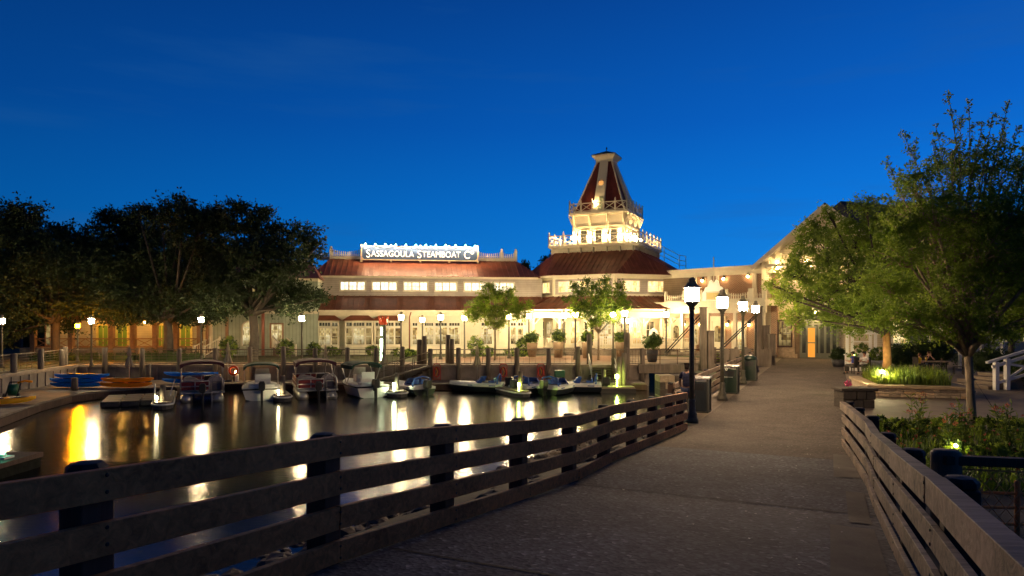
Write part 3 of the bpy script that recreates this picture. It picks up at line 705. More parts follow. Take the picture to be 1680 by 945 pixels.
# =====================================================================  BOATS   (local +y = bow)
BR = R(25)
def pontoon(label, x, Y, rz, L_=5.4, W=2.25):
    o = thing('pontoon_boat',label,'boat',(x,Y,WZ),rz,'burgundy pontoon boats with canopies')
    for sx_ in (-.8,.8):
        mb = MB(); mb.tube([(sx_,-.05,.12),(sx_,.1,.14),(sx_,L_-1,.14),(sx_,L_-.3,.2),(sx_,L_,.34)],[.22,.31,.31,.24,.05],12); mb.build('pontoon',M['alu'],o)
    mb = MB(); mb.box(-W/2,W/2,.1,L_-.4,.46,.56); mb.build('deck',M['alu'],o)
    h = W/2-.04
    for (a,b,nm) in (((-h,.25),(h-.75,.25),'stern'),((-h,.25),(-h,L_-.6),'port'),((h,.25),(h,L_-.6),'starboard'),((-h,L_-.6),(h,L_-.6),'bow')):
        a=Vector((*a,0)); b=Vector((*b,0))
        mb = MB(); mb.bar(a+Z*.86,b+Z*.86,.03,.46); f_ = mb.build('fence_panel',M['maroon'],o)
        mb = MB()
        for z_ in (.62,.86,1.14): 
            off = Vector((0,-.03,0)) if nm=='stern' else Vector((0,0,0))
            mb.tube([a+off+Z*z_,b+off+Z*z_],.032,6)
        n_=max(2,int((b-a).length/1.1))
        for k in range(n_+1): p=a.lerp(b,k/n_); mb.tube([p+Z*.55,p+Z*1.14],.03,6)
        mb.build('rail',M['alu'],f_)
    for (x0,x1,y0,y1) in ((-h+.08,-.1,.4,1.0),(.25,h-.1,.9,1.5),(-h+.08,-h+.65,1.6,3.6),(h-.65,h-.08,2.4,4.2)):
        mb = MB(); mb.box(x0,x1,y0,y1,.56,.95); mb.build('bench',M['vinyl'],o,bevel=.05)
        mb = MB(); pr=[]; n_=8; xm=(x0+x1)/2; hw=(x1-x0)/2
        for k in range(n_+1): t_=math.pi*k/n_; pr.append((xm-hw*math.cos(t_), 1.0+.36*math.sin(t_)))
        mb.xz(pr,y0,y0+.14); mb.build('backrest',M['vinyl'],o,bevel=.03)
    mb = MB(); mb.box(.1,.75,2.0,2.5,.56,1.3); mb.build('helm',M['black'],o,bevel=.06)
    for s_ in (.5,): 
        mb = MB(); mb.tube([(h-.66,-.02,.5),(h-.66,-.02,1.25),(h-.5,-.02,1.42),(h-.25,-.02,1.42),(h-.09,-.02,1.25),(h-.09,-.02,.5)],.035,6)
        mb.tube([(h-.62,-.05,.5),(h-.62,-.3,-.1)],.03,6); mb.tube([(h-.13,-.05,.5),(h-.13,-.3,-.1)],.03,6)
        for k in range(3): mb.bar((h-.62,-.1-.09*k,.32-.18*k),(h-.13,-.1-.09*k,.32-.18*k),.08,.03)
        mb.build('boarding_ladder',M['alu'],o)
    outboard(o,0,-.05,.3)
    # canopy on bowed frame
    mb = MB(); y0,y1=1.0,3.4; secs=[]; n_=10
    for y_ in (y0,y1):
        r=[]
        for k in range(n_+1): t_=-1+2*k/n_; r.append(Vector((t_*(h+.06),y_,2.18-.16*abs(t_)**3-.0*t_)))
        for k in range(n_,-1,-1): t_=-1+2*k/n_; r.append(Vector((t_*(h+.05),y_,2.05-.18*abs(t_)**3-(.1 if k in(0,n_) else 0))))
        secs.append(r)
    mb.loft(secs); mb.build('bimini',M['canvasred'],o)
    mb = MB()
    for y_ in (y0+.05,y1-.05):
        for sx_ in (-1,1): mb.tube([(sx_*h,2.2,1.14),(sx_*h,y_,2.0)],.025,6)
    mb.build('canopy_frame',M['alu'],o)
    return o
def outboard(o,x,y,z):
    q = MB(); q.loft([[Vector((x+a*w_,y-.28+b*.24,z_)) for a,b in ((-1,-1),(1,-1),(1,1),(-1,1))] for w_,z_ in ((.12,z+.25),(.17,z+.35),(.17,z+.62),(.12,z+.75))]); q.box(x-.06,x+.06,y-.4,y-.16,z-.6,z+.25); q.box(x-.05,x+.05,y-.16,y+.02,z+.05,z+.3)
    return q.build('outboard_motor',M['black'],o,bevel=.03)
def hull(mbx, L_, W, H, rake=.55, draft=.18, bow=1.0, n=9):
    secs=[]
    for i in range(n):
        u=i/(n-1); y=u*L_; w_=W/2*(1-max(0,(u-.35)/.65)**2.2*.97) ; sheer=H*(1+.18*u*u); ck=w_*.82*(1-.5*max(0,u-.5)); kz=-draft+max(0,(u-.72)/.28)**2*(draft+.55*H); cz=.12*H+.45*H*max(0,(u-.45)/.55)**1.5
        secs.append([Vector((-w_,y,sheer)),Vector((-ck,y,cz)),Vector((0,y,kz)),Vector((ck,y,cz)),Vector((w_,y,sheer))])
    return secs
def skiff(label, x, Y, rz, L_=4.6, W=2.05, canvas='canvasgreen'):
    o = thing('motor_boat',label,'boat',(x,Y,WZ),rz,'white open motor boats with green canopies')
    H=.68; secs=hull(None,L_,W,H)
    mb = MB(); mb.loft(secs,caps=True); mb.build('hull',M['hullwhite'],o)
    mb = MB()
    for sgn in (0,4): mb.tube([s[sgn]+Vector((0,0,-.05)) for s in secs],.045,6)
    mb.tube([secs[0][0]+Z*-.05,secs[0][4]+Z*-.05],.045,6); mb.build('rub_rail',M['black'],o)
    mb = MB()
    r1=[[s[0]*1.0+Z*.02, s[4]+Z*.02, Vector((s[4].x*.78,s[0].y,s[0].z+.06)), Vector((s[0].x*.78,s[0].y,s[0].z+.06))] for s in secs]
    mb.loft(r1); mb.build('gunwale',M['hullwhite'],o)
    mb = MB(); mb.box(-.7,.7,.15,.75,H*.6,H+.22); mb.build('stern_seat',M['white'],o,bevel=.06)
    mb = MB(); mb.box(-.3,.45,1.9,2.5,H*.6,H+.55); mb.build('console',M['white'],o,bevel=.05)
    mb = MB(); mb.poly([(-.33,2.45,H+.5),(.48,2.45,H+.5),(.42,2.3,H+.95),(-.27,2.3,H+.95)]); mb.bar((-.33,2.45,H+.5),(-.27,2.3,H+.95),.04,.04); mb.bar((.48,2.45,H+.5),(.42,2.3,H+.95),.04,.04); mb.bar((-.27,2.3,H+.95),(.42,2.3,H+.95),.04,.04); mb.build('windscreen',M['alu'],o)
    mb = MB(); mb.box(-.35,.5,1.1,1.5,H+.1,H+.4); mb.box(-.35,.5,1.02,1.1,H+.3,H+.75); mb.build('helm_seat',M['white'],o,bevel=.04)
    outboard(o,0,-.05,.35)
    mb = MB(); secs2=[]; n_=10; h=W/2-.1
    for y_ in (1.0,2.9):
        r=[]
        for k in range(n_+1): t_=-1+2*k/n_; r.append(Vector((t_*(h+.05),y_,2.02-.2*abs(t_)**3)))
        for k in range(n_,-1,-1): t_=-1+2*k/n_; r.append(Vector((t_*(h+.04),y_,1.93-.2*abs(t_)**3-(.12 if k in(0,n_) else 0))))
        secs2.append(r)
    mb.loft(secs2); mb.build('bimini',M[canvas],o)
    mb = MB()
    for y_ in (1.05,2.85):
        for sx_ in (-1,1): mb.tube([(sx_*h,1.95,H),(sx_*h,y_,1.85)],.028,6)
    mb.build('canopy_frame',M['alu'],o)
    return o
def runabout(label, x, Y, rz, L_=3.5, W=1.55):
    o = thing('speedboat',label,'boat',(x,Y,WZ),rz,'small blue and white speedboats')
    H=.5; secs=hull(None,L_,W,H,draft=.15)
    mb = MB(); 
    mb.loft([[s[0]+Z*-.14,s[1],s[2],s[3],s[4]+Z*-.14] for s in secs]); mb.build('hull',M['hulldark'],o)
    mb = MB(); mb.loft([[s[0]+Z*-.14,s[4]+Z*-.14,s[4]+Z*.0,Vector((s[4].x*.5,s[0].y,s[0].z+.10)),Vector((s[0].x*.5,s[0].y,s[0].z+.10)),s[0]+Z*.0] for s in secs]); mb.build('deck',M['hullwhite'],o)
    mb = MB(); mb.box(-.42,.42,.45,1.5,H+.02,H+.14); mb.build('cockpit',M['black'],o,bevel=.04)
    for sx_ in (-.24,.24):
        mb = MB(); mb.box(sx_-.18,sx_+.18,.5,.62,H+.05,H+.42); mb.box(sx_-.18,sx_+.18,.5,.95,H+.05,H+.2); mb.build('seat',M['blueacr'],o,bevel=.05)
    mb = MB(); n_=8; lo=[];hi=[]
    for k in range(n_+1):
        a=math.pi*k/n_; lo.append(Vector((-.58*math.cos(a),1.35+.55*math.sin(a),H+.08))); hi.append(Vector((-.5*math.cos(a),1.2+.3*math.sin(a),H+.42)))
    mb.add(lo+hi,[(k,k+1,n_+2+k,n_+1+k) for k in range(n_)],True); mb.tube(hi,.02,5); mb.build('windscreen',M['blueacr'],o)
    mb = MB(); mb.tube([(-.62,.35,H),(-.55,.3,H+.5),(0,.28,H+.62),(.55,.3,H+.5),(.62,.35,H)],.055,7); mb.build('roll_bar',M['blueacr'],o)
    outboard(o,0,-.05,.18)
    mb = MB()
    for sx_ in (-1,1): mb.bar(secs[1][0 if sx_<0 else 4]+Vector((.012*sx_,0,-.07)),secs[5][0 if sx_<0 else 4]+Vector((.03*sx_,0,-.07)),.02,.06)
    mb.build('side_stripe',M['blueacr'],o)
    return o
pontoon('burgundy pontoon boat with canopy beside the blue kayaks',-17.0,37.5,BR)
pontoon('burgundy pontoon boat with canopy between the two white motor boats',-11.05,38.9,BR*.85)
skiff('white motor boat with green canopy seen square from the stern by the life ring',-14.0,38.2,BR*.85)
skiff('white motor boat with dark green canopy moored at an angle near the gangway',-8.05,39.7,BR*1.35,4.4,2.0)
runabout('blue white speedboat at the foot of the gangway with stern to viewer',-5.25,41.0,R(38))
runabout('white speedboat lying broadside along the dock in front of the red holder',-.5,43.0,R(82))
runabout('white speedboat behind the yellow green lamp of the pier',.35,41.6,R(-42),3.2)
runabout('white speedboat with stern to viewer, right of the lamp pier',2.1,41.0,R(-38),3.2)
runabout('dark hulled speedboat broadside near the dock steps, right of the others',5.6,43.0,R(86),3.6)

# =====================================================================  DOCK CLUTTER
def kayak(label, x, Y, z, rz, m_, L_=3.1, grp=None):
    o = thing('kayak',label,'kayak',(x,Y,z),rz,grp)
    mb = MB(); secs=[]
    for i in range(13):
        u=-1+2*i/12; w_=.40*(1-abs(u)**4)+.03; zt=.29+.03*abs(u)**2.5; zb=.02+.17*abs(u)**4
        secs.append([Vector((u*L_/2,w_*c,zb+(zt-zb)*q)) for c,q in ((-1,.62),(-.62,.12),(0,0),(.62,.12),(1,.62),(.66,.96),(0,1.0),(-.66,.96))])
    mb.loft(secs,True); mb.build('hull',m_,o)
    for sx_ in (-.45,.5):
        mb = MB(); mb.lathe([(.0,0),(.20,0),(.24,.035),(.0,.036)],12); k_=mb.build('cockpit',M['black'],o); k_.location=(sx_,0,.275); k_.scale=(1.6,1,1)
    return o
KB='blue kayaks stacked on the dock'
for k,(dx,dz,lab) in enumerate(((0,0,'blue kayak at the bottom of the left stack'),(-.12,.33,'blue kayak in the middle of the left stack'),(.08,.66,'blue kayak on top of the left stack'))):
    kayak(lab,-26.3+dx+.3,40.9+.12*k,-.93+dz*.76,R(3),M['kayblue'],3.2,KB)
for k,(dx,dz,lab) in enumerate(((0,0,'orange kayak resting on the dock boards below another orange kayak'),(.05,.3,'orange kayak lying on top of its twin beside the blue stack'))):
    kayak(lab,-23.15+dx,40.9+.1*k,-.93+dz*.95,R(2),M['kayorange'],3.1,'orange kayaks on the dock')
for k,(dx,dz,lab) in enumerate(((0,0,'lower blue kayak partly hidden behind the pontoon boat'),(.05,.42,'upper blue kayak partly hidden behind the pontoon boat'))):
    kayak(lab,-20.6+dx,43.6+.1*k,-.93+dz,R(-4),M['kayblue'],3.6,KB)
for k,(x_,y_,a,lab) in enumerate(((-25.1,32.2,50,'yellow kayak nearest the left edge of the dock'),(-24.2,32.7,42,'yellow kayak beside the green cart on the dock'))):
    kayak(lab,x_,y_,-.93,R(a),M['kayyellow'],2.3,'yellow kayaks on the left dock')
o = thing('hose_cart','dark green hose cart on the dock beside the yellow kayaks','cart',(-26.0,35.6,-.95),R(20))
mb = MB(); mb.tube([(-.18,0,.42),(.18,0,.42)],.32,14); mb.build('reel',mat('green plastic',(.01,.12,.05),.4),o)
mb = MB(); mb.bar((-.25,-.4,.05),(-.25,.35,.8),.05,.05); mb.bar((.25,-.4,.05),(.25,.35,.8),.05,.05); mb.bar((-.25,.35,.8),(.25,.35,.8),.05,.05); mb.build('frame',M['black'],o)
for sx_ in (-.32,.32):
    mb = MB(); mb.tube([(sx_-.03,-.3,.14),(sx_+.03,-.3,.14)],.14,12); mb.build('wheel',M['black'],o)
mb = MB(); mb.tube([(.1,.3,.75),(.4,.35,.85),(.75,.3,.8)],.06,6); mb.build('nozzle',M['kayorange'],o)
def umbrella(lab,x,Y,h=2.35,z=-.95):
    o = thing('closed_umbrella',lab,'umbrella',(x,Y,z),0,'closed beige umbrellas on the dock')
    mb = MB(); mb.tube([(0,0,0),(0,0,h+.1)],.025,7); mb.build('pole',M['alu'],o)
    mb = MB(); mb.lathe([(.25,0),(.25,.06),(.06,.1)],12); mb.build('base',M['potdark'],o)
    mb = MB(); prof=[(.05,h),(.10,h-.25),(.16,h-.48),(.09,h-.58),(.14,h-.72),(.24,h-1.05),(.30,h-1.28)]; vs=[];fs=[];sg=16
    for (r_,z_) in prof:
        for k in range(sg): a=2*math.pi*k/sg; q=r_*(1 if k%2 else .58); vs.append((q*math.cos(a),q*math.sin(a),z_+(0 if k%2 else .05)))
    for i in range(len(prof)-1):
        for k in range(sg): fs.append((i*sg+k,i*sg+(k+1)%sg,(i+1)*sg+(k+1)%sg,(i+1)*sg+k))
    mb.add(vs,fs); mb.build('canopy',M['umb'],o)
    return o
umbrella('closed beige umbrella behind the orange kayaks',P(200,HOR,41.4).x,42.2,2.4)
umbrella('closed beige umbrella behind the orange life ring',P(374,HOR,45.3).x,45.3,2.5)
umbrella('closed beige umbrella behind the far pontoon boat',P(534,HOR,45.6).x,45.6,2.3)
umbrella('closed beige umbrella below the glowing smokestack post',P(630,HOR,45.6).x,45.6,2.3)
umbrella('closed beige umbrella against the wall above the broadside speedboat',P(783,HOR,45.4).x,45.4,2.35)
def holder(lab,px):
    x=P(px,HOR,46.4).x; o = thing('life_vest_rack',lab,'rack',(x,46.25,-.95),0,'red life vest racks on the dock')
    mb = MB()
    for sx_ in (-.24,.24): mb.bar((sx_,0,0),(sx_,0,1.0),.05,.08)
    mb.tube([(-.24,0,1.0),(-.15,0,1.1),(.15,0,1.1),(.24,0,1.0)],.035,6); mb.bar((-.24,0,.08),(.24,0,.08),.05,.05); mb.build('frame',M['red'],o)
    mb = MB(); mb.tube([(.17*math.cos(k*math.pi/8),-.05,.55+.33*math.sin(k*math.pi/8)) for k in range(17)],.055,7,caps=False); mb.build('hanging_ring',M['red'],o)
    mb = MB(); mb.tube([(-.05,-.1,.85),(.06,-.12,.6),(-.03,-.1,.32)],.025,5); mb.build('strap',M['kayyellow'],o)
holder('red rack with hanging ring beside the gangway piles',717); holder('red rack with hanging ring behind the broadside white speedboat',826); holder('red rack with hanging ring nearest the dock steps',887)
o = thing('life_ring','orange life ring hanging on the quay wall above a lamp','life ring',(P(383,HOR,45.2).x,45.2,P(383,608,45.2).z))
mb = MB(); n_=20; mb.tube([(.27*math.cos(2*math.pi*k/n_),0,.27*math.sin(2*math.pi*k/n_)) for k in range(n_+1)],.075,8,caps=False); mb.build('ring',M['buoy'],o)
mb = MB(); mb.tube([(.37*math.cos(2*math.pi*k/n_),-.02,.37*math.sin(2*math.pi*k/n_)) for k in range(n_+1)],.014,5,caps=False); mb.build('grab_line',M['white'],o)
mb = MB(); mb.box(-.05,.05,.08,.16,-1.2,.1); mb.build('stand',M['post'],o)
o = thing('bollard_lamp','small glowing lamp on the dock below the orange life ring','lamp',(P(388,HOR,45.4).x,45.4,-.95))
mb = MB(); mb.box(-.12,.12,-.1,.1,0,.45); mb.build('base',M['white'],o); mb = MB(); mb.ball((0,-.05,.6),.11); mb.build('lens',M['lightwarm'],o)
for x_,Y_,z_,lab in ((P(117,HOR,39).x,39.3,-.2,'short dock post at the corner before the blue kayaks'),(-23.0,31.5,-1.0,'low fender post on the bending dock edge'),(P(236,HOR,43).x,43.5,.3,'square dark post on the dock right of the orange kayaks')):
    mb = MB(); mb.lathe([(.17,-.95),(.17,z_-.03),(.12,z_)],10); o = mb.build('dock_post',M['pile']); o.location=(x_,Y_,0 if z_>-.9 else -.05); tag(o,lab,'post')
o = thing('dock_cart','small green cart on the dock left of the stairs','cart',(P(918,HOR,45.2).x,45.2,-.95))
mb = MB(); mb.box(-.35,.35,-.25,.25,.3,.75); mb.build('tub',bpy.data.materials['green plastic'],o,bevel=.05)
for a_ in (-.25,.25):
    mb = MB(); mb.tube([(a_,-.3,.15),(a_,.3,.15)],.15,10); mb.build('wheel',M['black'],o)
# =====================================================================  LAMP POSTS
def lamp_proto(label):
    o = thing('lamp_post',label,'street lamp',(0,0,0),0,'black lamp posts with warm lanterns')
    mb = MB(); mb.lathe([(.20,0),(.20,.10),(.17,.14),(.15,.22),(.17,.26),(.12,.34),(.105,.62),(.12,.66),(.085,.72)],12); mb.build('base',M['verd'],o)
    mb = MB(); mb.lathe([(.078,.72),(.075,2.2),(.07,3.45)],10); mb.build('pole',M['verd'],o)
    mb = MB(); mb.lathe([(.075,3.42),(.10,3.46),(.085,3.52),(.16,3.60),(.215,3.66),(.215,3.69)],12); mb.build('collar',M['verd'],o)
    mb = MB(); mb.lathe([(.195,3.692),(.212,3.8),(.215,4.10)],12); ln = mb.build('lantern',M['lampglass'],o)
    mb = MB()
    for k in range(6):
        a=k*math.pi/3; mb.bar((.214*math.cos(a),.214*math.sin(a),3.69),(.222*math.cos(a),.222*math.sin(a),4.10),.012,.012)
    mb.build('glazing_bar',M['verd'],ln)
    mb = MB(); mb.lathe([(.285,4.102),(.28,4.12),(.18,4.19),(.12,4.28),(.095,4.32),(.115,4.335),(.105,4.38),(.05,4.42),(0,4.43)],12); mb.build('hood',M['hood'],o)
    return o
LH = 3.9
L0 = lamp_proto('tallest lamp post, standing where the timber railing ends beside the first litter bin')
g_=G(1135,697); L0.location=(g_.x,g_.y,zp(20.4))
L0.scale=(.965,.965,.965)
for s,n,lab in ((27.3,-3.78,'lamp post between the first and second litter bins on the walkway'),(34.8,-3.85,'lamp post just before the last round topped litter bin'),(43.2,-4.05,'lamp post at the far end of the walkway before the slatted panels')):
    dup(L0, U(s,n,.006), 0, lab, .965)
far = [(3,527,44.8,'lamp post at the left edge of the picture above the wire fence'),(150,527,45.8,'lamp post right of the orange glowing lamp near the kayak dock'),(330,525,48.5,'lamp post in front of the orange porch end and clipped hedge'),(495,523,48.5,'lamp post left of the bay windows beneath oak foliage'),(658,521,51,'lamp post right of the smokestack post before the third bay window'),(693,525,58,'lamp post in front of the flat wall windows, left one'),(723,521,54.5,'lamp post with tall hood right of the paired timber posts'),(762,522,57,'lamp post just left of the young tree by the hall'),(835,520,56,'lamp post just right of the young tree by the hall'),(867.5,519,62,'lamp post before the left facet of the round pavilion with potted shrub'),(925,518,60.5,'lamp post beside the rocking chair on the pavilion porch'),(944,516,54,'lamp post left of the tree at the pavilion'),(1006,516,54,'lamp post right of the tree at the pavilion'),(1025,515,52,'lamp post above the squat posts near the dock steps'),(1031,527,63,'shorter looking lamp post close against the pavilion porch posts'),(1093,516,60,'lamp post in front of the veranda railing right of the clipped shrub')]
PL=[]
for px,hy,D,lab in far:
    p = P(px,hy,D); sc_ = p.z/LH
    o = dup(L0,(p.x,D,.01),0,lab,sc_); PL.append((p.x,D))
    for ch in o.children:
        if ch.name.startswith('lantern'):
            ch.data = ch.data.copy(); ch.data.materials[0]=M['lampfar']
p=P(127.5,535,50.5); o = dup(L0,(p.x,50.5,.01),0,'lamp post with glaring orange sodium light before the orange porch',p.z/LH)
for ch in o.children:
    if ch.name.startswith('lantern'): ch.data=ch.data.copy(); ch.data.materials[0]=M['sodium']
# glowing smokestack post with red crown
p=P(629,527,50); o = thing('smokestack_post','tall dark post with red feathered crown and a glowing white tube','lamp',(p.x,50,.01))
mb = MB(); mb.lathe([(.2,0),(.2,2.72),(.24,2.8)],10); mb.build('shaft',M['verd'],o)
mb = MB(); mb.tube([(-.1,-.24,.15),(-.1,-.24,1.75)],.09,8); mb.build('light_tube',glow('white green tube',(.75,1.0,.62),9),o)
mb = MB(); mb.tube([(-.1,-.24,2.0),(-.1,-.24,2.6)],.07,8); mb.build('light_tube',bpy.data.materials['white green tube'],o)
mb = MB()
for k in range(12):
    a=k*math.pi/6; c,s_=math.cos(a),math.sin(a); mb.loft([[Vector((c*r-s_*w,s_*r+c*w,z)),Vector((c*r+s_*w,s_*r-c*w,z)),Vector((c*(r-.03)+s_*w,s_*(r-.03)-c*w,z)),Vector((c*(r-.03)-s_*w,s_*(r-.03)+c*w,z))] for r,w,z in ((.22,.05,2.78),(.34,.07,2.95),(.32,.05,3.15),(.38+.05*(k%2),.01,3.28+.14*(k%2)))])
mb.build('crown',glow('lit red crown',(1.0,.09,.015),.30,(.4,.05,.015)),o)

# =====================================================================  BUILDING HELPERS
def window(par,x0,x1,z0,z1,y,pane,nx=2,nz=2,fw=.07,frame='whitewood',name='window',proud=.07,mw=.035):
    mb = MB(); p=proud
    mb.box(x0-fw,x0,y-p,y+.02,z0-fw,z1+fw); mb.box(x1,x1+fw,y-p,y+.02,z0-fw,z1+fw); mb.box(x0,x1,y-p,y+.02,z1,z1+fw); mb.box(x0,x1,y-p-.03,y+.02,z0-fw,z0)
    for k in range(1,nx): xx=x0+(x1-x0)*k/nx; mb.box(xx-mw/2,xx+mw/2,y-p*.6,y-.014,z0,z1)
    for k in range(1,nz): zz=z0+(z1-z0)*k/nz; mb.box(x0,x1,y-p*.55,y-.013,zz-mw/2,zz+mw/2)
    w_=mb.build(name,M[frame],par)
    mb = MB(); mb.box(x0+.001,x1-.001,y-.012,y+.01,z0+.001,z1-.001); mb.build('pane',M[pane],w_)
    return w_
def slope(mb,a,b,c,d,pitch=.5,rib=.10,th=.06):
    """standing seam roof plane, eave a->b, top d->c"""
    a,b,c,d=map(Vector,(a,b,c,d)); e=(b-a); Lx=e.length; e.normalize(); nrm=e.cross(d-a).normalized()
    if nrm.z<0: nrm=-nrm
    mb.add([a,b,c,d,a-nrm*th,b-nrm*th,c-nrm*th,d-nrm*th],[(0,1,2,3),(7,6,5,4),(0,4,5,1),(1,5,6,2),(2,6,7,3),(3,7,4,0)])
    up=nrm.cross(e); up = up if up.z>0 else -up
    S=(d-a).dot(up); tl=(d-a).dot(e); tr=(c-a).dot(e); x=pitch/2
    while x<Lx:
        h=S
        if x<tl: h=S*x/tl
        if x>tr: h=min(h,S*(Lx-x)/max(Lx-tr,1e-4))
        if tl<0: h=S
        if h>.15:
            p=a+e*x+nrm*.012; mb.bar(p+up*.01,p+up*(h-.02),rib*.6,rib,up=nrm)
        x+=pitch
def xpanel(mb,x0,x1,y,z0,z1,w=.06):
    mb.bar((x0,y,z0+.04),(x1,y,z1-.1),w,w); mb.bar((x0,y,z1-.1),(x1,y,z0+.04),w,w)
# =====================================================================  B1: STEAMBOAT HALL
F1=Frame((-18.2,64),8.4)
h1=thing('steamboat_hall','long two storey cream hall with red metal roofs and three bay windows','building',(F1.o.x,F1.o.y,0),F1.a)
GY=-2.0; LX=19.9
mb=MB(); mb.box(-.02,LX+1.5,0,12,4.2,7.3); mb.build('upper_wall',M['sidegrey'],h1)
mb=MB(); mb.box(-1.0,LX+1.2,GY,-.01,0,4.05); mb.build('ground_wall',M['cream'],h1)
mb=MB(); mb.box(-1.06,LX+1.2,GY-.06,GY+.1,0,.75); mb.box(-1.04,LX+1.2,GY-.08,GY,3.55,3.98); mb.box(-1.06,-.85,GY-.05,GY+.1,.76,3.54); mb.build('trim_band',M['whitewood'],h1)
mb=MB(); slope(mb,(-1.4,GY-.75,4.05),(LX+1.4,GY-.75,4.05),(LX+1.4,-.02,5.45),(-1.4,-.02,5.45)); mb.build('lower_roof',M['roof'],h1)
mb=MB(); mb.box(-1.4,LX+1.4,GY-.80,GY-.70,3.88,4.06); mb.box(-.6,LX+1,-.62,-.5,7.12,7.3); mb.box(0,.14,-.04,0,5.5,7.1); mb.build('fascia',M['whitewood'],h1)
t0,t1=F1.x(541,3.0),F1.x(848,3.0)
mb=MB(); slope(mb,(-.65,-.62,7.28),(LX+1.4,-.62,7.28),(t1,3.0,9.15),(t0,3.0,9.15)); mb.poly([(t0,3,9.15),(-.65,-.62,7.28),(-.65,12,7.28),(t0,9,9.15)]); mb.poly([(t0,3,9.15),(t1,3,9.15),(t1,9,9.15),(t0,9,9.15)]); mb.poly([(t1,3,9.15),(LX+1.4,-.62,7.28),(LX+1.4,12,7.28),(t1,9,9.15)]); mb.build('upper_roof',M['roof'],h1)
# clerestory windows in groups of three
for (a,b) in ((560,598),(612,650),(664,700),(715,748),(763,797),(808,842)):
    x0,x1=F1.x(a,0),F1.x(b,0); z0,z1=6.02,6.74
    mb=MB(); mb.box(x0-.18,x1+.18,-.05,.02,z1,z1+.14); mb.box(x0-.18,x1+.18,-.06,.02,z0-.16,z0); w3=(x1-x0-.24)/3
    for k in range(4):
        xa=x0-.16+ (w3+.12)*k+(.04 if k else 0); mb.box(xa,xa+.12 if k<3 else x1+.16,-.05,.02,z0,z1)
    for k in range(3):
        xa=x0+k*(w3+.12); xc=xa+w3/2
        mb.box(xc-.018,xc+.018,-.035,-.013,z0,z1); mb.box(xa,xa+w3,-.034,-.013,(z0+z1)/2-.018,(z0+z1)/2+.018)
    w_=mb.build('clerestory_window',M['whitewood'],h1)
    mb=MB(); mb.box(x0-.03,x1+.03,-.012,.01,z0+.01,z1-.01); mb.build('pane',M['winwhite'],w_)
# bays
for i,px in enumerate((533,589,637)):
    xc=F1.x(px,GY-.6); yb=GY-.65
    mb=MB(); mb.box(xc-1.25,xc+1.25,yb,GY-.001,.0,3.1); b_=mb.build('bay',M['cream'],h1)
    mb=MB(); mb.add([(xc-1.5,yb-.25,3.1),(xc+1.5,yb-.25,3.1),(xc+1.5,GY-.085,3.1),(xc-1.5,GY-.085,3.1),(xc-.8,GY-.09,3.58),(xc+.8,GY-.09,3.58)],[(0,1,5,4),(0,4,3),(1,2,5),(3,2,1,0)]); mb.build('bay_roof',M['roof'],b_)
    mb=MB()
    for xx in (xc-1.27,xc-.62,xc+.5,xc+1.15): mb.box(xx,xx+.12,yb-.07,yb,.85,3.08)
    mb.box(xc-1.28,xc+1.28,yb-.08,yb,.70,.86); mb.box(xc-1.27,xc+1.27,yb-.06,yb,2.45,2.55); mb.build('bay_trim',M['whitewood'],b_)
    for (a,b,pn) in ((xc-1.12,xc-.64,'roomdim'),(xc-.48,xc+.48,'room'),(xc+.64,xc+1.12,'roomdim')):
        window(h1,a,b,.95,2.40,yb,pn,2 if b-a>.6 else 1,2,.03,proud=.05)
        window(h1,a,b,2.62,2.92,yb,'roomgreen',4 if b-a>.6 else 2,1,.03,proud=.05,name='transom')
for (a,b) in ((677,684.5),(697,710.5),(714.5,733),(737,754),(790,807),(838,846),(850,858)):
    x0,x1=F1.x(a,GY),F1.x(b,GY)
    window(h1,x0,x1,.9,2.45,GY,'room',2 if x1-x0>.6 else 1,2,.09,proud=.09); window(h1,x0,x1,2.62,2.88,GY,'roomgreen',4 if x1-x0>.6 else 2,1,.04,name='transom')
for px in (668.5,690,772,820,866):
    x=F1.x(px,GY); mb=MB(); mb.box(x-.13,x+.13,GY-.11,GY,.76,3.52); mb.build('pilaster',M['cream'],h1)
mb=MB(); x=F1.x(670,GY); mb.tube([(x+.25,GY-.7,3.9),(x+.1,GY-.1,3.4),(x+.1,GY-.1,.1)],.06,7); x=F1.x(487,GY-.5); mb.build('downpipe',M['roof'],h1)
# picket parapets beside the sign
def picket(par,xa,xb,y,z0,hp,hm,left_high=True):
    mb=MB(); mb.box(xa,xb,y-.05,y+.05,z0,z0+.28); mb.box(xa,xb,y-.09,y+.09,z0+.28,z0+.34); mb.bar((xa,y,z0+.45),(xb,y,z0+.45),.05,.06)
    n_=int((xb-xa)/.2)
    for k in range(n_+1):
        u=k/n_; v=(2*u-1)**2 if left_high==2 else ((1-u)**2 if left_high else u*u); hh=hm+(hp-hm)*v; xx=xa+(xb-xa)*u
        mb.box(xx-.05,xx+.05,y-.03,y+.03,z0+.36,z0+hh); 
    o_=mb.build('picket_parapet',M['whitewood'],par); return o_
py_=3.1
xs=[F1.x(q,py_) for q in (543,592,786,823,846)]
picket(h1,xs[0],xs[1]-.05,py_,9.16,1.0,.78,2); picket(h1,xs[2],xs[3],py_,9.16,.95,.75,2); picket(h1,xs[3],xs[4],py_,9.16,1.0,.72,2); picket(h1,xs[0]-1.5,xs[0],py_+1,9.16,.9,.7,2)
mb=MB()
for xx in (xs[0],xs[3],xs[4]): mb.box(xx-.13,xx+.13,py_-.13,py_+.13,9.16,10.2); mb.ball((xx,py_,10.32),.13)
mb.build('parapet_post',M['whitewood'],h1)
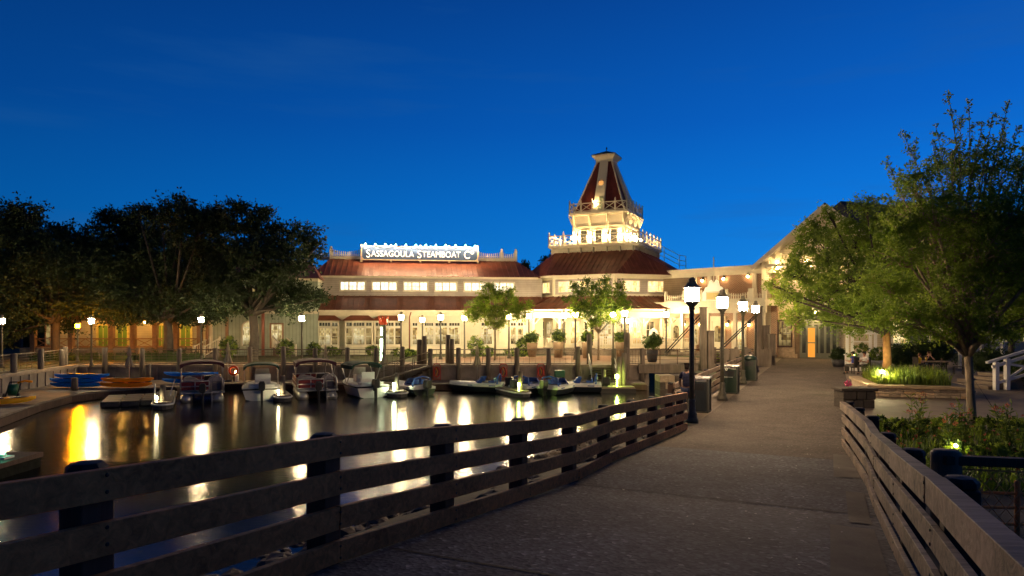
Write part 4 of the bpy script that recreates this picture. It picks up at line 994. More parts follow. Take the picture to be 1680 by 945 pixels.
# rooftop sign
SYl=2.3; sx0,sx1=F1.x(594,SYl),F1.x(783,SYl); sz0=F1.z(594,426,SYl)-.03; sz1=F1.z(594,404,SYl)
m,t,b=nt('sign blue paint'); b.inputs['Base Color'].default_value=(.032,.065,.15,1); b.inputs['Roughness'].default_value=.5; M['signblue']=m
sg=thing('roof_sign','long blue rooftop sign with white lettering lit by small goosenecks','sign',F1.o+F1.ex*((sx0+sx1)/2)+F1.ey*SYl+Z*sz0,F1.a)
W2=(sx1-sx0)/2; Hh=sz1-sz0
mb=MB(); mb.box(-W2,W2,-.08,.08,.08,Hh); mb.build('board',M['signblue'],sg)
mb=MB(); mb.box(-W2-.12,-W2,-.12,.1,0,Hh+.1); mb.box(W2,W2+.12,-.12,.1,0,Hh+.1); mb.box(-W2,W2,-.12,.1,-.02,.08); mb.box(-W2,W2,-.12,.1,Hh,Hh+.07)
for k in range(5): x_=-W2-.06+(2*W2+.12)*k/4; mb.ball((x_,-.0,Hh+.15),.1); mb.box(x_-.1,x_+.1,-.14,.1,-.2,-.02)
for s_ in (-1,1): mb.add([(s_*W2,-.1,.08),(s_*(W2-.22),-.1,.08),(s_*W2,-.1,.30)],[(0,1,2)])
mb.build('frame',mat('sign frame cream',(.62,.45,.28),.5,.1),sg)
def text_mesh(par,runs,zb,y,m_,name='lettering'):
    objs=[];x=0
    dg=None
    for body,size in runs:
        cu=bpy.data.curves.new(name,'FONT'); cu.body=body; cu.size=size; cu.extrude=.02; cu.offset=.0; cu.space_character=1.04
        ob=bpy.data.objects.new(name,cu); COL.objects.link(ob); bpy.context.view_layer.update()
        ev=ob.evaluated_get(bpy.context.evaluated_depsgraph_get()); me=bpy.data.meshes.new_from_object(ev)
        xsv=[v.co.x for v in me.vertices]; 
        objs.append((me,x-min(xsv))); x+= max(xsv)-min(xsv)+size*.10
        bpy.data.objects.remove(ob)
        if body.endswith('.') or body.endswith('|'): x+=size*.2
    return objs,x
runs=[('S',1.12),('ASSAGOULA',.84),('S',1.12),('TEAMBOAT',.84),('C',1.12),('O',.46)]
vs=[];fs=[];x=0
for i,(body,size) in enumerate(runs):
    obs,wd_=text_mesh(sg,[(body,size)],0,0,None)
    me,off=obs[0]; base=len(vs)
    dz = .36 if body=='O' else (-.1 if size>.9 else 0)
    for v in me.vertices: vs.append((x+v.co.x+off, -.085-v.co.z-.02, v.co.y+dz))
    for p_ in me.polygons: fs.append([base+q for q in p_.vertices])
    x+=wd_
    if i in (1,3): x+=.34
mb=MB(); sc_=(2*W2-.75)/x
mb.M=Matrix.Translation((-W2+.42,0,Hh*.26)) @ Matrix.Scale(sc_,4,(1,0,0))
mb.add(vs,fs); mb.build('lettering',glow('sign white letters',(1,.93,.82),.9,(.85,.84,.8)),sg,fix=False)  # letters carry their own glow on top of the gooseneck light
mb=MB(); mb.box(-W2+5.9*0+x*0,-W2,0,0,0,0); 
for k in range(12):
    x_=-W2+.35+(2*W2-.6)*k/11
    mb=MB(); mb.tube([(x_,.0,Hh+.05),(x_,-.05,Hh+.42),(x_,-.35,Hh+.45),(x_,-.5,Hh+.28)],.02,5); mb.lathe([(.10,-.03),(.03,.10)],8,(x_,-.52,Hh+.2)); g_=mb.build('gooseneck',M['iron'],sg)
    mb=MB(); mb.ball((x_,-.52,Hh+.13),.036,seg=8,rings=6); mb.build('bulb',M['bulbsign'],g_)

# =====================================================================  B2: ROUND PAVILION WITH TOWER
C2=Vector((9.9,71.4,0))
pv=thing('tower_pavilion','octagonal cream pavilion with dark red roofs and a square lookout tower','building',C2,R(-25))
T8=math.tan(math.pi/8)
def fac(k): return Matrix.Rotation(k*math.pi/4,4,'Z')        # facet k=0 faces the walkway axis (-y); k=1 turns right
AP=7.4
mb=MB(); octp=[(AP/math.cos(math.pi/8)*math.sin((k+.5)*math.pi/4), -AP/math.cos(math.pi/8)*math.cos((k+.5)*math.pi/4)) for k in range(8)]
mb.prism(octp,0,7.4); mb.build('wall',M['sidegrey'],pv)
sd=AP*T8
mb=MB()
for k in range(8):
    mb.M=fac(k); s_=(AP+.03)*T8
    mb.box(-s_,s_,-AP-.05,-AP,7.05,7.4); mb.box(-s_,s_,-AP-.05,-AP,5.3,5.6); mb.box(-s_,-s_+.22,-AP-.04,-AP,5.6,7.05); mb.box(s_-.22,s_,-AP-.04,-AP,5.6,7.05)
mb.build('trim_band',M['whitewood'],pv)
def sub_window(k,x0,x1,z0,z1,y,pn,nx,nz,name='window',frame='whitewood',fw=.07):
    w_=window(pv,x0,x1,z0,z1,y,pn,nx,nz,fw,frame=frame,name=name); w_.rotation_euler=(0,0,k*math.pi/4); return w_
for k in (-1,0,1,2):
    for (a,b) in (((-2.5,-1.2),(-.75,.75),(1.2,2.5)) if k==0 else ((-2.2,-.5),(.5,2.2))):
        sub_window(k,a,b,5.85,6.82,-AP,'winyellow',2,2)
# lower ring roof
A2=10.3
mb=MB()
for k in range(-3,5):
    mb.M=fac(k); s0=A2*T8; s1=(AP+.02)*T8
    slope(mb,(-s0,-A2,4.15),(s0,-A2,4.15),(s1,-AP-.02,5.42),(-s1,-AP-.02,5.42))
mb.build('lower_roof',M['roof'],pv)
mb=MB()
for k in range(-3,5): mb.M=fac(k); s0=A2*T8; mb.box(-s0,s0,-A2-.04,-A2+.06,3.98,4.16); mb.box(-s0,s0,-A2+.3,-A2+.5,3.35,3.9)
mb.build('fascia',M['whitewood'],pv)
for k in range(-3,5):
    s0=A2*T8
    for x_ in (-s0+.25,-1.4,1.4): mb=MB(fac(k)); mb.box(x_-.12,x_+.12,-A2+.28,-A2+.52,.5,3.36); mb.bar((x_,-A2+.4,2.7),(x_+.7,-A2+.4,3.4),.09,.09); mb.bar((x_,-A2+.4,2.7),(x_-.7,-A2+.4,3.4),.09,.09); mb.build('porch_post',M['whitewood'],pv)
mb=MB()
for k in range(-3,5): mb.M=fac(k); s0=(A2+.4)*T8; mb.prism([(-s0,-A2-.4),(s0,-A2-.4),(0,0)],.0,.52)
mb.build('porch_floor',M['plank'],pv,fix=True)
for k in (-2,-1,0,1):
    s0=(A2-.4)*T8
    for (xa_,xb_) in (((-s0+.3,-.9),(.9,s0-.3)) if k in (0,-1) else ((-s0+.3,s0-.3),)):
        mb=MB(fac(k))
        for z_ in (.62,1.42): mb.box(xa_,xb_,-A2+.36,-A2+.44,z_,z_+.08)
        x_=xa_+.1
        while x_<xb_-.05: mb.box(x_-.025,x_+.025,-A2+.38,-A2+.42,.7,1.42); x_+=.16
        mb.build('porch_railing',M['whitewood'],pv)
mb=MB()
for k in range(-3,5): mb.M=fac(k); s_=(AP+.04)*T8; mb.box(-s_,s_,-AP-.06,-AP,.53,3.9)
mb.build('ground_wall',M['cream'],pv)
for k in (-2,-1,0,1):
    for (a,b,pn,nz_,nm) in ((-2.75,-1.75,'roomdim',3,'window'),(-1.25,-.35,'winyellow',1,'curtained_window'),(.15,1.05,'roomgreen',3,'glazed_door'),(1.7,2.7,'room',3,'window')):
        sub_window(k,a,b,.75 if nm=='glazed_door' else .95,3.0,-AP-.06,pn,2,nz_,nm,'whitewood',.10)
for k,xx in ((-2,0),(-1,-1.2),(-1,1.4),(0,-1.8),(0,1.2),(1,-1),(1,1.8)):
    mb=MB(fac(k)); mb.ball((xx,-AP-1.6,3.62),.13); o_=mb.build('porch_light',M['porchbulb'],pv)
# main roof: square tower foot to octagon eave
EA=8.35; hT=4.2; zE=7.42; zT=9.95
mb=MB()
ec=[Vector((EA/math.cos(math.pi/8)*math.sin((k+.5)*math.pi/4), -EA/math.cos(math.pi/8)*math.cos((k+.5)*math.pi/4), zE)) for k in range(-1,7)]
tc_=[Vector((hT,-hT,zT)),Vector((hT,hT,zT)),Vector((-hT,hT,zT)),Vector((-hT,-hT,zT))]
for q in range(4):
    a,b=ec[2*q],ec[2*q+1]; d,c=tc_[(q+3)%4],tc_[q]
    slope(mb,a,b,c,d)
    a2,b2=ec[2*q+1],ec[(2*q+2)%8]; slope(mb,a2,b2,tc_[q]+(b2-a2)*.004,tc_[q])
mb.build('main_roof',M['roof'],pv)
mb=MB()
for k in range(8): mb.M=fac(k); s0=EA*T8; mb.box(-s0,s0,-EA-.03,-EA+.07,7.2,7.40); mb.box(-s0,s0,-EA+.07,-AP-.06,7.30,7.36)
mb.build('eave',M['whitewood'],pv)
# tower
hB=4.15
mb=MB(); mb.box(-hB,hB,-hB,hB,9.3,10.42); mb.build('tower_base',M['whitewood'],pv)
mb=MB()
for k in range(4):
    mb.M=Matrix.Rotation(k*math.pi/2,4,'Z')
    for x_ in (-3.3,-2.0,-.7,.7,2.0,3.3): mb.box(x_-.5,x_+.5,-hB-.03,-hB,9.6,10.1); mb.xz([(x_+.58,10.42),(x_+.72,10.42),(x_+.72,9.8)],-hB-.5,-hB-.031)
mb.build('base_panel',M['cream'],pv)
def balcony(h,z,th,npan,hr,nm='balcony'):
    mb=MB(); mb.box(-h,h,-h,h,z-th,z); mb.box(-h+.12,h-.12,-h+.12,h-.12,z-th-.1,z-th); b_=mb.build(nm,M['whitewood'],pv)
    r=h-.1
    for k in range(4):
        mb=MB(Matrix.Rotation(k*math.pi/2,4,'Z'))
        for q in range(npan+1):
            x_=-r+2*r*q/npan
            if q<npan or True: mb.box(x_-.07,x_+.07,-r-.07,-r+.07,z,z+hr+.12); mb.ball((x_,-r,z+hr+.2),.085,seg=8,rings=5); mb.lathe([(.07,z+hr+.26),(.0,z+hr+.42)],6,(x_,-r,0))
            if q<npan: 
                x2=-r+2*r*(q+1)/npan; mb.bar((x_+.07,-r,z+hr-.04),(x2-.07,-r,z+hr-.04),.07,.09); mb.bar((x_+.07,-r,z+.1),(x2-.07,-r,z+.1),.06,.07); xpanel(mb,x_+.08,x2-.08,-r,z+.12,z+hr,.055)
        mb.build('lattice_railing',M['whitewood'],b_)
    return b_
balcony(4.72,10.66,.2,6,1.0)
hX=2.72
M['towerwall']=mat('tower cream wall',(.70,.65,.50),.6,.06,1)
mb=MB(); mb.box(-hX,hX,-hX,hX,10.66,13.9); mb.build('tower_wall',M['towerwall'],pv)
mb=MB()
for k in range(4):
    mb.M=Matrix.Rotation(k*math.pi/2,4,'Z')
    mb.box(-hX-.03,hX+.03,-hX-.06,-hX,12.55,12.72); mb.box(-hX-.03,hX+.03,-hX-.05,-hX,10.67,10.9)
    for x_ in (-hX+.12,-.95,.95,hX-.12):
        mb.box(x_-.13,x_+.13,-hX-.09,-hX-.061 if False else -hX,11.85,13.9)
        mb.xz([(x_-.07,13.9),(x_+.07,13.9),(x_+.07,12.9),(x_-.07,12.9)],-hX-.2,-hX-.091); mb.bar((x_,-hX-.15,13.0),(x_,-hX-.5,13.85),.12,.14)
mb.build('bracket',M['whitewood'],pv)
for k in (0,1,3):
    for x_ in (-1.55,.0,1.6):
        w_=window(pv,x_-.33,x_+.33,10.95,12.25,-hX,'roomgreen',1,2,.08); w_.rotation_euler=(0,0,k*math.pi/2)
    for x_ in (-2.45,-.85,.85,2.45):
        mb=MB(Matrix.Rotation(k*math.pi/2,4,'Z')); mb.ball((x_,-hX-.24,11.62),.12,seg=10,rings=7); s_=mb.build('wall_lantern',M['bulb'],pv)
        mb=MB(Matrix.Rotation(k*math.pi/2,4,'Z')); mb.bar((x_,-hX,11.8),(x_,-hX-.26,11.86),.05,.05); mb.lathe([(.05,11.74),(.03,11.8)],8,(x_,-hX-.24,0)); mb.build('lantern_bracket',M['iron'],s_)
balcony(3.1,14.12,.22,5,.92)
# pyramid roof
h0,h1_,za,zb=2.66,.78,14.12,19.6
mb=MB()
for k in range(4):
    mb.M=Matrix.Rotation(k*math.pi/2,4,'Z'); slope(mb,(-h0,-h0,za),(h0,-h0,za),(h1_,-h1_,zb),(-h1_,-h1_,zb),.45,.045)
mb.build('spire_roof',mat('deep red spire roof',(.13,.028,.02),.5,.2,2,metal=.1),pv)
mb=MB()
for k in range(4):
    mb.M=Matrix.Rotation(k*math.pi/2,4,'Z')
    mb.bar((h0,-h0,za),(h1_,-h1_,zb),.12,.12)
mb.build('hip_trim',M['whitewood'],pv)
ns=Vector((0,-(zb-za),-(h0-h1_))).normalized(); 
mb=MB()
for k in (0,1):
    mb.M=Matrix.Rotation(k*math.pi/2,4,'Z')
    q=.0
    mb.add([(-.55,-h0-.35,za),(.55,-h0-.35,za),(.42,-h1_-.16,zb),(-.42,-h1_-.16,zb),(-.55,-h0+.2,za),(.55,-h0+.2,za),(.42,-h1_+.1,zb),(-.42,-h1_+.1,zb)],[(0,1,2,3),(4,7,6,5),(0,3,7,4),(1,5,6,2)])
dm=mb.build('dormer_strip',M['towerwall'],pv)
def on_strip(z): return -(h0+.35)+((h0+.35)-(h1_+.16))*(z-za)/(zb-za)
zc=17.15; yc=on_strip(zc); tilt=math.atan2((h0+.35)-(h1_+.16),zb-za)
mw_=Matrix.Translation((0,yc-.03,zc)) @ Matrix.Rotation(-tilt,4,'X') @ Matrix.Rotation(R(90),4,'X')
mb=MB(mw_); mb.lathe([(.0,0),(.27,0),(.27,.03),(0,.031)],16); mb.build('round_pane',M['winamber'],dm)
mb=MB(mw_); mb.tube([(.3*math.cos(k*math.pi/8),.3*math.sin(k*math.pi/8),.03) for k in range(17)],.04,6,caps=False); mb.bar((-.28,0,.05),(.28,0,.05),.03,.03); mb.bar((0,-.28,.05),(0,.28,.05),.03,.03); mb.bar((-.38,.22,.05),(0,.55,.05),.06,.06); mb.bar((.38,.22,.05),(0,.55,.05),.06,.06); mb.build('round_frame',M['whitewood'],dm)
yb_=on_strip(14.9)
mb=MB(); mb.add([(-.02,on_strip(14.2)-.04,14.2),(.42,on_strip(14.2)-.04,14.2),(.42,on_strip(15.7)-.04,15.7),(-.02,on_strip(15.7)-.04,15.7)],[(0,1,2,3)]); mb.build('door',mat('grey green door',(.18,.22,.16),.5),dm)
mb=MB(); mb.ball((-.28,on_strip(15.0)-.28,15.05),.13); mb.build('spot_lamp',M['spotbulb'],dm)
mb=MB(); mb.box(-h1_-.12,h1_+.12,-h1_-.12,h1_+.12,19.55,20.1); mb.box(-1.25,1.25,-1.25,1.25,20.1,20.26); mb.add([(-h1_-.1,-h1_-.1,19.75),(h1_+.1,-h1_-.1,19.75),(h1_+.1,h1_+.1,19.75),(-h1_-.1,h1_+.1,19.75),(-1.2,-1.2,20.1),(1.2,-1.2,20.1),(1.2,1.2,20.1),(-1.2,1.2,20.1)],[(0,1,5,4),(1,2,6,5),(2,3,7,6),(3,0,4,7)]); mb.build('cap_cornice',M['whitewood'],pv)
mb=MB(); mb.add([(-1.3,-1.3,20.27),(1.3,-1.3,20.27),(1.3,1.3,20.27),(-1.3,1.3,20.27),(0,0,20.85)],[(0,1,4),(1,2,4),(2,3,4),(3,0,4),(3,2,1,0)]); mb.tube([(0,0,20.8),(0,0,21.25)],.04,6); mb.ball((0,0,21.1),.09); mb.build('cap_roof',M['roofdark'],pv)
mb=MB()
pts=[(4.0,-2.2,10.5),(6.3,-1.3,9.4),(7.7,-.9,8.6),(8.3,-.7,8.5)]
for q in (0,.45,.95): mb.tube([(x,y,z+q) for x,y,z in pts],.03,5)
for x,y,z in pts: mb.tube([(x,y,z-.5),(x,y,z+.95)],.035,5)
mb.build('roof_handrail',M['alu'],pv)

# =====================================================================  B3: BRICK VERANDA BUILDING
F3=Frame((13.5,63.0),-48); LW=10.35
b3=thing('veranda_building','two storey brick building with white balcony and warm wall sconces','building',F3.o,F3.a)
WY=2.2
mb=MB(); mb.box(-2.5,LW,WY,9,0,7.45); mb.build('brick_wall',M['brick'],b3)
def zz3(px,py,y): return F3.z(px,py,y)
mb=MB(); mb.box(-2.5,LW+.1,WY-.25,9.1,7.45,7.85); mb.box(-2.5,LW+.1,WY-.12,WY,7.1,7.449); mb.build('cornice',M['whitewood'],b3)
mb=MB(); x_=F3.x(1138,WY); mb.box(-2.5,x_,WY-.06,WY-.001,4.85,7.09); mb.build('panel',M['tanpanel'],b3)
for px in (1142,1165,1178,1239,1256):
    x=F3.x(px,WY); w_=.12 if px in (1142,1178,1256) else .2; mb=MB(); mb.box(x-w_,x+w_,WY-.15,WY-.002,4.85,7.09); mb.build('pilaster',M['whitewood'],b3)
mb=MB(); mb.box(-.9,LW+.15,-.05,WY-.001,4.35,4.62); mb.box(-.9,LW+.15,-.2,WY-.26,4.62,4.8); mb.box(-.9,LW+.1,.02,.3,3.75,4.34); mb.build('balcony_deck',M['whitewood'],b3)
for x in (.3,2.5,5.1,7.7,LW-.15): mb=MB(); mb.box(x-.13,x+.13,.03,.29,.3,3.74); mb.build('column',M['whitewood'],b3)
mb=MB(); mb.box(-.9,LW,-.3,WY,0,.3); mb.build('porch_floor',M['plank'],b3)
for (a,b) in ((.35,2.4),(2.6,3.9)):
    mb=MB()
    for z in (.42,1.15): mb.box(a,b,.1,.17,z,z+.07)
    x=a+.1
    while x<b: mb.box(x-.03,x+.03,.12,.15,.49,1.15); x+=.15
    mb.build('porch_railing',M['whitewood'],b3)
def baluster(xa,xb,conv):
    mb=MB(); n_=max(3,int((xb-xa)/.2))
    mb.box(xa,xb,-.02,.08,4.8,4.95); mb.box(xa-.1,xa+.1,-.08,.14,4.8,5.75); mb.box(xb-.1,xb+.1,-.08,.14,4.8,5.75)
    for k in range(1,n_): u=k/n_; v=(2*u-1)**2; hh=5.3+.2*v; xx=xa+(xb-xa)*u; mb.box(xx-.032,xx+.032,.0,.06,4.95,hh); mb.ball((xx,.03,hh+.03),.04,seg=6,rings=4)
    pr=[(xa+(xb-xa)*k/8,5.18+.2*(2*k/8-1)**2) for k in range(9)]
    for p_,q_ in zip(pr,pr[1:]): mb.bar((p_[0],.03,p_[1]),(q_[0],.03,q_[1]),.04,.05)
    mb.build('balcony_railing',M['whitewood'],b3)
xa=[F3.x(px,0) for px in (1092,1122,1152,1190,1232,1257)]
baluster(xa[0],xa[1],1); baluster(xa[1]+.2,xa[2]-.1,1); baluster(xa[3]+.1,xa[4]-.1,1); baluster(xa[4]+.1,xa[5]-.1,1)
# scrolled pediment sign in the middle of the balcony
xm=(xa[2]+xa[3])/2; hwid=(xa[3]-xa[2])/2
mb=MB(); prof=[(-hwid,4.81),(hwid,4.81),(hwid,5.55),(hwid*.82,5.65),(hwid*.75,5.95),(hwid*.5,6.05),(hwid*.38,6.5),(hwid*.2,6.62),(.0,6.3),(-hwid*.2,6.62),(-hwid*.38,6.5),(-hwid*.5,6.05),(-hwid*.75,5.95),(-hwid*.82,5.65),(-hwid,5.55)]
mb.xz([(xm+a,b) for a,b in prof],-.02,.1); pd=mb.build('pediment',glow('glowing white pediment',(1,.82,.5),.35,(.8,.78,.7)),b3)  # faint glow in the material stands in for floodlight on the pediment
mb=MB(); mb.box(xm-.62,xm+.62,-.08,-.021,4.95,5.5); mb.build('sign_panel',mat('pale yellow panel',(.72,.58,.22),.5,.05),pd)
mb=MB(); mb.box(xm-.70,xm+.70,-.06,-.0205,5.52,5.6); mb.box(xm-.70,xm+.70,-.06,-.0205,4.85,4.93); mb.box(xm-.72,xm-.64,-.06,-.0205,4.93,5.52); mb.box(xm+.64,xm+.72,-.06,-.0205,4.93,5.52); mb.build('sign_frame',M['whitewood'],pd)
mb=MB(); mb.tube([(xm-.15,.25,4.7),(xm-.15,.25,8.6)],.045,6); mb.build('flagpole',M['whitewood'],b3)
def sconce(par,x,y,z,r_=.12,ml='bulb'):
    mb=MB(); mb.box(x-.09,x+.09,y-.04,y,z-.05,z+.4); mb.tube([(x,y-.03,z+.28),(x,y-.2,z+.33),(x,y-.24,z+.18)],.02,5); mb.lathe([(.15,z+.12),(.04,z+.24)],8,(x,y-.24,0)); s_=mb.build('sconce',M['iron'],par)
    mb=MB(); mb.ball((x,y-.24,z),r_,seg=10,rings=7); mb.build('globe',M[ml],s_)
M['bulbs']=glow('sconce globe',(1.0,.58,.22),60)
for px,py in ((1154,459),(1189,456),(1229,452)): x=F3.x(px,WY); sconce(b3,x,WY,F3.z(px,py,WY)-.1,.11,'bulbs')
for px in (1124,1150.5,1195.5,1230.5): x=F3.x(px,WY); sconce(b3,x,WY,2.75,.12,'bulbs')
x=F3.x(1170,WY); window(b3,x-.3,x+.3,5.0,6.6,WY-.0,'roomdim',2,3,.07,proud=.05,frame='iron')
for px,hw in ((1110,.52),(1178,.55)):
    x=F3.x(px,WY)
    mb=MB(); mb.box(x-hw-.18,x-hw,WY-.12,WY,.3,3.05); mb.box(x+hw,x+hw+.18,WY-.12,WY,.3,3.05); mb.box(x-hw-.25,x+hw+.25,WY-.18,WY,3.05,3.4); mb.box(x-hw-.32,x+hw+.32,WY-.25,WY,3.4,3.5); d_=mb.build('door_surround',M['whitewood'],b3)
    mb=MB(); mb.box(x-hw,x+hw,WY-.05,WY,.3,3.05); mb.build('door',M['whitewood'],d_)
    mb=MB(); n_=10; pr=[(x-.3,1.2),(x+.3,1.2)]+[(x+.3*math.cos(k*math.pi/n_),2.35+.3*math.sin(k*math.pi/n_)) for k in range(n_+1)]
    mb.xz(pr,WY-.075,WY-.051); mb.build('pane',M['roomdim'],d_)
x=F3.x(1213,WY); window(b3,x-.55,x+.55,.6,2.95,WY,'winyellow',2,4,.14,proud=.1); x=F3.x(1140,WY); window(b3,x-.3,x+.3,1.0,2.6,WY,'room',2,3,.1); x=F3.x(1093,WY); window(b3,x-.3,x+.35,.9,2.8,WY,'winyellow',2,3,.1)
x=F3.x(1161,WY); window(b3,x-.15,x+.2,1.6,2.6,WY,'room',1,3,.06)

# =====================================================================  B4: GABLED HALL AT THE END OF THE WALKWAY
o4=U(61,-5.2); F4=Frame((o4.x,o4.y),-25)
b4=thing('gabled_hall','tan sided gabled hall with glazed entrance at the end of the walkway','building',(o4.x,o4.y,0),F4.a)
mb=MB(); mb.xz([(0,0),(9.6,0),(9.6,8.1),(4.8,12.1),(0,8.1)],0,14); mb.build('wall',M['sidetan'],b4)
mb=MB()
for s_ in (-1,1):
    a=(4.8+s_*5.6,-.7,7.42); b=(4.8,-.7,12.35); mb.add([a,(a[0],14,a[2]),(b[0],14,b[2]),b,(a[0],-.7,a[2]+.22),(a[0],14,a[2]+.22),(b[0],14,b[2]+.25),(b[0],-.7,b[2]+.25)],[(0,1,2,3),(7,6,5,4),(0,4,5,1),(1,5,6,2),(2,6,7,3),(3,7,4,0)])
mb.build('roof',M['slate'],b4)
mb=MB()
for s_ in (-1,1): mb.bar((4.8+s_*5.62,-.74,7.42),(4.8,-.74,12.36),.07,.34); mb.bar((4.8+s_*4.9,-.06,7.95),(4.8,-.06,12.0),.1,.3)
mb.box(-.05,.25,-.08,0,0,7.9); mb.box(9.35,9.65,-.08,0,0,7.9)
for k in range(9): 
    x=.5+k*.5; z=8.0+x*.83-.35
    mb.box(x-.08,x+.08,-.5,-.001,z-.25,z)
mb.build('trim',M['whitewood'],b4)
x0,x1=F4.x(1273,0),F4.x(1303,0)
mb=MB(); mb.box(x0-.05,x1+.25,-.14,-.001,.0,.35); mb.box(x0,x1,-.1,-.002,.36,3.9); mb.build('panel',M['stoneA'],b4)
zw0,zw1=F4.z(1287,567,0),F4.z(1287,527,0)
window(b4,F4.x(1278,0),F4.x(1297.5,0),zw0,zw1,-.1,'winamberdim' if 'winamberdim' in M else 'roomdim',3,2,.12,frame='post',proud=.14)
x2,x3=F4.x(1303,0),F4.x(1313,0); mb=MB(); mb.box(x2+.05,x3,-.12,-.001,0,4.4); mb.build('pilaster',M['terracotta'],b4)
# glazed entrance
x0,x1=F4.x(1314,0),F4.x(1374,0)
mb=MB(); mb.box(x0,x1,-.06,-.001,0,4.6); mb.build('lobby_glass',M['roomgreen'],b4)
M['frameg']=mat('grey green entrance frame',(.16,.17,.12),.5,.1)
mb=MB(); n_=6
for k in range(n_+1): x=x0+(x1-x0)*k/n_; mb.box(x-.09,x+.09,-.16,-.061,0,4.6)
for z in (.05,2.75,3.0,4.55): mb.box(x0,x1,-.15,-.062,z,z+.16)
mb.box(x0,x1,-.14,-.062,0,.45); mb.build('entrance_frame',M['frameg'],b4)
xd0,xd1=F4.x(1325.5,-.2),F4.x(1337,-.2)
mb=MB(); mb.box(xd0,xd1,-.2,-.161,.12,2.5); dr=mb.build('door',M['winorange'],b4)
mb=MB(); mb.box(xd0-.12,xd0,-.26,-.161,.1,2.62); mb.box(xd1,xd1+.12,-.26,-.161,.1,2.62); mb.box(xd0-.12,xd1+.12,-.26,-.161,2.5,2.65); mb.box(xd0,xd1,-.24,-.201,1.25,1.33); mb.build('door_frame',M['frameg'],dr)
mb=MB(); mb.ball((F4.x(1337,-.5),-.9,3.75),.1); mb.build('pendant',M['bulb'],b4)
mb=MB(); mb.tube([(F4.x(1337,-.5),-.9,3.85),(F4.x(1337,-.5),-.9,4.8)],.015,5); mb.build('pendant_cord',M['iron'],b4)
# canopy ledge with downlights
zl=F4.z(1285,436,-.4)
mb=MB(); mb.box(.4,9.3,-.75,-.062,zl-.1,zl+.12); mb.build('ledge',M['whitewood'],b4)
for x in (1.2,3.4,5.6,7.8):
    mb=MB(); mb.ball((x,-.5,zl+.3),.09); mb.build('uplight',M['gable'],b4)
    mb=MB(); mb.ball((x,-.45,zl-.2),.09); mb.build('downlight',M['bulb'],b4)
mb=MB(); mb.box(.4,9.3,-.9,-.161,4.7,4.95); mb.build('entrance_canopy',M['whitewood'],b4)
# B5 big roof behind
b5=thing('rear_hall','large dark roofed hall rising behind the right hand trees','building',(33,62,0),R(20))
mb=MB(); mb.box(0,34,0,14,0,9.2); mb.build('wall',M['sidetan'],b5)
mb=MB(); mb.add([(-.6,-1,9.0),(35,-1,9.0),(35,15,9.0),(-.6,15,9.0),(2.6,6.5,15.2),(32,6.5,15.2)],[(0,1,5,4),(1,2,5),(2,3,4,5),(3,0,4),(3,2,1,0)]); mb.build('roof',M['slate'],b5)
for k in range(7): window(b5,2+k*4.4,4+k*4.4,1.0,3.2,0,'room' if k%2 else 'winyellow',2,3,.12); window(b5,2+k*4.4,4+k*4.4,5.2,7.0,0,'roomdim',2,2,.12)
mb=MB(); slope(mb,(0,-1.8,3.6),(34,-1.8,3.6),(34,-.06,4.4),(0,-.06,4.4)); mb.build('awning',mat('red awning',(.40,.05,.03),.7),b5)

# =====================================================================  B6: LEFT PORCH BUILDING
F6=Frame((P(30,HOR,60).x,60),2)
b6=thing('porch_building','low cream building with orange lit porch posts and green doors under oaks','building',F6.o,F6.a)
E6=F6.x(343,0)
mb=MB(); mb.box(1.5,E6,2.4,9,0,3.7); mb.build('wall',M['sidecream'],b6)
mb=MB(); mb.box(.2,E6,-.1,2.4,0,.7); mb.build('porch_floor',M['plank'],b6)
mb=MB(); slope(mb,(-.2,-.7,3.55),(E6+.2,-.7,3.55),(E6+.2,5.5,7.2),(-.2,5.5,7.2),.6); mb.poly([(-.2,5.5,7.2),(E6+.2,5.5,7.2),(E6+.2,11,3.6),(-.2,11,3.6)]); mb.build('roof',M['roofdark'],b6)
mb=MB(); mb.box(0,E6,-.15,.15,3.1,3.5); mb.build('beam',M['orangewood'],b6)
for px in (55,117,183,219,255,289,328):
    x=F6.x(px,0); mb=MB(); mb.box(x-.2,x+.2,-.2,.2,.1,3.1); mb.bar((x+.15,0,2.65),(x+.55,0,3.1),.14,.14); mb.bar((x-.15,0,2.65),(x-.55,0,3.1),.14,.14); mb.build('porch_post',M['orangewood'],b6)
pxs=(55,117,183,219,255,289,328)
for a,b in zip(pxs,pxs[1:]):
    xa_,xb_=F6.x(a,0)+.2,F6.x(b,0)-.2; mb=MB(); mb.box(xa_,xb_,-.05,.05,1.45,1.55); mb.box(xa_,xb_,-.05,.05,.75,.85); n_=max(1,int((xb_-xa_)/1.0))
    for k in range(n_): xpanel(mb,xa_+(xb_-xa_)*k/n_,xa_+(xb_-xa_)*(k+1)/n_,0,.72,1.6,.05)
    mb.build('porch_railing',M['orangewood'],b6)
M['greendoor']=glow('self lit green door',(.16,.30,.02),.14,(.16,.26,.03))  # doors glow faintly in place of light falling on them
for px in (170,201.5,266,305):
    x=F6.x(px,2.4); mb=MB(); mb.box(x-.6,x-.42,2.28,2.4,.7,2.8); mb.box(x+.42,x+.6,2.28,2.4,.7,2.8); mb.box(x-.6,x+.6,2.28,2.4,2.65,2.83); mb.box(x-.03,x+.03,2.31,2.339,.7,2.64); f_=mb.build('door_frame',mat('yellow frame' if px==170 else 'yellow frame paint',(.70,.60,.22),.6),b6)
    mb=MB(); mb.box(x-.42,x+.42,2.34,2.4,.7,2.645); mb.build('door',M['greendoor'],f_)
M['porchpend'] = glow('porch pendant and fill glass',(1.0,.50,.10),330)
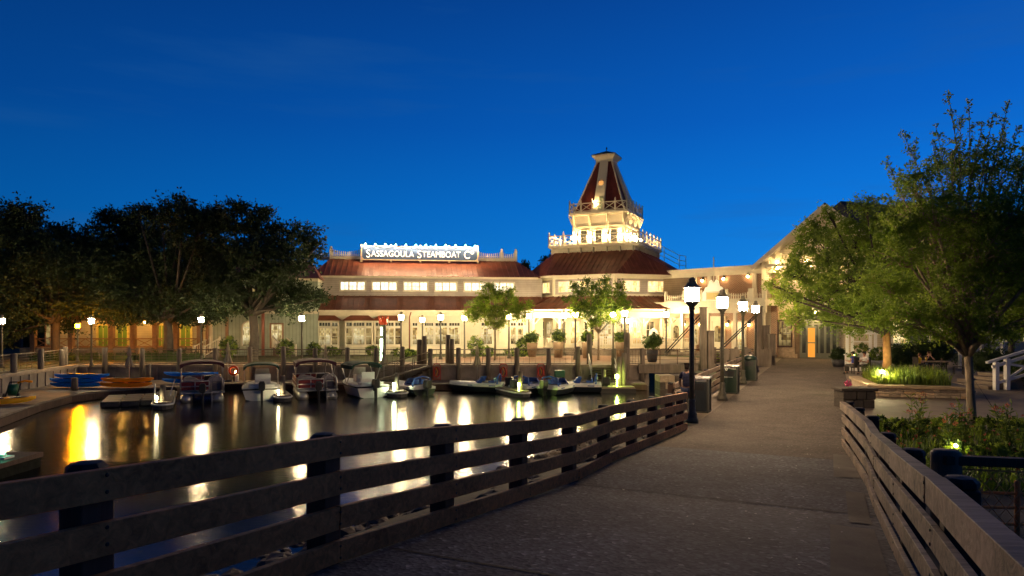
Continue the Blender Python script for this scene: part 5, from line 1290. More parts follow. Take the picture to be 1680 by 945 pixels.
for px in (91,150,201,237,272,310):  # leftmost pendant is real; the rest are added to light the wall
    x=F6.x(px,1.1); mb=MB(); mb.ball((x,1.1,2.95),.07,seg=8,rings=6); q_=mb.build('pendant_and_fill_lamp',M['porchpend'],b6)
    mb=MB(); mb.tube([(x,1.1,3.02),(x,1.1,3.5)],.015,5); mb.build('pendant_rod',M['iron'],q_)
x=F6.x(85,2.4); window(b6,x-.5,x-.1,.9,2.9,2.4,'roomdim',1,3,.1,frame='orangewood')
# B7: two storey corner house
F7=Frame((P(345,HOR,59.5).x,59.5),9)
b7=thing('corner_house','two storey pale green corner house with orange portico behind the oak','building',F7.o,F7.a)
E7=F7.x(521,0)
mb=MB(); mb.box(.0,E7,0,9,0,6.6); mb.build('wall',M['sidegreen'],b7)
mb=MB(); mb.box(-.05,E7+.05,-.15,9.1,6.6,6.85); mb.box(-.03,E7+.03,-.08,-.001,3.7,3.95); mb.box(-.04,.2,-.07,-.0015,0,6.6); mb.build('cornice',M['whitewood'],b7)
mb=MB(); mb.add([(-.5,-.6,6.86),(E7+.3,-.6,6.86),(E7+.3,9.6,6.86),(-.5,9.6,6.86),(2.5,3,8.6),(E7-1,3,8.6)],[(0,1,5,4),(1,2,5),(2,3,4,5),(3,0,4),(3,2,1,0)]); mb.build('roof',M['roof'],b7)
xq=F7.x(375,-1.4)
mb=MB(); mb.box(-.1,xq,-1.5,-.1,3.7,4.0); mb.box(-.1,xq,-1.5,-.1,6.3,6.6)
for xx in (0,xq-.25): 
    mb.box(xx,xx+.2,-1.45,-1.2,.7,3.7); mb.box(xx,xx+.2,-1.45,-1.2,4.0,6.3)
mb.bar((.2,-1.32,3.1),(.6,-1.32,3.65),.1,.12); mb.bar((xq-.25,-1.32,3.1),(xq-.65,-1.32,3.65),.1,.12); mb.box(.1,xq-.1,-1.4,-1.3,4.9,5.0); mb.box(0,xq,-1.5,-.1,.0,.7); mb.build('portico',M['orangewood'],b7)
window(b7,.35,xq-.35,4.3,5.9,0,'winamberhall' if 0 else 'roomdim',2,2,.1)
x=F7.x(411,0); mb=MB(); n_=10; pr=[(x-.62,.9),(x+.62,.9)]+[(x+.62*math.cos(k*math.pi/n_),2.5+.5*math.sin(k*math.pi/n_)) for k in range(n_+1)]
mb.xz([(x+(a-x)*1.18,b if b<1 else b+.1) for a,b in pr],-.06,-.001); w_=mb.build('arched_window',M['whitewood'],b7)
mb=MB(); mb.xz(pr,-.09,-.061); mb.build('pane',M['room'],w_)
mb=MB(); mb.bar((x,-.1,.9),(x,-.1,3.0),.05,.05); mb.bar((x-.62,-.1,2.5),(x+.62,-.1,2.5),.05,.05); mb.build('glazing_bar',M['whitewood'],w_)
x=F7.x(454,0); window(b7,x-.45,x+.45,.8,2.75,0,'room',3,3,.14,frame='orangewood',name='glazed_door')
for px in (412,454): x=F7.x(px,0); window(b7,x-.5,x+.5,4.5,5.9,0,'winorangedim' if 0 else 'roomdim',2,2,.12)
mb=MB(); x=F7.x(432,0); mb.box(x-.12,x+.12,-.2,-.002,.0,6.59); mb.build('downpipe',M['roof'],b7)
def porch_stairs(lab,loc,rz,w_=1.1,n_=4,rise=.7,run=1.3):
    o=thing('porch_stairs',lab,'stairs',loc,rz)
    for k in range(n_):
        z=rise-rise*k/n_; y=-run*k/n_; mb=MB(); mb.box(-w_/2,w_/2,y-run/n_,y,0,z-.02); mb.build('step',M['plank'],o)
    for s_ in (-1,1):
        x=s_*w_/2; mb=MB(); mb.bar((x,0,rise+.9),(x,-run,.9),.08,.1); mb.bar((x,0,rise+.15),(x,-run,.15),.06,.08); mb.box(x-.07,x+.07,-.07,.07,rise,rise+1.05); mb.box(x-.07,x+.07,-run-.07,-run+.07,0,1.05)
        for k in range(1,8): u=k/8; mb.bar((x,-run*u,rise*(1-u)+.15),(x,-run*u,rise*(1-u)+.9),.04,.04,up=Vector((0,1,0)))
        mb.build('stair_railing',M['whitewood'],o)
    return o
def fp(Fr,px,y): x=Fr.x(px,y); return Fr.o+Fr.ex*x+Fr.ey*y
porch_stairs('pale stairs rising left to the orange portico of the corner house',fp(F7,352,-1.5),F7.a+R(-35),1.2,4,.7,1.6)
porch_stairs('pale stairs below the glazed door of the corner house, right of the oak',fp(F7,458,-.2),F7.a+R(40),1.2,4,.75,1.7)
for k,x,lab in ((-1,0,'white railed steps up to the left facet of the pavilion porch'),(0,0,'white railed steps up to the middle of the pavilion porch')):
    a=R(-25)+k*math.pi/4; q=C2+Matrix.Rotation(a,3,'Z')@Vector((x,-A2-.4,0)); porch_stairs(lab,q,a,1.6,3,.5,1.2)
def rocking(lab,k,x,y):
    a=R(-25)+k*math.pi/4; q=C2+Matrix.Rotation(a,3,'Z')@Vector((x,y,.53)); o=thing('rocking_chair',lab,'chair',q,a,'white rocking chairs on the pavilion porch')
    mb=MB(); mb.box(-.3,.3,-.25,.25,.38,.44); mb.build('seat',M['white'],o)
    mb=MB(); mb.xz([(-.3,.45),(.3,.45),(.3,1.15),(-.3,1.15)],.22,.26); mb.build('backrest',M['white'],o)
    for s_ in (-.3,.3):
        mb=MB(); mb.tube([(s_,-.5,.1),(s_,-.2,.02),(s_,.2,.02),(s_,.55,.12)],.025,5); mb.build('rocker',M['white'],o)
        mb=MB(); mb.bar((s_,-.22,.02),(s_,-.22,.66),.05,.05); mb.bar((s_,.22,.02),(s_,.22,.66),.05,.05); mb.bar((s_,-.3,.66),(s_,.25,.66),.08,.04); mb.build('arm',M['white'],o)
rocking('white rocking chair on the porch left of the second lamp',0,-1.9,-A2+1.0); rocking('white rocking chair on the porch right of the pavilion tree, left one',0,2.2,-A2+1.1); rocking('white rocking chair on the porch right of the pavilion tree, right one',0,3.1,-A2+1.1)
o=thing('sign_board','small white house shaped board with dark square on the porch rail','sign',C2+Matrix.Rotation(R(20),3,'Z')@Vector((-.6,-A2+.2,1.5)),R(20))
mb=MB(); mb.xz([(-.5,0),(.5,0),(.42,.65),(0,.95),(-.42,.65)],-.05,.05); mb.build('board',M['white'],o); mb=MB(); mb.box(-.14,.14,-.07,-.051,.25,.6); mb.build('plaque',M['black'],o)
# =====================================================================  VEGETATION
def rdir(rr):
    z=rr.uniform(-1,1); a=rr.uniform(0,2*math.pi); q=math.sqrt(1-z*z); return Vector((q*math.cos(a),q*math.sin(a),z))
def leaf(vs,fs,mi,sm,p,d,size,m_,rr,asp=.45):
    """one folded leaf: four points, pointing along d"""
    a=d.cross(rdir(rr)); 
    if a.length<1e-3: return
    a.normalize(); n_=d.cross(a)
    b=len(vs); w_=size*asp
    vs.extend([p, p+d*size*.5+a*w_*.5+n_*size*.08, p+d*size, p+d*size*.5-a*w_*.5+n_*size*.08])
    fs.append([b,b+1,b+2,b+3]); mi.append(m_); sm.append(False)
def clumps(mb,cents,rad,n,size,rr,mats=2,droop=.0,asp=.45):
    """sprays of leaves: each clump is a handful of twigs carrying leaves along them"""
    for c in cents:
        m_=rr.randrange(mats); r_=rad*rr.uniform(.6,1.3); tw=max(3,n//7)
        for q in range(tw):
            d=rdir(rr); d.z=d.z*.7-droop; d.normalize(); L_=r_*rr.uniform(.5,1.15); per=max(2,n//tw)
            for k in range(per):
                u=(k+.6)/per; p=c+d*L_*u+rdir(rr)*r_*.1
                dd=(d*.6+rdir(rr)*.9+Vector((0,0,-droop*.5)))
                if dd.length<.05: continue
                leaf(mb.v,mb.f,mb.mi,mb.sm,p,dd.normalized(),size*rr.uniform(.65,1.3),m_,rr,asp)
def tree(label,name,base,fork,blobs,nclump,nleaf,lsize,crad,mats,seed,trunk_r,cat='tree',group=None,bark='bark',droop=.0,limbw=.32,fill=.75,extra=None,asp=.45,lean=None):
    rr=random.Random(seed); o=thing(name,label,cat,tuple(base),0,group); B=Vector(base)
    mb=MB(Matrix.Translation(-B))
    fk=Vector(fork); mid=B.lerp(fk,.5)+Vector((rr.uniform(-.1,.1),rr.uniform(-.1,.1),0))*trunk_r*3
    mb.tube([B+Z*-.1,B+Z*.12,mid,fk],[trunk_r*1.5,trunk_r*1.08,trunk_r*.9,trunk_r*.82],10)
    mb.m = 1 if bark=='barklit' else 0
    cents=[]; tot=sum(r**2 for _,r in blobs)
    for c,r in blobs:
        c=Vector(c)
        j=fk.lerp(c,.35)+Vector((rr.uniform(-.3,.3),rr.uniform(-.3,.3),rr.uniform(-.1,.35)))*r*.5
        r0=trunk_r*limbw*rr.uniform(.8,1.5)
        mb.tube([fk+Z*-.1,fk.lerp(j,.6)+Vector((rr.uniform(-1,1),rr.uniform(-1,1),.3))*.12*r,j,c],[r0*1.5,r0*1.1,r0*.8,r0*.35],6)
        n_=max(3,int(nclump*r*r/tot))
        for i in range(n_):
            d=rdir(rr); q=rr.random()**(1/3.0); q=fill*q+(1-fill)*1.0 if rr.random()<.6 else q
            p=c+Vector((d.x*r,d.y*r,d.z*r*.85))*q*rr.uniform(.8,1.12); cents.append(p)
            if i%4==0:
                mb.tube([c.lerp(j,.2),c.lerp(p,.5)+rdir(rr)*.08*r,p],[r0*.35,r0*.22,.008],4,caps=False)
    lf=MB(Matrix.Translation(-B)); lf.M=None
    clumps(lf,[p-B for p in cents],crad,nleaf,lsize,rr,len(mats),droop,asp)
    if extra: extra(mb,lf,B,fk,rr)
    mb.build('trunk',[M[bark],M['bark']],o,fix=False); lf.build('crown',[M[q] for q in mats],o,fix=False)
    return o
def PB(lst,Y,jit,seed,sc=None):
    rr=random.Random(seed); out=[]
    for (x,y,r) in lst:
        YY=Y+rr.uniform(-jit,jit); out.append((P(x,y,YY), r*YY/FPX))
    return out
OAK='dark oaks behind the promenade'
b=G(92,590,0); tree('spreading dark oak at the far left over the porch building','oak_tree',(P(92,HOR,54).x,54,0),P(92,528,54),PB([(20,405,55),(60,385,40),(40,450,60),(100,430,55),(110,395,32),(120,480,48),(60,500,42),(150,490,38),(10,485,48),(5,360,32),(30,520,34),(60,512,22),(165,500,24),(45,352,24),(20,545,20),(110,535,14),(150,435,42),(90,500,24)],54,3,1),1050,46,.29,.95,['leafoak','leafoak2','leafoak'],21,.34,group=OAK)
tree('broad dark oak with forked trunk in front of the green doors','oak_tree',(P(275,HOR,54).x,54,0),P(275,527,54),PB([(200,375,34),(240,378,42),(300,362,36),(328,380,40),(260,430,58),(205,440,50),(320,440,55),(180,490,34),(230,488,42),(298,488,44),(160,395,30),(338,490,26),(200,515,26),(240,512,22),(310,512,26),(345,515,18),(180,355,18),(300,335,16),(265,350,20),(225,345,14)],54,3,2),1150,46,.29,.95,['leafoak','leafoak2','leafoak'],22,.38,group=OAK)
tree('tall oak with lit trunk in front of the corner house, branches reaching right','oak_tree',(P(415,HOR,52.5).x,52.5,0),P(415,515,52.5),PB([(380,362,34),(425,365,30),(465,385,28),(508,388,18),(360,418,42),(418,418,48),(470,425,36),(508,420,20),(375,478,36),(440,462,30),(500,488,28),(528,490,12),(345,365,26),(395,340,14),(525,400,10),(350,450,34),(330,500,20),(465,468,24),(400,500,22),(440,498,20),(360,505,20),(475,505,16)],52.5,2.5,3),900,44,.27,.85,['leafoak','leafoak2','leafoak'],23,.36,group=OAK,limbw=.36)
tree('dense dark tree mass far behind the porch building at the left edge','oak_tree',(P(30,HOR,76).x,76,0),P(30,500,76),PB([(-30,400,60),(20,420,55),(70,430,50),(0,470,50),(60,480,45),(110,470,40),(-60,450,60),(115,410,35)],76,3,4),420,40,.4,1.4,['leafoak','leafoak'],24,.4,group=OAK)
tree('dark tree behind the porch roof between the two nearer oaks','oak_tree',(P(215,HOR,76).x,76,0),P(215,500,76),PB([(160,430,45),(220,430,50),(280,430,50),(330,430,50),(190,480,40),(250,475,45),(310,475,45),(370,440,40),(150,470,40)],76,3,5),420,40,.4,1.4,['leafoak','leafoak'],25,.4,group=OAK)
for k,(x,y,r,Y,lab) in enumerate(((905,425,14,95,'small dark treetop seen behind the left slope of the pavilion roof'),(858,438,8,95,'tiny dark treetop behind the end of the hall parapet'))):
    tree(lab,'background_tree',(P(x,HOR,Y).x,Y,0),P(x,y+25,Y),PB([(x-r*.5,y+r*.5,r*.8),(x+r*.6,y,r*.8),(x,y+r*1.2,r),(x+r*.2,y-r*.4,r*.5)],Y,1,k),60,30,.35,.8,['leafoak'],30+k,.25,group='treetops behind the roofs')
YT='young lit trees before the hall'
tree('young yellow green tree in front of the right end of the long hall','young_tree',(P(812,HOR,53).x,53,0),P(812,540,53),PB([(810,482,20),(788,503,22),(832,503,25),(815,520,22),(855,512,17),(776,515,15),(800,470,9),(838,482,10),(866,498,8),(790,485,10)],53,1.2,6),330,42,.15,.42,['leaflime','leafelm2','leafelm'],26,.09,group=YT,bark='bark2',droop=.15)
tree('young green tree in front of the round pavilion','young_tree',(P(982,HOR,53.5).x,53.5,0),P(982,545,53.5),PB([(985,474,19),(952,484,15),(1010,488,20),(975,505,27),(1000,515,23),(950,508,17),(940,468,8),(1018,468,9),(962,462,9),(995,458,8),(1030,500,10),(975,530,12),(930,490,7)],53.5,1.2,7),380,42,.15,.42,['leafelm2','leafelm','shrub2'],27,.1,group=YT,bark='bark2',droop=.1)
# ---- right hand trees
def whips(mb,lf,B,fk,rr):
    tips=[(1555,148),(1535,205),(1590,165),(1630,185),(1672,205),(1612,205),(1500,240),(1480,215),(1455,262),(1655,168),(1690,235),(1520,262),(1570,225),(1640,250),(1470,300),(1705,190),(1448,325),(1600,270),(1560,290),(1500,320),(1530,235),(1650,215),(1680,270),(1575,190),(1620,235),(1700,300),(1475,280),(1545,320),(1610,320),(1660,320)]
    for i,(x,y) in enumerate(tips):
        Y=18.4+rr.uniform(-1.6,1.6); t_=P(x,y,Y); s_=P(1580+(x-1580)*.35+rr.uniform(-10,10),430+rr.uniform(-20,30),18.5)
        m1=s_.lerp(t_,.5)+Vector((rr.uniform(-.25,.25),rr.uniform(-.2,.2),rr.uniform(0,.3)))
        pts=[s_,m1,t_]; mb.tube([fk.lerp(s_,.3),s_,m1,t_],[.05,.034,.018,.005],5)
        nl=90
        for k in range(nl):
            u=(k+rr.random())/nl; p=(s_.lerp(m1,u*2) if u<.5 else m1.lerp(t_,u*2-1)); sp_=(.42*(1-u)+.06)
            if rr.random()<.55: 
                q=p-B+rdir(rr)*sp_*rr.random(); leaf(lf.v,lf.f,lf.mi,lf.sm,q,(rdir(rr)*.8+Vector((0,0,.4))).normalized(),rr.uniform(.06,.12),rr.randrange(2),rr,.5)
            if k%3==1:
                d=(rdir(rr)+Z*.6).normalized(); L_=rr.uniform(.5,1.25)*(1.12-u); e_=p+d*L_; mb.tube([p,e_],[.01,.003],4,caps=False)
                for j in range(13):
                    v=(j+1)/13; leaf(lf.v,lf.f,lf.mi,lf.sm,p.lerp(e_,v)-B+rdir(rr)*.04,(d*.5+rdir(rr)).normalized(),rr.uniform(.06,.11),rr.randrange(2),rr,.5)
tree('large airy elm with slim leaning trunk and guy wires beside the flower bed','elm_tree',(G(1596,712).x,G(1596,712).y,0),P(1588,578,18.6),PB([(1470,372,34),(1492,335,26),(1480,420,48),(1545,400,56),(1610,410,60),(1660,430,50),(1510,470,48),(1580,475,56),(1650,490,50),(1700,460,60),(1500,525,40),(1560,530,38),(1630,540,36),(1690,530,46),(1530,352,40),(1600,345,44),(1660,350,42),(1725,420,50),(1735,500,50),(1560,270,30),(1620,265,30),(1500,300,26),(1690,280,30),(1450,470,36),(1720,380,60),(1460,520,26)],18.6,1.5,8),1350,52,.085,.36,['leafelm','leafelm2','leafelm'],41,.115,bark='bark2',limbw=.38,extra=whips,asp=.5,fill=.5)
tree('dense rounded tree with ochre lit trunk growing from the stone planter','elm_tree',(P(1454,HOR,30.5).x,30.5,.2),P(1454,545,30.5),PB([(1300,448,32),(1345,418,46),(1288,488,20),(1400,390,46),(1400,462,56),(1345,488,44),(1440,420,52),(1440,495,46),(1330,380,22),(1455,360,36),(1270,470,12),(1310,520,22),(1395,520,36),(1360,350,14),(1490,450,46),(1500,520,40),(1500,390,40),(1420,335,20)],30.5,1.6,9),1250,50,.12,.46,['leafelm','leafelm2','leafelm'],42,.19,bark='barklit',limbw=.3,asp=.5,fill=.5)
tree('shadowy tree behind the picnic table at the right edge','elm_tree',(P(1660,HOR,40).x,40,0),P(1660,560,40),PB([(1600,470,50),(1660,460,60),(1720,450,60),(1560,500,40),(1630,520,40),(1700,510,50),(1740,400,60),(1660,400,50)],40,2,10),420,46,.2,.8,['leafelm','leafoak2'],43,.2,asp=.5)
# guy wires
gb_=Vector((G(1596,712).x,G(1596,712).y,0)); 
for k,(x,y) in enumerate(((1662,718),(1580,700))):
    mb=MB(); q=G(x,y); a=P(1596,620 if k==0 else 640,18.6); mb.tube([a,q],.008,5); mb.tube([a+Vector((-.06,0,.02)),a+Vector((.06,0,-.05))],.03,5); o_=mb.build('guy_wire',M['iron']); tag(o_,('longer' if k==0 else 'shorter')+' dark guy wire bracing the slim tree by the flower bed','wire')
def bush(name,label,loc,rx,ry,rz,n,size,mats,seed,cat='shrub',group=None,core=True,per=26,kind=None):
    rr=random.Random(seed); mb=MB(); cs=[]
    for i in range(n):
        d=rdir(rr); q=rr.uniform(.7,1.0); cs.append(Vector((d.x*rx*q,d.y*ry*q,rz+d.z*rz*q)))
    clumps(mb,cs,min(rx,rz)*.32,per,size,rr,len(mats))
    if core:
        mb.m=0; mb.ball((0,0,rz),rx*.72,ry*.72,rz*.72,seg=10,rings=7)
    o=mb.build(name,[M[m_] for m_ in mats],fix=False); o.location=loc; return tag(o,label,cat,group,kind)
rr=random.Random(12); mb=MB(); cs=[]
for i in range(520):
    px=rr.uniform(-120,75); Y=rr.uniform(78,88); q=P(px,rr.uniform(475,590),Y); cs.append(Vector((q.x,Y,max(.2,q.z))))
clumps(mb,cs,1.5,40,.5,rr,2); o=mb.build('far_woods',[M['leafoak'],M['leafoak2']],fix=False); tag(o,'dark unlit woods closing the view at the left edge behind the porch','woods',None,'stuff')
# potted shrubs on the promenade
for px,py,Y,r_,pm,mt,lab in ((873,552,58,.62,'terracotta',['shrub','leafelm'],'round potted shrub before the left facet of the pavilion'),(916,550,57,.66,'terracotta',['shrub','leafelm'],'round potted shrub between the two pavilion steps'),(963,552,56,.55,'terracotta',['shrub','leafelm'],'round potted shrub beside the split timber post'),(1018,552,56,.55,'terracotta',['shrub','leafelm'],'round potted shrub right of the two rocking chairs'),(1070,559,51,.80,'potdark',['shrub2','shrub'],'bright clipped round shrub in dark pot near the drawbridge')):
    p=P(px,py,Y); o=thing('potted_shrub',lab,'potted plant',(p.x,Y,.012))
    zb=p.z-r_*.9; mb=MB(); mb.lathe([(.32,0),(.42,zb*.6),(.46,zb),(.40,zb),(.38,zb-.06)],14); mb.build('pot',M[pm],o)
    s_=bush('foliage',None,(0,0,zb-.05),r_,r_,r_*.85,90,.10,mt,int(px),None); s_.parent=o
for (a,b,Y,h_,lab) in ((55,125,53,.55,'low ragged hedge under the far left oak'),(232,330,52.5,.75,'clipped dark hedge before the porch between oak and lamp'),(128,225,53.5,.5,'low ragged hedge before the green doors')):
    p=P((a+b)/2,HOR,Y); w_=(b-a)/2*Y/FPX; mb=MB(); rr=random.Random(int(a)); cs=[Vector((rr.uniform(-w_,w_),rr.uniform(-.6,.6),rr.uniform(.1,1)*h_*rr.uniform(.8,1.15))) for i in range(int(w_*60))]
    clumps(mb,cs,.28,24,.13,rr,2); mb.box(-w_,w_,-.45,.45,0,h_*.75); o=mb.build('hedge',[M['shrub'],M['leafoak2']],fix=False); o.location=(p.x,Y,0); tag(o,lab,'hedge')
for i,(px,Y,h_,w_,lab) in enumerate(((375,53.5,1.9,.7,'slender young bush before the orange portico'),(468,57,1.5,.8,'young bush beside the stairs of the corner house'),(545,60,.8,.9,'low shrub under the first bay window'),(612,60,.9,.7,'loose shrub between second bay window and smokestack post'),(660,59,.7,1.0,'low shrub right of the third bay window'),(672,58.5,.6,.9,'small shrub at the foot of the flat hall wall'),(780,59.5,1.8,.7,'tall loose bush beside the young tree'),(795,58.5,.9,.9,'low shrub left of the young tree trunk'),(848,58.5,.7,1.3,'low green shrubs right of the young tree'),(858,62,1.6,.6,'climbing bush at the corner between hall and pavilion'),(515,59.5,1.2,.6,'young bush below the hall corner downpipe'),(1225,50,.6,1.2,'low leafy bed before the brick veranda'),(1172,50.5,.7,.7,'purple grey flowering bush behind the lamp post'))):
    p=P(px,HOR,Y); bush('shrub',lab,(p.x,Y,0),w_,w_*.7,h_/2,int(70+h_*40),.11,['shrub','leafelm2'],100+i,core=False)
# ---- stone planter with floodlit planting
pl=thing('stone_planter','low buff stone planter wall with flat cap and lush planting','planter',(0,0,0))
p0=P(1427,HOR,27.6); p1=P(1566,HOR,27.6); ph=.36
pl.location=(p0.x,27.6,0); pl.rotation_euler=(0,0,-R(18)); Wp=p1.x-p0.x
M['cap2']=mat('buff coping stone',(.40,.30,.18),.8,.2,2,bump=.3)
mb=MB(); mb.box(0,Wp,.1,.45,0,ph-.001); mb.box(-.0,.35,.451,4.5,0,ph-.001); mb.box(Wp-.35,Wp,.451,4.5,0,ph-.001); mb.build('core',M['stoneB'],pl)
mb=MB(); rr=random.Random(4); z=0.0
for hrow in (.13,.11,.11):
    x=0
    while x<Wp:
        w_=min(rr.uniform(.22,.62),Wp-x); 
        if Wp-x-w_<.15: w_=Wp-x
        mb.m=rr.choice((0,0,1,2)); d_=rr.uniform(.0,.05)
        if False: mb.box(x+.01,x+w_-.012,.06-d_,.11,z+.01,z+hrow*.5-.005); mb.box(x+.01,x+w_-.012,.06-d_*.5,.11,z+hrow*.5+.005,z+hrow-.01)
        else: mb.box(x+.01,x+w_-.012,.06-d_,.11,z+.01,z+hrow-.01)
        x+=w_
    z+=hrow
mb.build('stone_face',[M['stoneA'],M['stoneB'],M['stoneC']],pl,bevel=.02)
mb=MB(); mb.box(-.1,Wp+.1,-.08,.55,ph,ph+.12); mb.box(-.1,.4,.551,4.6,ph,ph+.12); mb.box(Wp-.4,Wp+.1,.551,4.6,ph,ph+.12); mb.build('coping',M['cap2'],pl,bevel=.02)
mb=MB(); mb.box(.36,Wp-.36,.46,4.5,.02,ph-.1); mb.build('soil',M['soil'],pl)
o=thing('stone_pier','short dark stone gate pier at the end of the right railing','pier',(P(1402,HOR,24.2).x,24.2,0))
mb=MB(); rr=random.Random(9)
for r_ in range(2):
    x=-.55
    while x<.5: w_=rr.uniform(.3,.5); mb.m=rr.choice((0,1)); mb.box(x,min(x+w_-.015,.6),-.3-rr.uniform(0,.03),.4,r_*.3,r_*.3+.29); x+=w_
mb.build('stone_face',[M['pier'],M['pier']],o,bevel=.025); mb=MB(); mb.box(-.62,.66,-.36,.46,.602,.70); mb.build('coping',M['pier'],o,bevel=.02)
def blades(name,label,region,n,h0_,h1b,w_,mats,seed,kind='stuff',cat='plants',flowers=0,fm=None,lean=.5):
    rr=random.Random(seed); mb=MB()
    for i in range(n):
        p=region(rr); h_=rr.uniform(h0_,h1b); a=rr.uniform(0,6.28); ln=lean*rr.uniform(.2,1.2); d=Vector((math.cos(a),math.sin(a),0)); s_=Vector((-d.y,d.x,0))*w_
        m1=p+Z*h_*.6+d*h_*ln*.35; t_=p+Z*h_*(1-.35*ln)+d*h_*ln
        b=len(mb.v); mb.v.extend([p-s_,p+s_,m1+s_*.8,m1-s_*.8,t_]); q=rr.randrange(len(mats)-(1 if fm else 0))
        mb.f.append([b,b+1,b+2,b+3]); mb.f.append([b+3,b+2,b+4]); mb.mi.extend([q,q]); mb.sm.extend([False,False])
    for i in range(flowers):
        p=region(rr)+Z*rr.uniform(h0_,h1b)
        for k in range(9): leaf(mb.v,mb.f,mb.mi,mb.sm,p,(rdir(rr)+Z*.4).normalized(),rr.uniform(.03,.06),len(mats)-1,rr,.8)
    o=mb.build(name,[M[m_] for m_ in mats],fix=False); return tag(o,label,cat,None,kind)
PM=Matrix.Translation((p0.x,27.6,0)) @ Matrix.Rotation(-R(18),4,'Z')
def reg_pl(rr): return PM @ Vector((rr.uniform(.4,Wp-.4),rr.uniform(.5,4.2),ph-.1))
blades('planter_plants','dense grassy plants filling the stone planter',reg_pl,2600,.5,1.05,.02,['leaflime','shrub2','leaflime'],51)
fl=thing('garden_spotlight','small garden spotlight glaring among bright leaves at the planter corner','lamp',tuple(PM @ Vector((.55,.62,ph-.02))))
mb=MB(); mb.tube([(0,0,-.2),(0,0,.5)],.02,6); mb.tube([(-.02,-.04,.5),(.05,.06,.56)],.06,10); mb.build('body',M['iron'],fl); mb=MB(); mb.ball((.06,.08,.62),.06); mb.build('lens',glow('spot lens',(1.0,.86,.42),2600),fl)
o=blades('lit_grass_clump','bright yellow lit clump of strap leaves around the spotlight',lambda rr: PM @ Vector((max(.4,min(1.8,rr.gauss(.75,.35))),max(.5,rr.gauss(1.1,.4)),ph-.1)),240,.4,.9,.022,['leaflime'],52,kind='thing',cat='plant')
# ---- flower bed at the foot of the right railing
def reg_bed(rr):
    while True:
        Y=rr.uniform(11,19.3); p=P(rr.uniform(1405,1740),HOR,Y); s=p.x*SA+p.y*CA; n=p.x*CA-p.y*SA
        if n>1.2: return Vector((p.x,p.y,max(0,(zp(s)-.1)*max(0,1-(n-.7)/5))))
for i,(px,Y,r_,lab) in enumerate(((1440,18.6,.45,'low dark leafy shrub beside the gate pier'),(1478,17.6,.5,'leafy shrub in the bed left of the lit milkweed'),(1530,18.4,.42,'small leafy shrub behind the lit milkweed'),(1625,18.2,.5,'leafy shrub right of the slim trunk'),(1680,17.4,.55,'leafy shrub at the right edge of the flower bed'),(1575,14.6,.45,'dark shrub at the front of the bed behind the rope fence'),(1640,14.2,.5,'dark spreading shrub behind the rope net fence'))):
    p=P(px,HOR,Y); bush('shrub',lab,(p.x,p.y,0),r_*1.0,r_*.9,r_*.5,45,.10,['shrub','leafelm2'],500+i,core=False,per=30)
M['petalred']=mat('coral petals',(.62,.16,.08),.6,.3,9); M['petalpink']=mat('pink petals',(.60,.08,.22),.6,.2,9)
blades('flower_bed','ragged bed of leafy stems with small coral flowers beside the right railing',reg_bed,3600,.12,.46,.014,['shrub','shrub2','leafelm','petalred'],53,cat='flower bed',flowers=110,fm=True,lean=.45)
rr=random.Random(77)
for k,(s,n,lab) in enumerate(((1552,748,'tall milkweed with bright green lance leaves, nearest the railing'),(1584,742,'milkweed with coral flower heads lit yellow green in the bed'),(1505,728,'darker milkweed behind the lit ones near the round posts'),(1652,738,'tall sparse milkweed to the right of the slim trunk'))):
    o=thing('milkweed_plant',lab,'plant',G(s,n,.05))
    st_=MB(); lf=MB(); fw_=MB()
    for q in range(9):
        a=rr.uniform(0,6.28); h_=rr.uniform(.7,1.25); ln=rr.uniform(.05,.3); tp=Vector((math.cos(a)*ln,math.sin(a)*ln,h_)); b0=Vector((rr.uniform(-.1,.1),rr.uniform(-.1,.1),0)); st_.tube([b0,b0.lerp(tp,.5)+Z*.03,tp],[.009,.007,.004],5)
        for j in range(16):
            u=.15+.85*j/16; pp=b0.lerp(tp,u); d=rdir(rr); d.z=abs(d.z)*.5+.15; leaf(lf.v,lf.f,lf.mi,lf.sm,pp,d.normalized(),rr.uniform(.14,.24),j%2,rr,.2)
        if q%2==0:
            for j in range(22): leaf(fw_.v,fw_.f,fw_.mi,fw_.sm,tp+rdir(rr)*.045,rdir(rr),.035,0,rr,.8)
    st_.build('stem',M['shrub2'],o); lf.build('leaves',[M['shrub2'],M['leaflime']],o,fix=False); fw_.build('blossom',M['petalred'],o,fix=False)
o=thing('bed_spotlight','small hidden garden light among the milkweed leaves','lamp',G(1568,735,.35))
mb=MB(); mb.tube([(0,0,-.4),(0,0,0)],.02,6); mb.build('stake',M['iron'],o); mb=MB(); mb.ball((0,0,.05),.035); mb.build('lens',glow('bed lamp lens',(1.0,.85,.30),220),o)
mb=MB()
for j in range(60): leaf(mb.v,mb.f,mb.mi,mb.sm,rdir(rr)*.09,rdir(rr),.07,0,rr,.9)
o=mb.build('pink_flower',M['petalpink'],fix=False); pf=P(1391,629,24.0); o.location=pf; tag(o,'single bright pink flower ball beside the gate pier','flower')
mb=MB(); mb.tube([(0,0,-.35),(0,0,-.03)],.01,5); c_=mb.build('stalk',M['shrub2'],o)

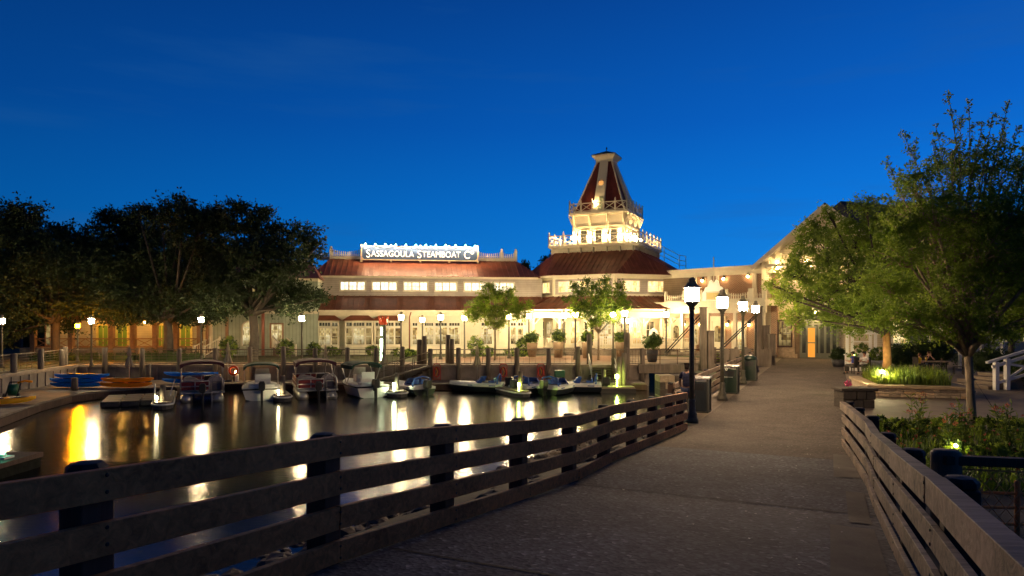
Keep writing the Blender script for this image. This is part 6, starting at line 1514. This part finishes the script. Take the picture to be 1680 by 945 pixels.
# =====================================================================  WALKWAY FURNITURE
def litter(label,s,n,m_,dome=False,rot=0):
    o=thing('litter_bin',label,'litter bin',U(s,n,.008),R(-25)+rot); o.scale=(.86,.86,.93)
    mb=MB(); mb.box(-.36,.36,-.36,.36,.05,1.12); mb.build('body',M[m_],o,bevel=.02)
    mb=MB()
    for a in (-.37,.37):
        for b_ in (-.37,.37): mb.box(a-.03,a+.03,b_-.03,b_+.03,0,1.2)
    mb.box(-.4,.4,-.4,.4,0,.05); mb.build('frame',M['binsteel'],o)
    if dome:
        mb=MB(); mb.lathe([(.42,1.14),(.42,1.2),(.36,1.3),(.22,1.37),(0,1.4)],14); mb.build('lid',M[m_],o)
    else:
        mb=MB(); mb.box(-.43,.43,-.43,.43,1.2,1.26); mb.build('lid',M['steel'],o,bevel=.015)
        mb=MB(); mb.lathe([(.17,1.262),(.17,1.285),(.12,1.285),(.12,1.262)],16); mb.build('ash_tray',M['white'],o)
    mb=MB(); mb.box(-.25,.25,-.372,-.362,.80,1.04); mb.build('flap',M['black'],o)
    return o
litter('slate dark litter bin nearest the end of the bridge railing',23.5,-4.0,'binblue')
l2=litter('green litter bin with white round symbol and label line, between two lamp posts',30.1,-3.85,'bin')
mb=MB()
cx_,cz_=-.12,1.14
mb.tube([(cx_+.055*math.cos(k*math.pi/8),-.375,cz_-.03+.055*math.sin(k*math.pi/8)) for k in range(17)],.014,5,caps=False); mb.box(cx_-.012,cx_+.012,-.378,-.362,cz_-.055,cz_-.005); mb.build('symbol',M['white'],l2)
mb=MB()
for k in range(9): mb.box(-.27+k*.052,-.27+k*.052+.036,-.386,-.372,.735,.765)
mb.build('label',M['white'],l2)
litter('dark green round topped litter bin farthest along the walkway',37.0,-3.75,'bin',True)
# slatted panels at the far left of the walkway
for k,(px,Y,h_,lab) in enumerate(((1234,47,1.15,'open slatted timber panel left of the farthest lamp post'),(1250,49,1.2,'open slatted timber panel right of the farthest lamp post'),(1190,48,1.1,'wide slatted timber panel behind the second lamp post'))):
    p=P(px,HOR,Y); o=thing('slatted_panel',lab,'fence panel',(p.x,Y,0),0)
    w_=.75 if k==2 else .42
    for s_ in (-1,1): mb=MB(); mb.box(s_*w_-.1,s_*w_+.1,-.1,.1,0,h_+.12+(.9 if (k==1 and s_>0) else 0)); mb.build('post',M['pile'],o,bevel=.015)
    for q in range(6): mb=MB(); mb.box(-w_+.1,w_-.1,-.03,.03,.12+q*h_/6,.12+q*h_/6+.09); mb.build('slat',M['pile'],o)

# =====================================================================  PICNIC CORNER, KIOSK, RAMP
pt=thing('picnic_table','small pale topped table with dark legs behind the planter','table',(P(1534,HOR,39.6).x,39.6,0),R(-12))
mb=MB(); mb.box(-.62,.62,-.45,.45,.69,.74); mb.build('top',M['cap2'],pt,bevel=.01)
for sx_ in (-.5,.5):
    for sy_ in (-.35,.35): mb=MB(); mb.bar((sx_,sy_,0),(sx_*.9,sy_*.9,.69),.06,.06); mb.build('leg',M['iron'],pt)
def chair(label,loc,rz):
    o=thing('garden_chair',label,'chair',loc,rz,'dark garden chairs')
    mb=MB(); mb.box(-.24,.24,-.24,.24,.41,.46); mb.build('seat',M['trgrey'],o,bevel=.01)
    mb=MB(); 
    for k in range(6): mb.box(-.24+k*.085,-.24+k*.085+.055,.22,.26,.5,.95)
    mb.box(-.25,.25,.215,.265,.93,.98); mb.build('backrest',M['trgrey'],o)
    for sx_ in (-.22,.22):
        for sy_ in (-.21,.23): mb=MB(); mb.box(sx_-.022,sx_+.022,sy_-.022,sy_+.022,0,.41 if sy_<0 else .95); mb.build('leg',M['trgrey'],o)
    return o
ct=Vector((P(1534,HOR,39.6).x,39.6,0))
chair('chair under the child in yellow at the left of the picnic table',ct+Vector((-.95,-.1,0)),R(90))
chair('chair under the adult behind the picnic table',ct+Vector((.05,.78,0)),R(-6))
chair('empty garden chair pushed back at the right of the picnic table',ct+Vector((1.05,-.45,0)),R(-115))
mb=MB(); mb.lathe([(.035,0),(.035,.16),(.015,.2),(.015,.26)],10); o=mb.build('bottle',M['shirtyellow']); o.location=ct+Vector((-.38,.2,.74)); tag(o,'small yellow bottle standing on the picnic table','bottle')
mb=MB(); mb.lathe([(.035,0),(.045,.14),(.04,.14)],10); o=mb.build('cup',M['terracotta']); o.location=ct+Vector((.45,.1,.74)); tag(o,'reddish cup standing at the right of the picnic table','cup')
kq=P(1413,HOR,42); ki=thing('white_kiosk','white trellis kiosk with garland roof and planted counter behind the planter','kiosk',(kq.x,42,0),R(-20))
for sx_ in (-.78,-.5,.5,.78): mb=MB(); mb.box(sx_-.08,sx_+.08,-.08,.08,0,2.25); mb.build('post',M['white'],ki)
mb=MB(); mb.box(-.9,.9,-.18,.18,2.25,2.42); mb.box(-.86,.86,-.1,.1,1.0,1.08); mb.box(-.42,.42,-.06,.06,1.75,1.82); mb.build('beam',M['white'],ki)
mb=MB(); mb.box(-.9,.9,-.3,.2,0,.95); mb.box(-.98,.98,-.38,.25,.951,.999); mb.build('counter',M['white'],ki)
mb=MB()
for k in range(12): x=-.88+k*.16; mb.tube([(x,-.2,2.42),(x+.08,-.2,2.6),(x+.16,-.2,2.42)],.022,5)
mb.tube([(-.95,-.2,2.44),(.95,-.2,2.44)],.035,6); mb.build('scalloped_fringe',M['white'],ki)
s_=bush('plants',None,(0,-.1,1.08),.42,.15,.3,24,.12,['leaflime','shrub2'],311,None,core=False); s_.parent=ki
s_=bush('plants',None,(-.55,-.42,.75),.3,.2,.2,24,.1,['shrub2','leaflime'],312,None,core=False); s_.parent=ki
mb=MB(); mb.ball((-.45,-.45,1.02),.05); mb.build('counter_light',glow('kiosk lamp',(.8,1.0,.3),40),ki)
o=bush('shrub','dark leafy tub plant at the left foot of the kiosk',(P(1376,HOR,46).x,46,.35),.55,.5,.45,70,.12,['shrub','leafoak2'],313)
mb=MB(); mb.lathe([(.35,0),(.48,.45),(.42,.45)],12); o=mb.build('planter_tub',M['potdark']); o.location=(P(1376,HOR,46).x,46,.01); tag(o,'dark round tub holding a leafy plant near the entrance','tub')
bx_=thing('flower_box','white slatted box planter right of the kiosk','planter',(P(1440,HOR,40.5).x,40.5,0))
mb=MB(); mb.box(-.6,.6,-.25,.25,.1,.2); mb.box(-.6,.6,-.25,.25,.65,.72)
for k in range(7): mb.box(-.58+k*.18,-.58+k*.18+.07,-.25,.25,.2,.65)
mb.build('box',M['white'],bx_); s_=bush('plants',None,(0,0,.6),.55,.25,.45,50,.12,['leaflime','shrub2'],314,None,core=False); s_.parent=bx_
# white ramp railing on the right
rq=G(1634,640); ra=thing('ramp_railing','white timber stair railing with diagonal braces at the right edge','railing',(rq.x,rq.y,0),R(8))
for k,(x,z0,z1) in enumerate(((0,0,1.25),(.55,0,1.4),(2.6,.6,2.0),(4.4,1.0,2.4))):
    mb=MB(); mb.box(x-.09,x+.09,-.09,.09,z0,z1); mb.build('post',M['white'],ra,bevel=.01)
mb=MB(); mb.bar((-.45,0,1.22),(4.6,0,2.55),.16,.1); mb.bar((-.2,0,1.02),(4.6,0,2.3),.08,.14); mb.bar((0,0,.3),(4.4,0,1.4),.07,.12); mb.bar((.6,0,1.15),(2.6,0,.85),.07,.1); mb.bar((.6,0,.5),(2.6,0,1.7),.07,.1); mb.bar((2.7,0,.9),(4.4,0,2.2),.07,.1); mb.build('rail',M['white'],ra,bevel=.008)
mb=MB()
for k in range(4): mb.box(-.2+k*.55,4.6,.2,2.6,k*.15,(k+1)*.15-.002)
mb.build('step',M['paving'],ra)
ra2=thing('ramp_railing','smaller white railing with crossed braces beyond the hedge','railing',(P(1575,HOR,44).x,44,0),R(10))
for k,x in enumerate((0,1.6,3.2)): mb=MB(); mb.box(x-.08,x+.08,-.08,.08,0,1.35+k*.25); mb.build('post',M['white'],ra2)
mb=MB(); mb.bar((-.4,0,1.3),(3.4,0,1.95),.14,.1); mb.bar((0,0,.35),(1.6,0,1.4),.07,.1); mb.bar((1.6,0,.5),(3.2,0,1.6),.07,.1); mb.bar((0,0,1.15),(1.6,0,.5),.07,.1); mb.build('rail',M['white'],ra2)
for i,(px,py,Y,rx,rz_,lab) in enumerate(((1525,590,45,2.4,1.0,'long dark hedge behind the picnic table'),(1625,600,38,1.3,.8,'rounded hedge beyond the white stair railing'),(1690,625,31,1.0,.7,'clipped hedge at the right edge beside the stairs'),(1475,590,44,1.2,.8,'dark shrub mass left of the picnic table'))):
    p=P(px,HOR,Y); bush('hedge',lab,(p.x,Y,0),rx,.8,rz_,int(60*rx+60),.12,['shrub','leafoak2'],400+i,cat='hedge',per=30)

# =====================================================================  PEOPLE
def skinmesh(name,joints,edges,root,mat_,parent,subdiv=2):
    names=list(joints); idx={n:i for i,n in enumerate(names)}
    me=bpy.data.meshes.new(name); me.from_pydata([joints[n][0] for n in names],[(idx[a],idx[b]) for a,b in edges],[])
    ob=bpy.data.objects.new(name,me); COL.objects.link(ob)
    sk=ob.modifiers.new('skin','SKIN'); sk.use_smooth_shade=True
    for n in names:
        sv=me.skin_vertices[0].data[idx[n]]; r=joints[n][1]; sv.radius=r if isinstance(r,tuple) else (r,r); sv.use_root=(n==root)
    ss_=ob.modifiers.new('sub','SUBSURF'); ss_.levels=subdiv; ss_.render_levels=subdiv
    bpy.context.view_layer.update()
    m2=bpy.data.meshes.new_from_object(ob.evaluated_get(bpy.context.evaluated_depsgraph_get()))
    bpy.data.objects.remove(ob); m2.materials.clear(); m2.materials.append(mat_)
    for p_ in m2.polygons: p_.use_smooth=True
    o=bpy.data.objects.new(name,m2); COL.objects.link(o)
    if parent: o.parent=parent
    return o
def person(label,loc,rz,pose,shirt,trousers,hair='hair',scale=1.0,sleeve=.55,shoe='black',short=False,longhair=False,group=None):
    """pose: dict of joints in metres, facing -y"""
    o=thing('person',label,'person',loc,rz); o.scale=(scale,)*3
    J=dict(pose); V=lambda n: Vector(J[n])
    jt={}; ed=[]
    def add(n,p,r): jt[n]=(tuple(p),r)
    pel,che,nec,hd=V('pel'),V('che'),V('nec'),V('hd')
    add('pel',pel,(.15,.115)); add('waist',pel.lerp(che,.45),(.135,.10)); add('che',che,(.155,.11)); add('nb',che.lerp(nec,.75),(.10,.08)); add('nec',nec,.052)
    up=(hd-nec).normalized(); fwd=Vector(J.get('face',(0,-1,0)))
    add('jaw',hd-up*.065+fwd*.018,(.058,.066)); add('hdm',hd,(.074,.090)); add('hdt',hd+up*.075,(.060,.070))
    add('nose',hd+fwd*.105-up*.015,.011)
    ed+=[('pel','waist'),('waist','che'),('che','nb'),('nb','nec'),('nec','jaw'),('jaw','hdm'),('hdm','hdt'),('hdm','nose')]
    for s,sg in (('L',-1),('R',1)):
        sh,el,wr=V('sh'+s),V('el'+s),V('wr'+s)
        add('sh'+s,sh,.058); add('ua'+s,sh.lerp(el,.5),.048); add('el'+s,el,.040); add('fa'+s,el.lerp(wr,.4),.038); add('wr'+s,wr,.026)
        ed+=[('nb','sh'+s),('sh'+s,'ua'+s),('ua'+s,'el'+s),('el'+s,'fa'+s),('fa'+s,'wr'+s)]
        hdv=Vector(J.get('hand'+s,tuple((wr-el).normalized()))).normalized(); sd_=Vector(J.get('palm'+s,(1,0,0))); sd_=(sd_-hdv*sd_.dot(hdv)).normalized(); nn=hdv.cross(sd_)
        pm=wr+hdv*.07; add('pm'+s,pm,(.034,.018)); ed.append(('wr'+s,'pm'+s))
        for f,(off,ln) in enumerate(((-.030,.066),(-.010,.078),(.010,.074),(.029,.058))):
            a=pm+sd_*off+hdv*.028; b_=a+hdv*ln*.55+nn*.006; c_=b_+hdv*ln*.42+nn*.018
            for q,(pt_,r_) in enumerate(((a,.0095),(b_,.0085),(c_,.007))): add(f'f{f}{q}{s}',pt_,r_)
            ed+=[('pm'+s,f'f{f}0{s}'),(f'f{f}0{s}',f'f{f}1{s}'),(f'f{f}1{s}',f'f{f}2{s}')]
        ta=wr+hdv*.035-sd_*.04*sg; tb=ta+hdv*.04-sd_*.02*sg; add('t0'+s,ta,.012); add('t1'+s,tb,.009); ed+=[('pm'+s,'t0'+s),('t0'+s,'t1'+s)]
        hp,kn,an=V('hp'+s),V('kn'+s),V('an'+s); toe=V('to'+s)
        add('hp'+s,hp,.088); add('th'+s,hp.lerp(kn,.5),.076); add('kn'+s,kn,.056); add('ca'+s,kn.lerp(an,.35),.055); add('an'+s,an,.036); add('he'+s,an+Vector((0,0,-.045)),.035); add('to'+s,toe,.030)
        ed+=[('pel','hp'+s),('hp'+s,'th'+s),('th'+s,'kn'+s),('kn'+s,'ca'+s),('ca'+s,'an'+s),('an'+s,'he'+s),('he'+s,'to'+s)]
    skinmesh('body',jt,ed,'pel',M['skin'],o,1)
    # shirt
    g=.014; sj={}; se=[]
    for n in ('pel','waist','che','nb'): 
        r=jt[n][1]; sj[n]=(jt[n][0],tuple(q+g for q in r) if isinstance(r,tuple) else r+g)
    se+=[('pel','waist'),('waist','che'),('che','nb')]
    for s in 'LR':
        sj['sh'+s]=(jt['sh'+s][0],.058+g); e_=V('sh'+s).lerp(V('el'+s),sleeve) if sleeve<1 else V('el'+s); sj['se'+s]=(tuple(e_),.046+g); se+=[('nb','sh'+s),('sh'+s,'se'+s)]
        if sleeve>=1: sj['sw'+s]=(tuple(V('el'+s).lerp(V('wr'+s),.92)),.030+g); se+=[('se'+s,'sw'+s)]
    skinmesh('shirt',sj,se,'pel',shirt,o,1)
    tj={'pel':(jt['pel'][0],(.155,.122))}; te=[]
    for s in 'LR':
        tj['hp'+s]=(jt['hp'+s][0],.098); tj['th'+s]=(jt['th'+s][0],.088); tj['kn'+s]=(jt['kn'+s][0],.070 if not short else .075); te+=[('pel','hp'+s),('hp'+s,'th'+s),('th'+s,'kn'+s)]
        if not short: tj['ca'+s]=(jt['ca'+s][0],.066); tj['an'+s]=(tuple(V('an'+s)+Vector((0,0,.02))),.052); te+=[('kn'+s,'ca'+s),('ca'+s,'an'+s)]
    skinmesh('trousers',tj,te,'pel',trousers,o,1)
    for s in 'LR':
        an,to=V('an'+s),V('to'+s); skinmesh('shoe',{'a':(tuple(an+Vector((0,.02,-.03))),.045),'b':(tuple(an.lerp(to,.6)+Vector((0,0,-.02))),.044),'c':(tuple(to),.036)},[('a','b'),('b','c')],'a',M[shoe],o,1)
    hj={'a':(tuple(hd+up*.03-fwd*.025),(.088,.088)),'b':(tuple(hd+up*.085-fwd*.012),(.070,.078)),'c':(tuple(hd-up*.05-fwd*.055),(.066,.040))}
    he=[('a','b'),('a','c')]
    if longhair: hj['d']=(tuple(hd-up*.2-fwd*.06),(.07,.035)); he.append(('c','d'))
    skinmesh('hair',hj,he,'a',M[hair],o,1)
    sdv=fwd.cross(up).normalized()
    for q in (-1,1):
        mb=MB(); mb.ball(hd+fwd*.088+sdv*q*.031+up*.012,.010,seg=8,rings=6); mb.build('eye',M['black'],o)
        mb=MB(); mb.ball(hd+sdv*q*.078-up*.01-fwd*.01,.012,.022,.03,seg=8,rings=6); mb.build('ear',M['skin'],o)
    mb=MB(); mb.ball(hd+fwd*.088-up*.052,.024,.008,.006,seg=8,rings=5); mb.build('mouth',mat('lips '+str(len(bpy.data.materials)),(.35,.12,.1),.5),o)
    return o
STAND=dict(pel=(0,0,.95),che=(0,-.01,1.27),nec=(0,-.005,1.49),hd=(0,-.02,1.62),shL=(-.185,0,1.40),elL=(-.23,.03,1.12),wrL=(-.24,-.06,.89),shR=(.185,0,1.40),elR=(.23,.03,1.12),wrR=(.24,-.06,.89),hpL=(-.095,0,.90),knL=(-.10,-.02,.50),anL=(-.11,.02,.085),toL=(-.12,-.14,.035),hpR=(.095,0,.90),knR=(.10,-.02,.50),anR=(.11,.02,.085),toR=(.12,-.14,.035))
WALK=dict(STAND,knL=(-.10,-.20,.52),anL=(-.10,-.24,.12),toL=(-.10,-.40,.09),knR=(.10,.02,.49),anR=(.10,.26,.13),toR=(.10,.13,.04),elL=(-.24,.12,1.13),wrL=(-.25,.16,.90),elR=(.24,-.05,1.12),wrR=(.23,-.22,.94))
SIT=dict(pel=(0,.08,.50),che=(0,.06,.82),nec=(0,.03,1.04),hd=(0,.0,1.17),shL=(-.18,.05,.95),elL=(-.24,-.02,.69),wrL=(-.14,-.26,.74),shR=(.18,.05,.95),elR=(.24,-.02,.69),wrR=(.14,-.26,.74),hpL=(-.095,.05,.48),knL=(-.12,-.38,.50),anL=(-.12,-.36,.09),toL=(-.12,-.53,.035),hpR=(.095,.05,.48),knR=(.12,-.38,.50),anR=(.12,-.36,.09),toR=(.12,-.53,.035))
HANDSUP=dict(SIT,che=(0,.02,.82),nec=(0,-.06,1.03),hd=(0,-.13,1.13),elL=(-.22,-.36,.79),wrL=(-.06,-.27,.99),elR=(.22,-.36,.79),wrR=(.06,-.27,.99),shL=(-.18,-.02,.95),shR=(.18,-.02,.95),handL=(.2,.1,1),handR=(-.2,.1,1))
# striped shirt as a real woven pattern
m,t,b=nt('blue striped cotton'); tc=t.nodes.new('ShaderNodeTexCoord'); wv=t.nodes.new('ShaderNodeTexWave'); wv.bands_direction='Z'; wv.inputs['Scale'].default_value=7.0; t.links.new(tc.outputs['Object'],wv.inputs['Vector'])
cr=t.nodes.new('ShaderNodeValToRGB'); cr.color_ramp.elements[0].color=(.02,.025,.07,1); cr.color_ramp.elements[1].color=(.09,.10,.19,1); cr.color_ramp.elements[0].position=.45; cr.color_ramp.elements[1].position=.6; t.links.new(wv.outputs['Fac'],cr.inputs[0]); t.links.new(cr.outputs[0],b.inputs['Base Color']); b.inputs['Roughness'].default_value=.85; M['stripe']=m
M['jean']=mat('washed denim',(.04,.055,.12),.85,.2,10); M['shirtbrown']=mat('brown jacket',(.085,.065,.05),.85,.1,6)
g1=G(1127,690,.0); person('person in blue striped shirt and jeans walking beside the tallest lamp post',(g1.x,g1.y,zp(20.6)),R(150),WALK,M['stripe'],M['jean'],scale=.97)
g2=U(19.6,-.35,0); g2=G(1357,697,.1); 0 and person('person in dark clothes walking away near the end of the right railing',(g2.x,g2.y,zp(20)),R(170),WALK,M['shirtbrown'],M['trgrey'],scale=1.0,sleeve=1.0)
person('child in yellow shirt sitting at the left of the picnic table',ct+Vector((-.95,-.1,.08)),R(90),SIT,M['shirtyellow'],M['trgrey'],'hairfair',scale=.86,short=True)
person('adult in black shirt resting chin on both hands behind the picnic table',ct+Vector((.05,.78,0)),R(-6),HANDSUP,M['shirtblack'],M['denim'],'hairfair',short=True)
k1=P(1399,HOR,39.5); chair('chair under the person in blue before the kiosk',(k1.x,39.5,0),R(-150)); person('person in blue top sitting with back turned before the white kiosk',(k1.x,39.5,0),R(-150),SIT,M['shirtblue'],M['trgrey'],'hair',sleeve=.4)
k2=P(1418,HOR,39.2); chair('chair under the person in white before the kiosk',(k2.x,39.2,0),R(-60)); person('person in white top sitting and leaning before the white kiosk',(k2.x,39.2,0),R(-60),SIT,M['shirtwhite'],M['trgrey'],'hair')
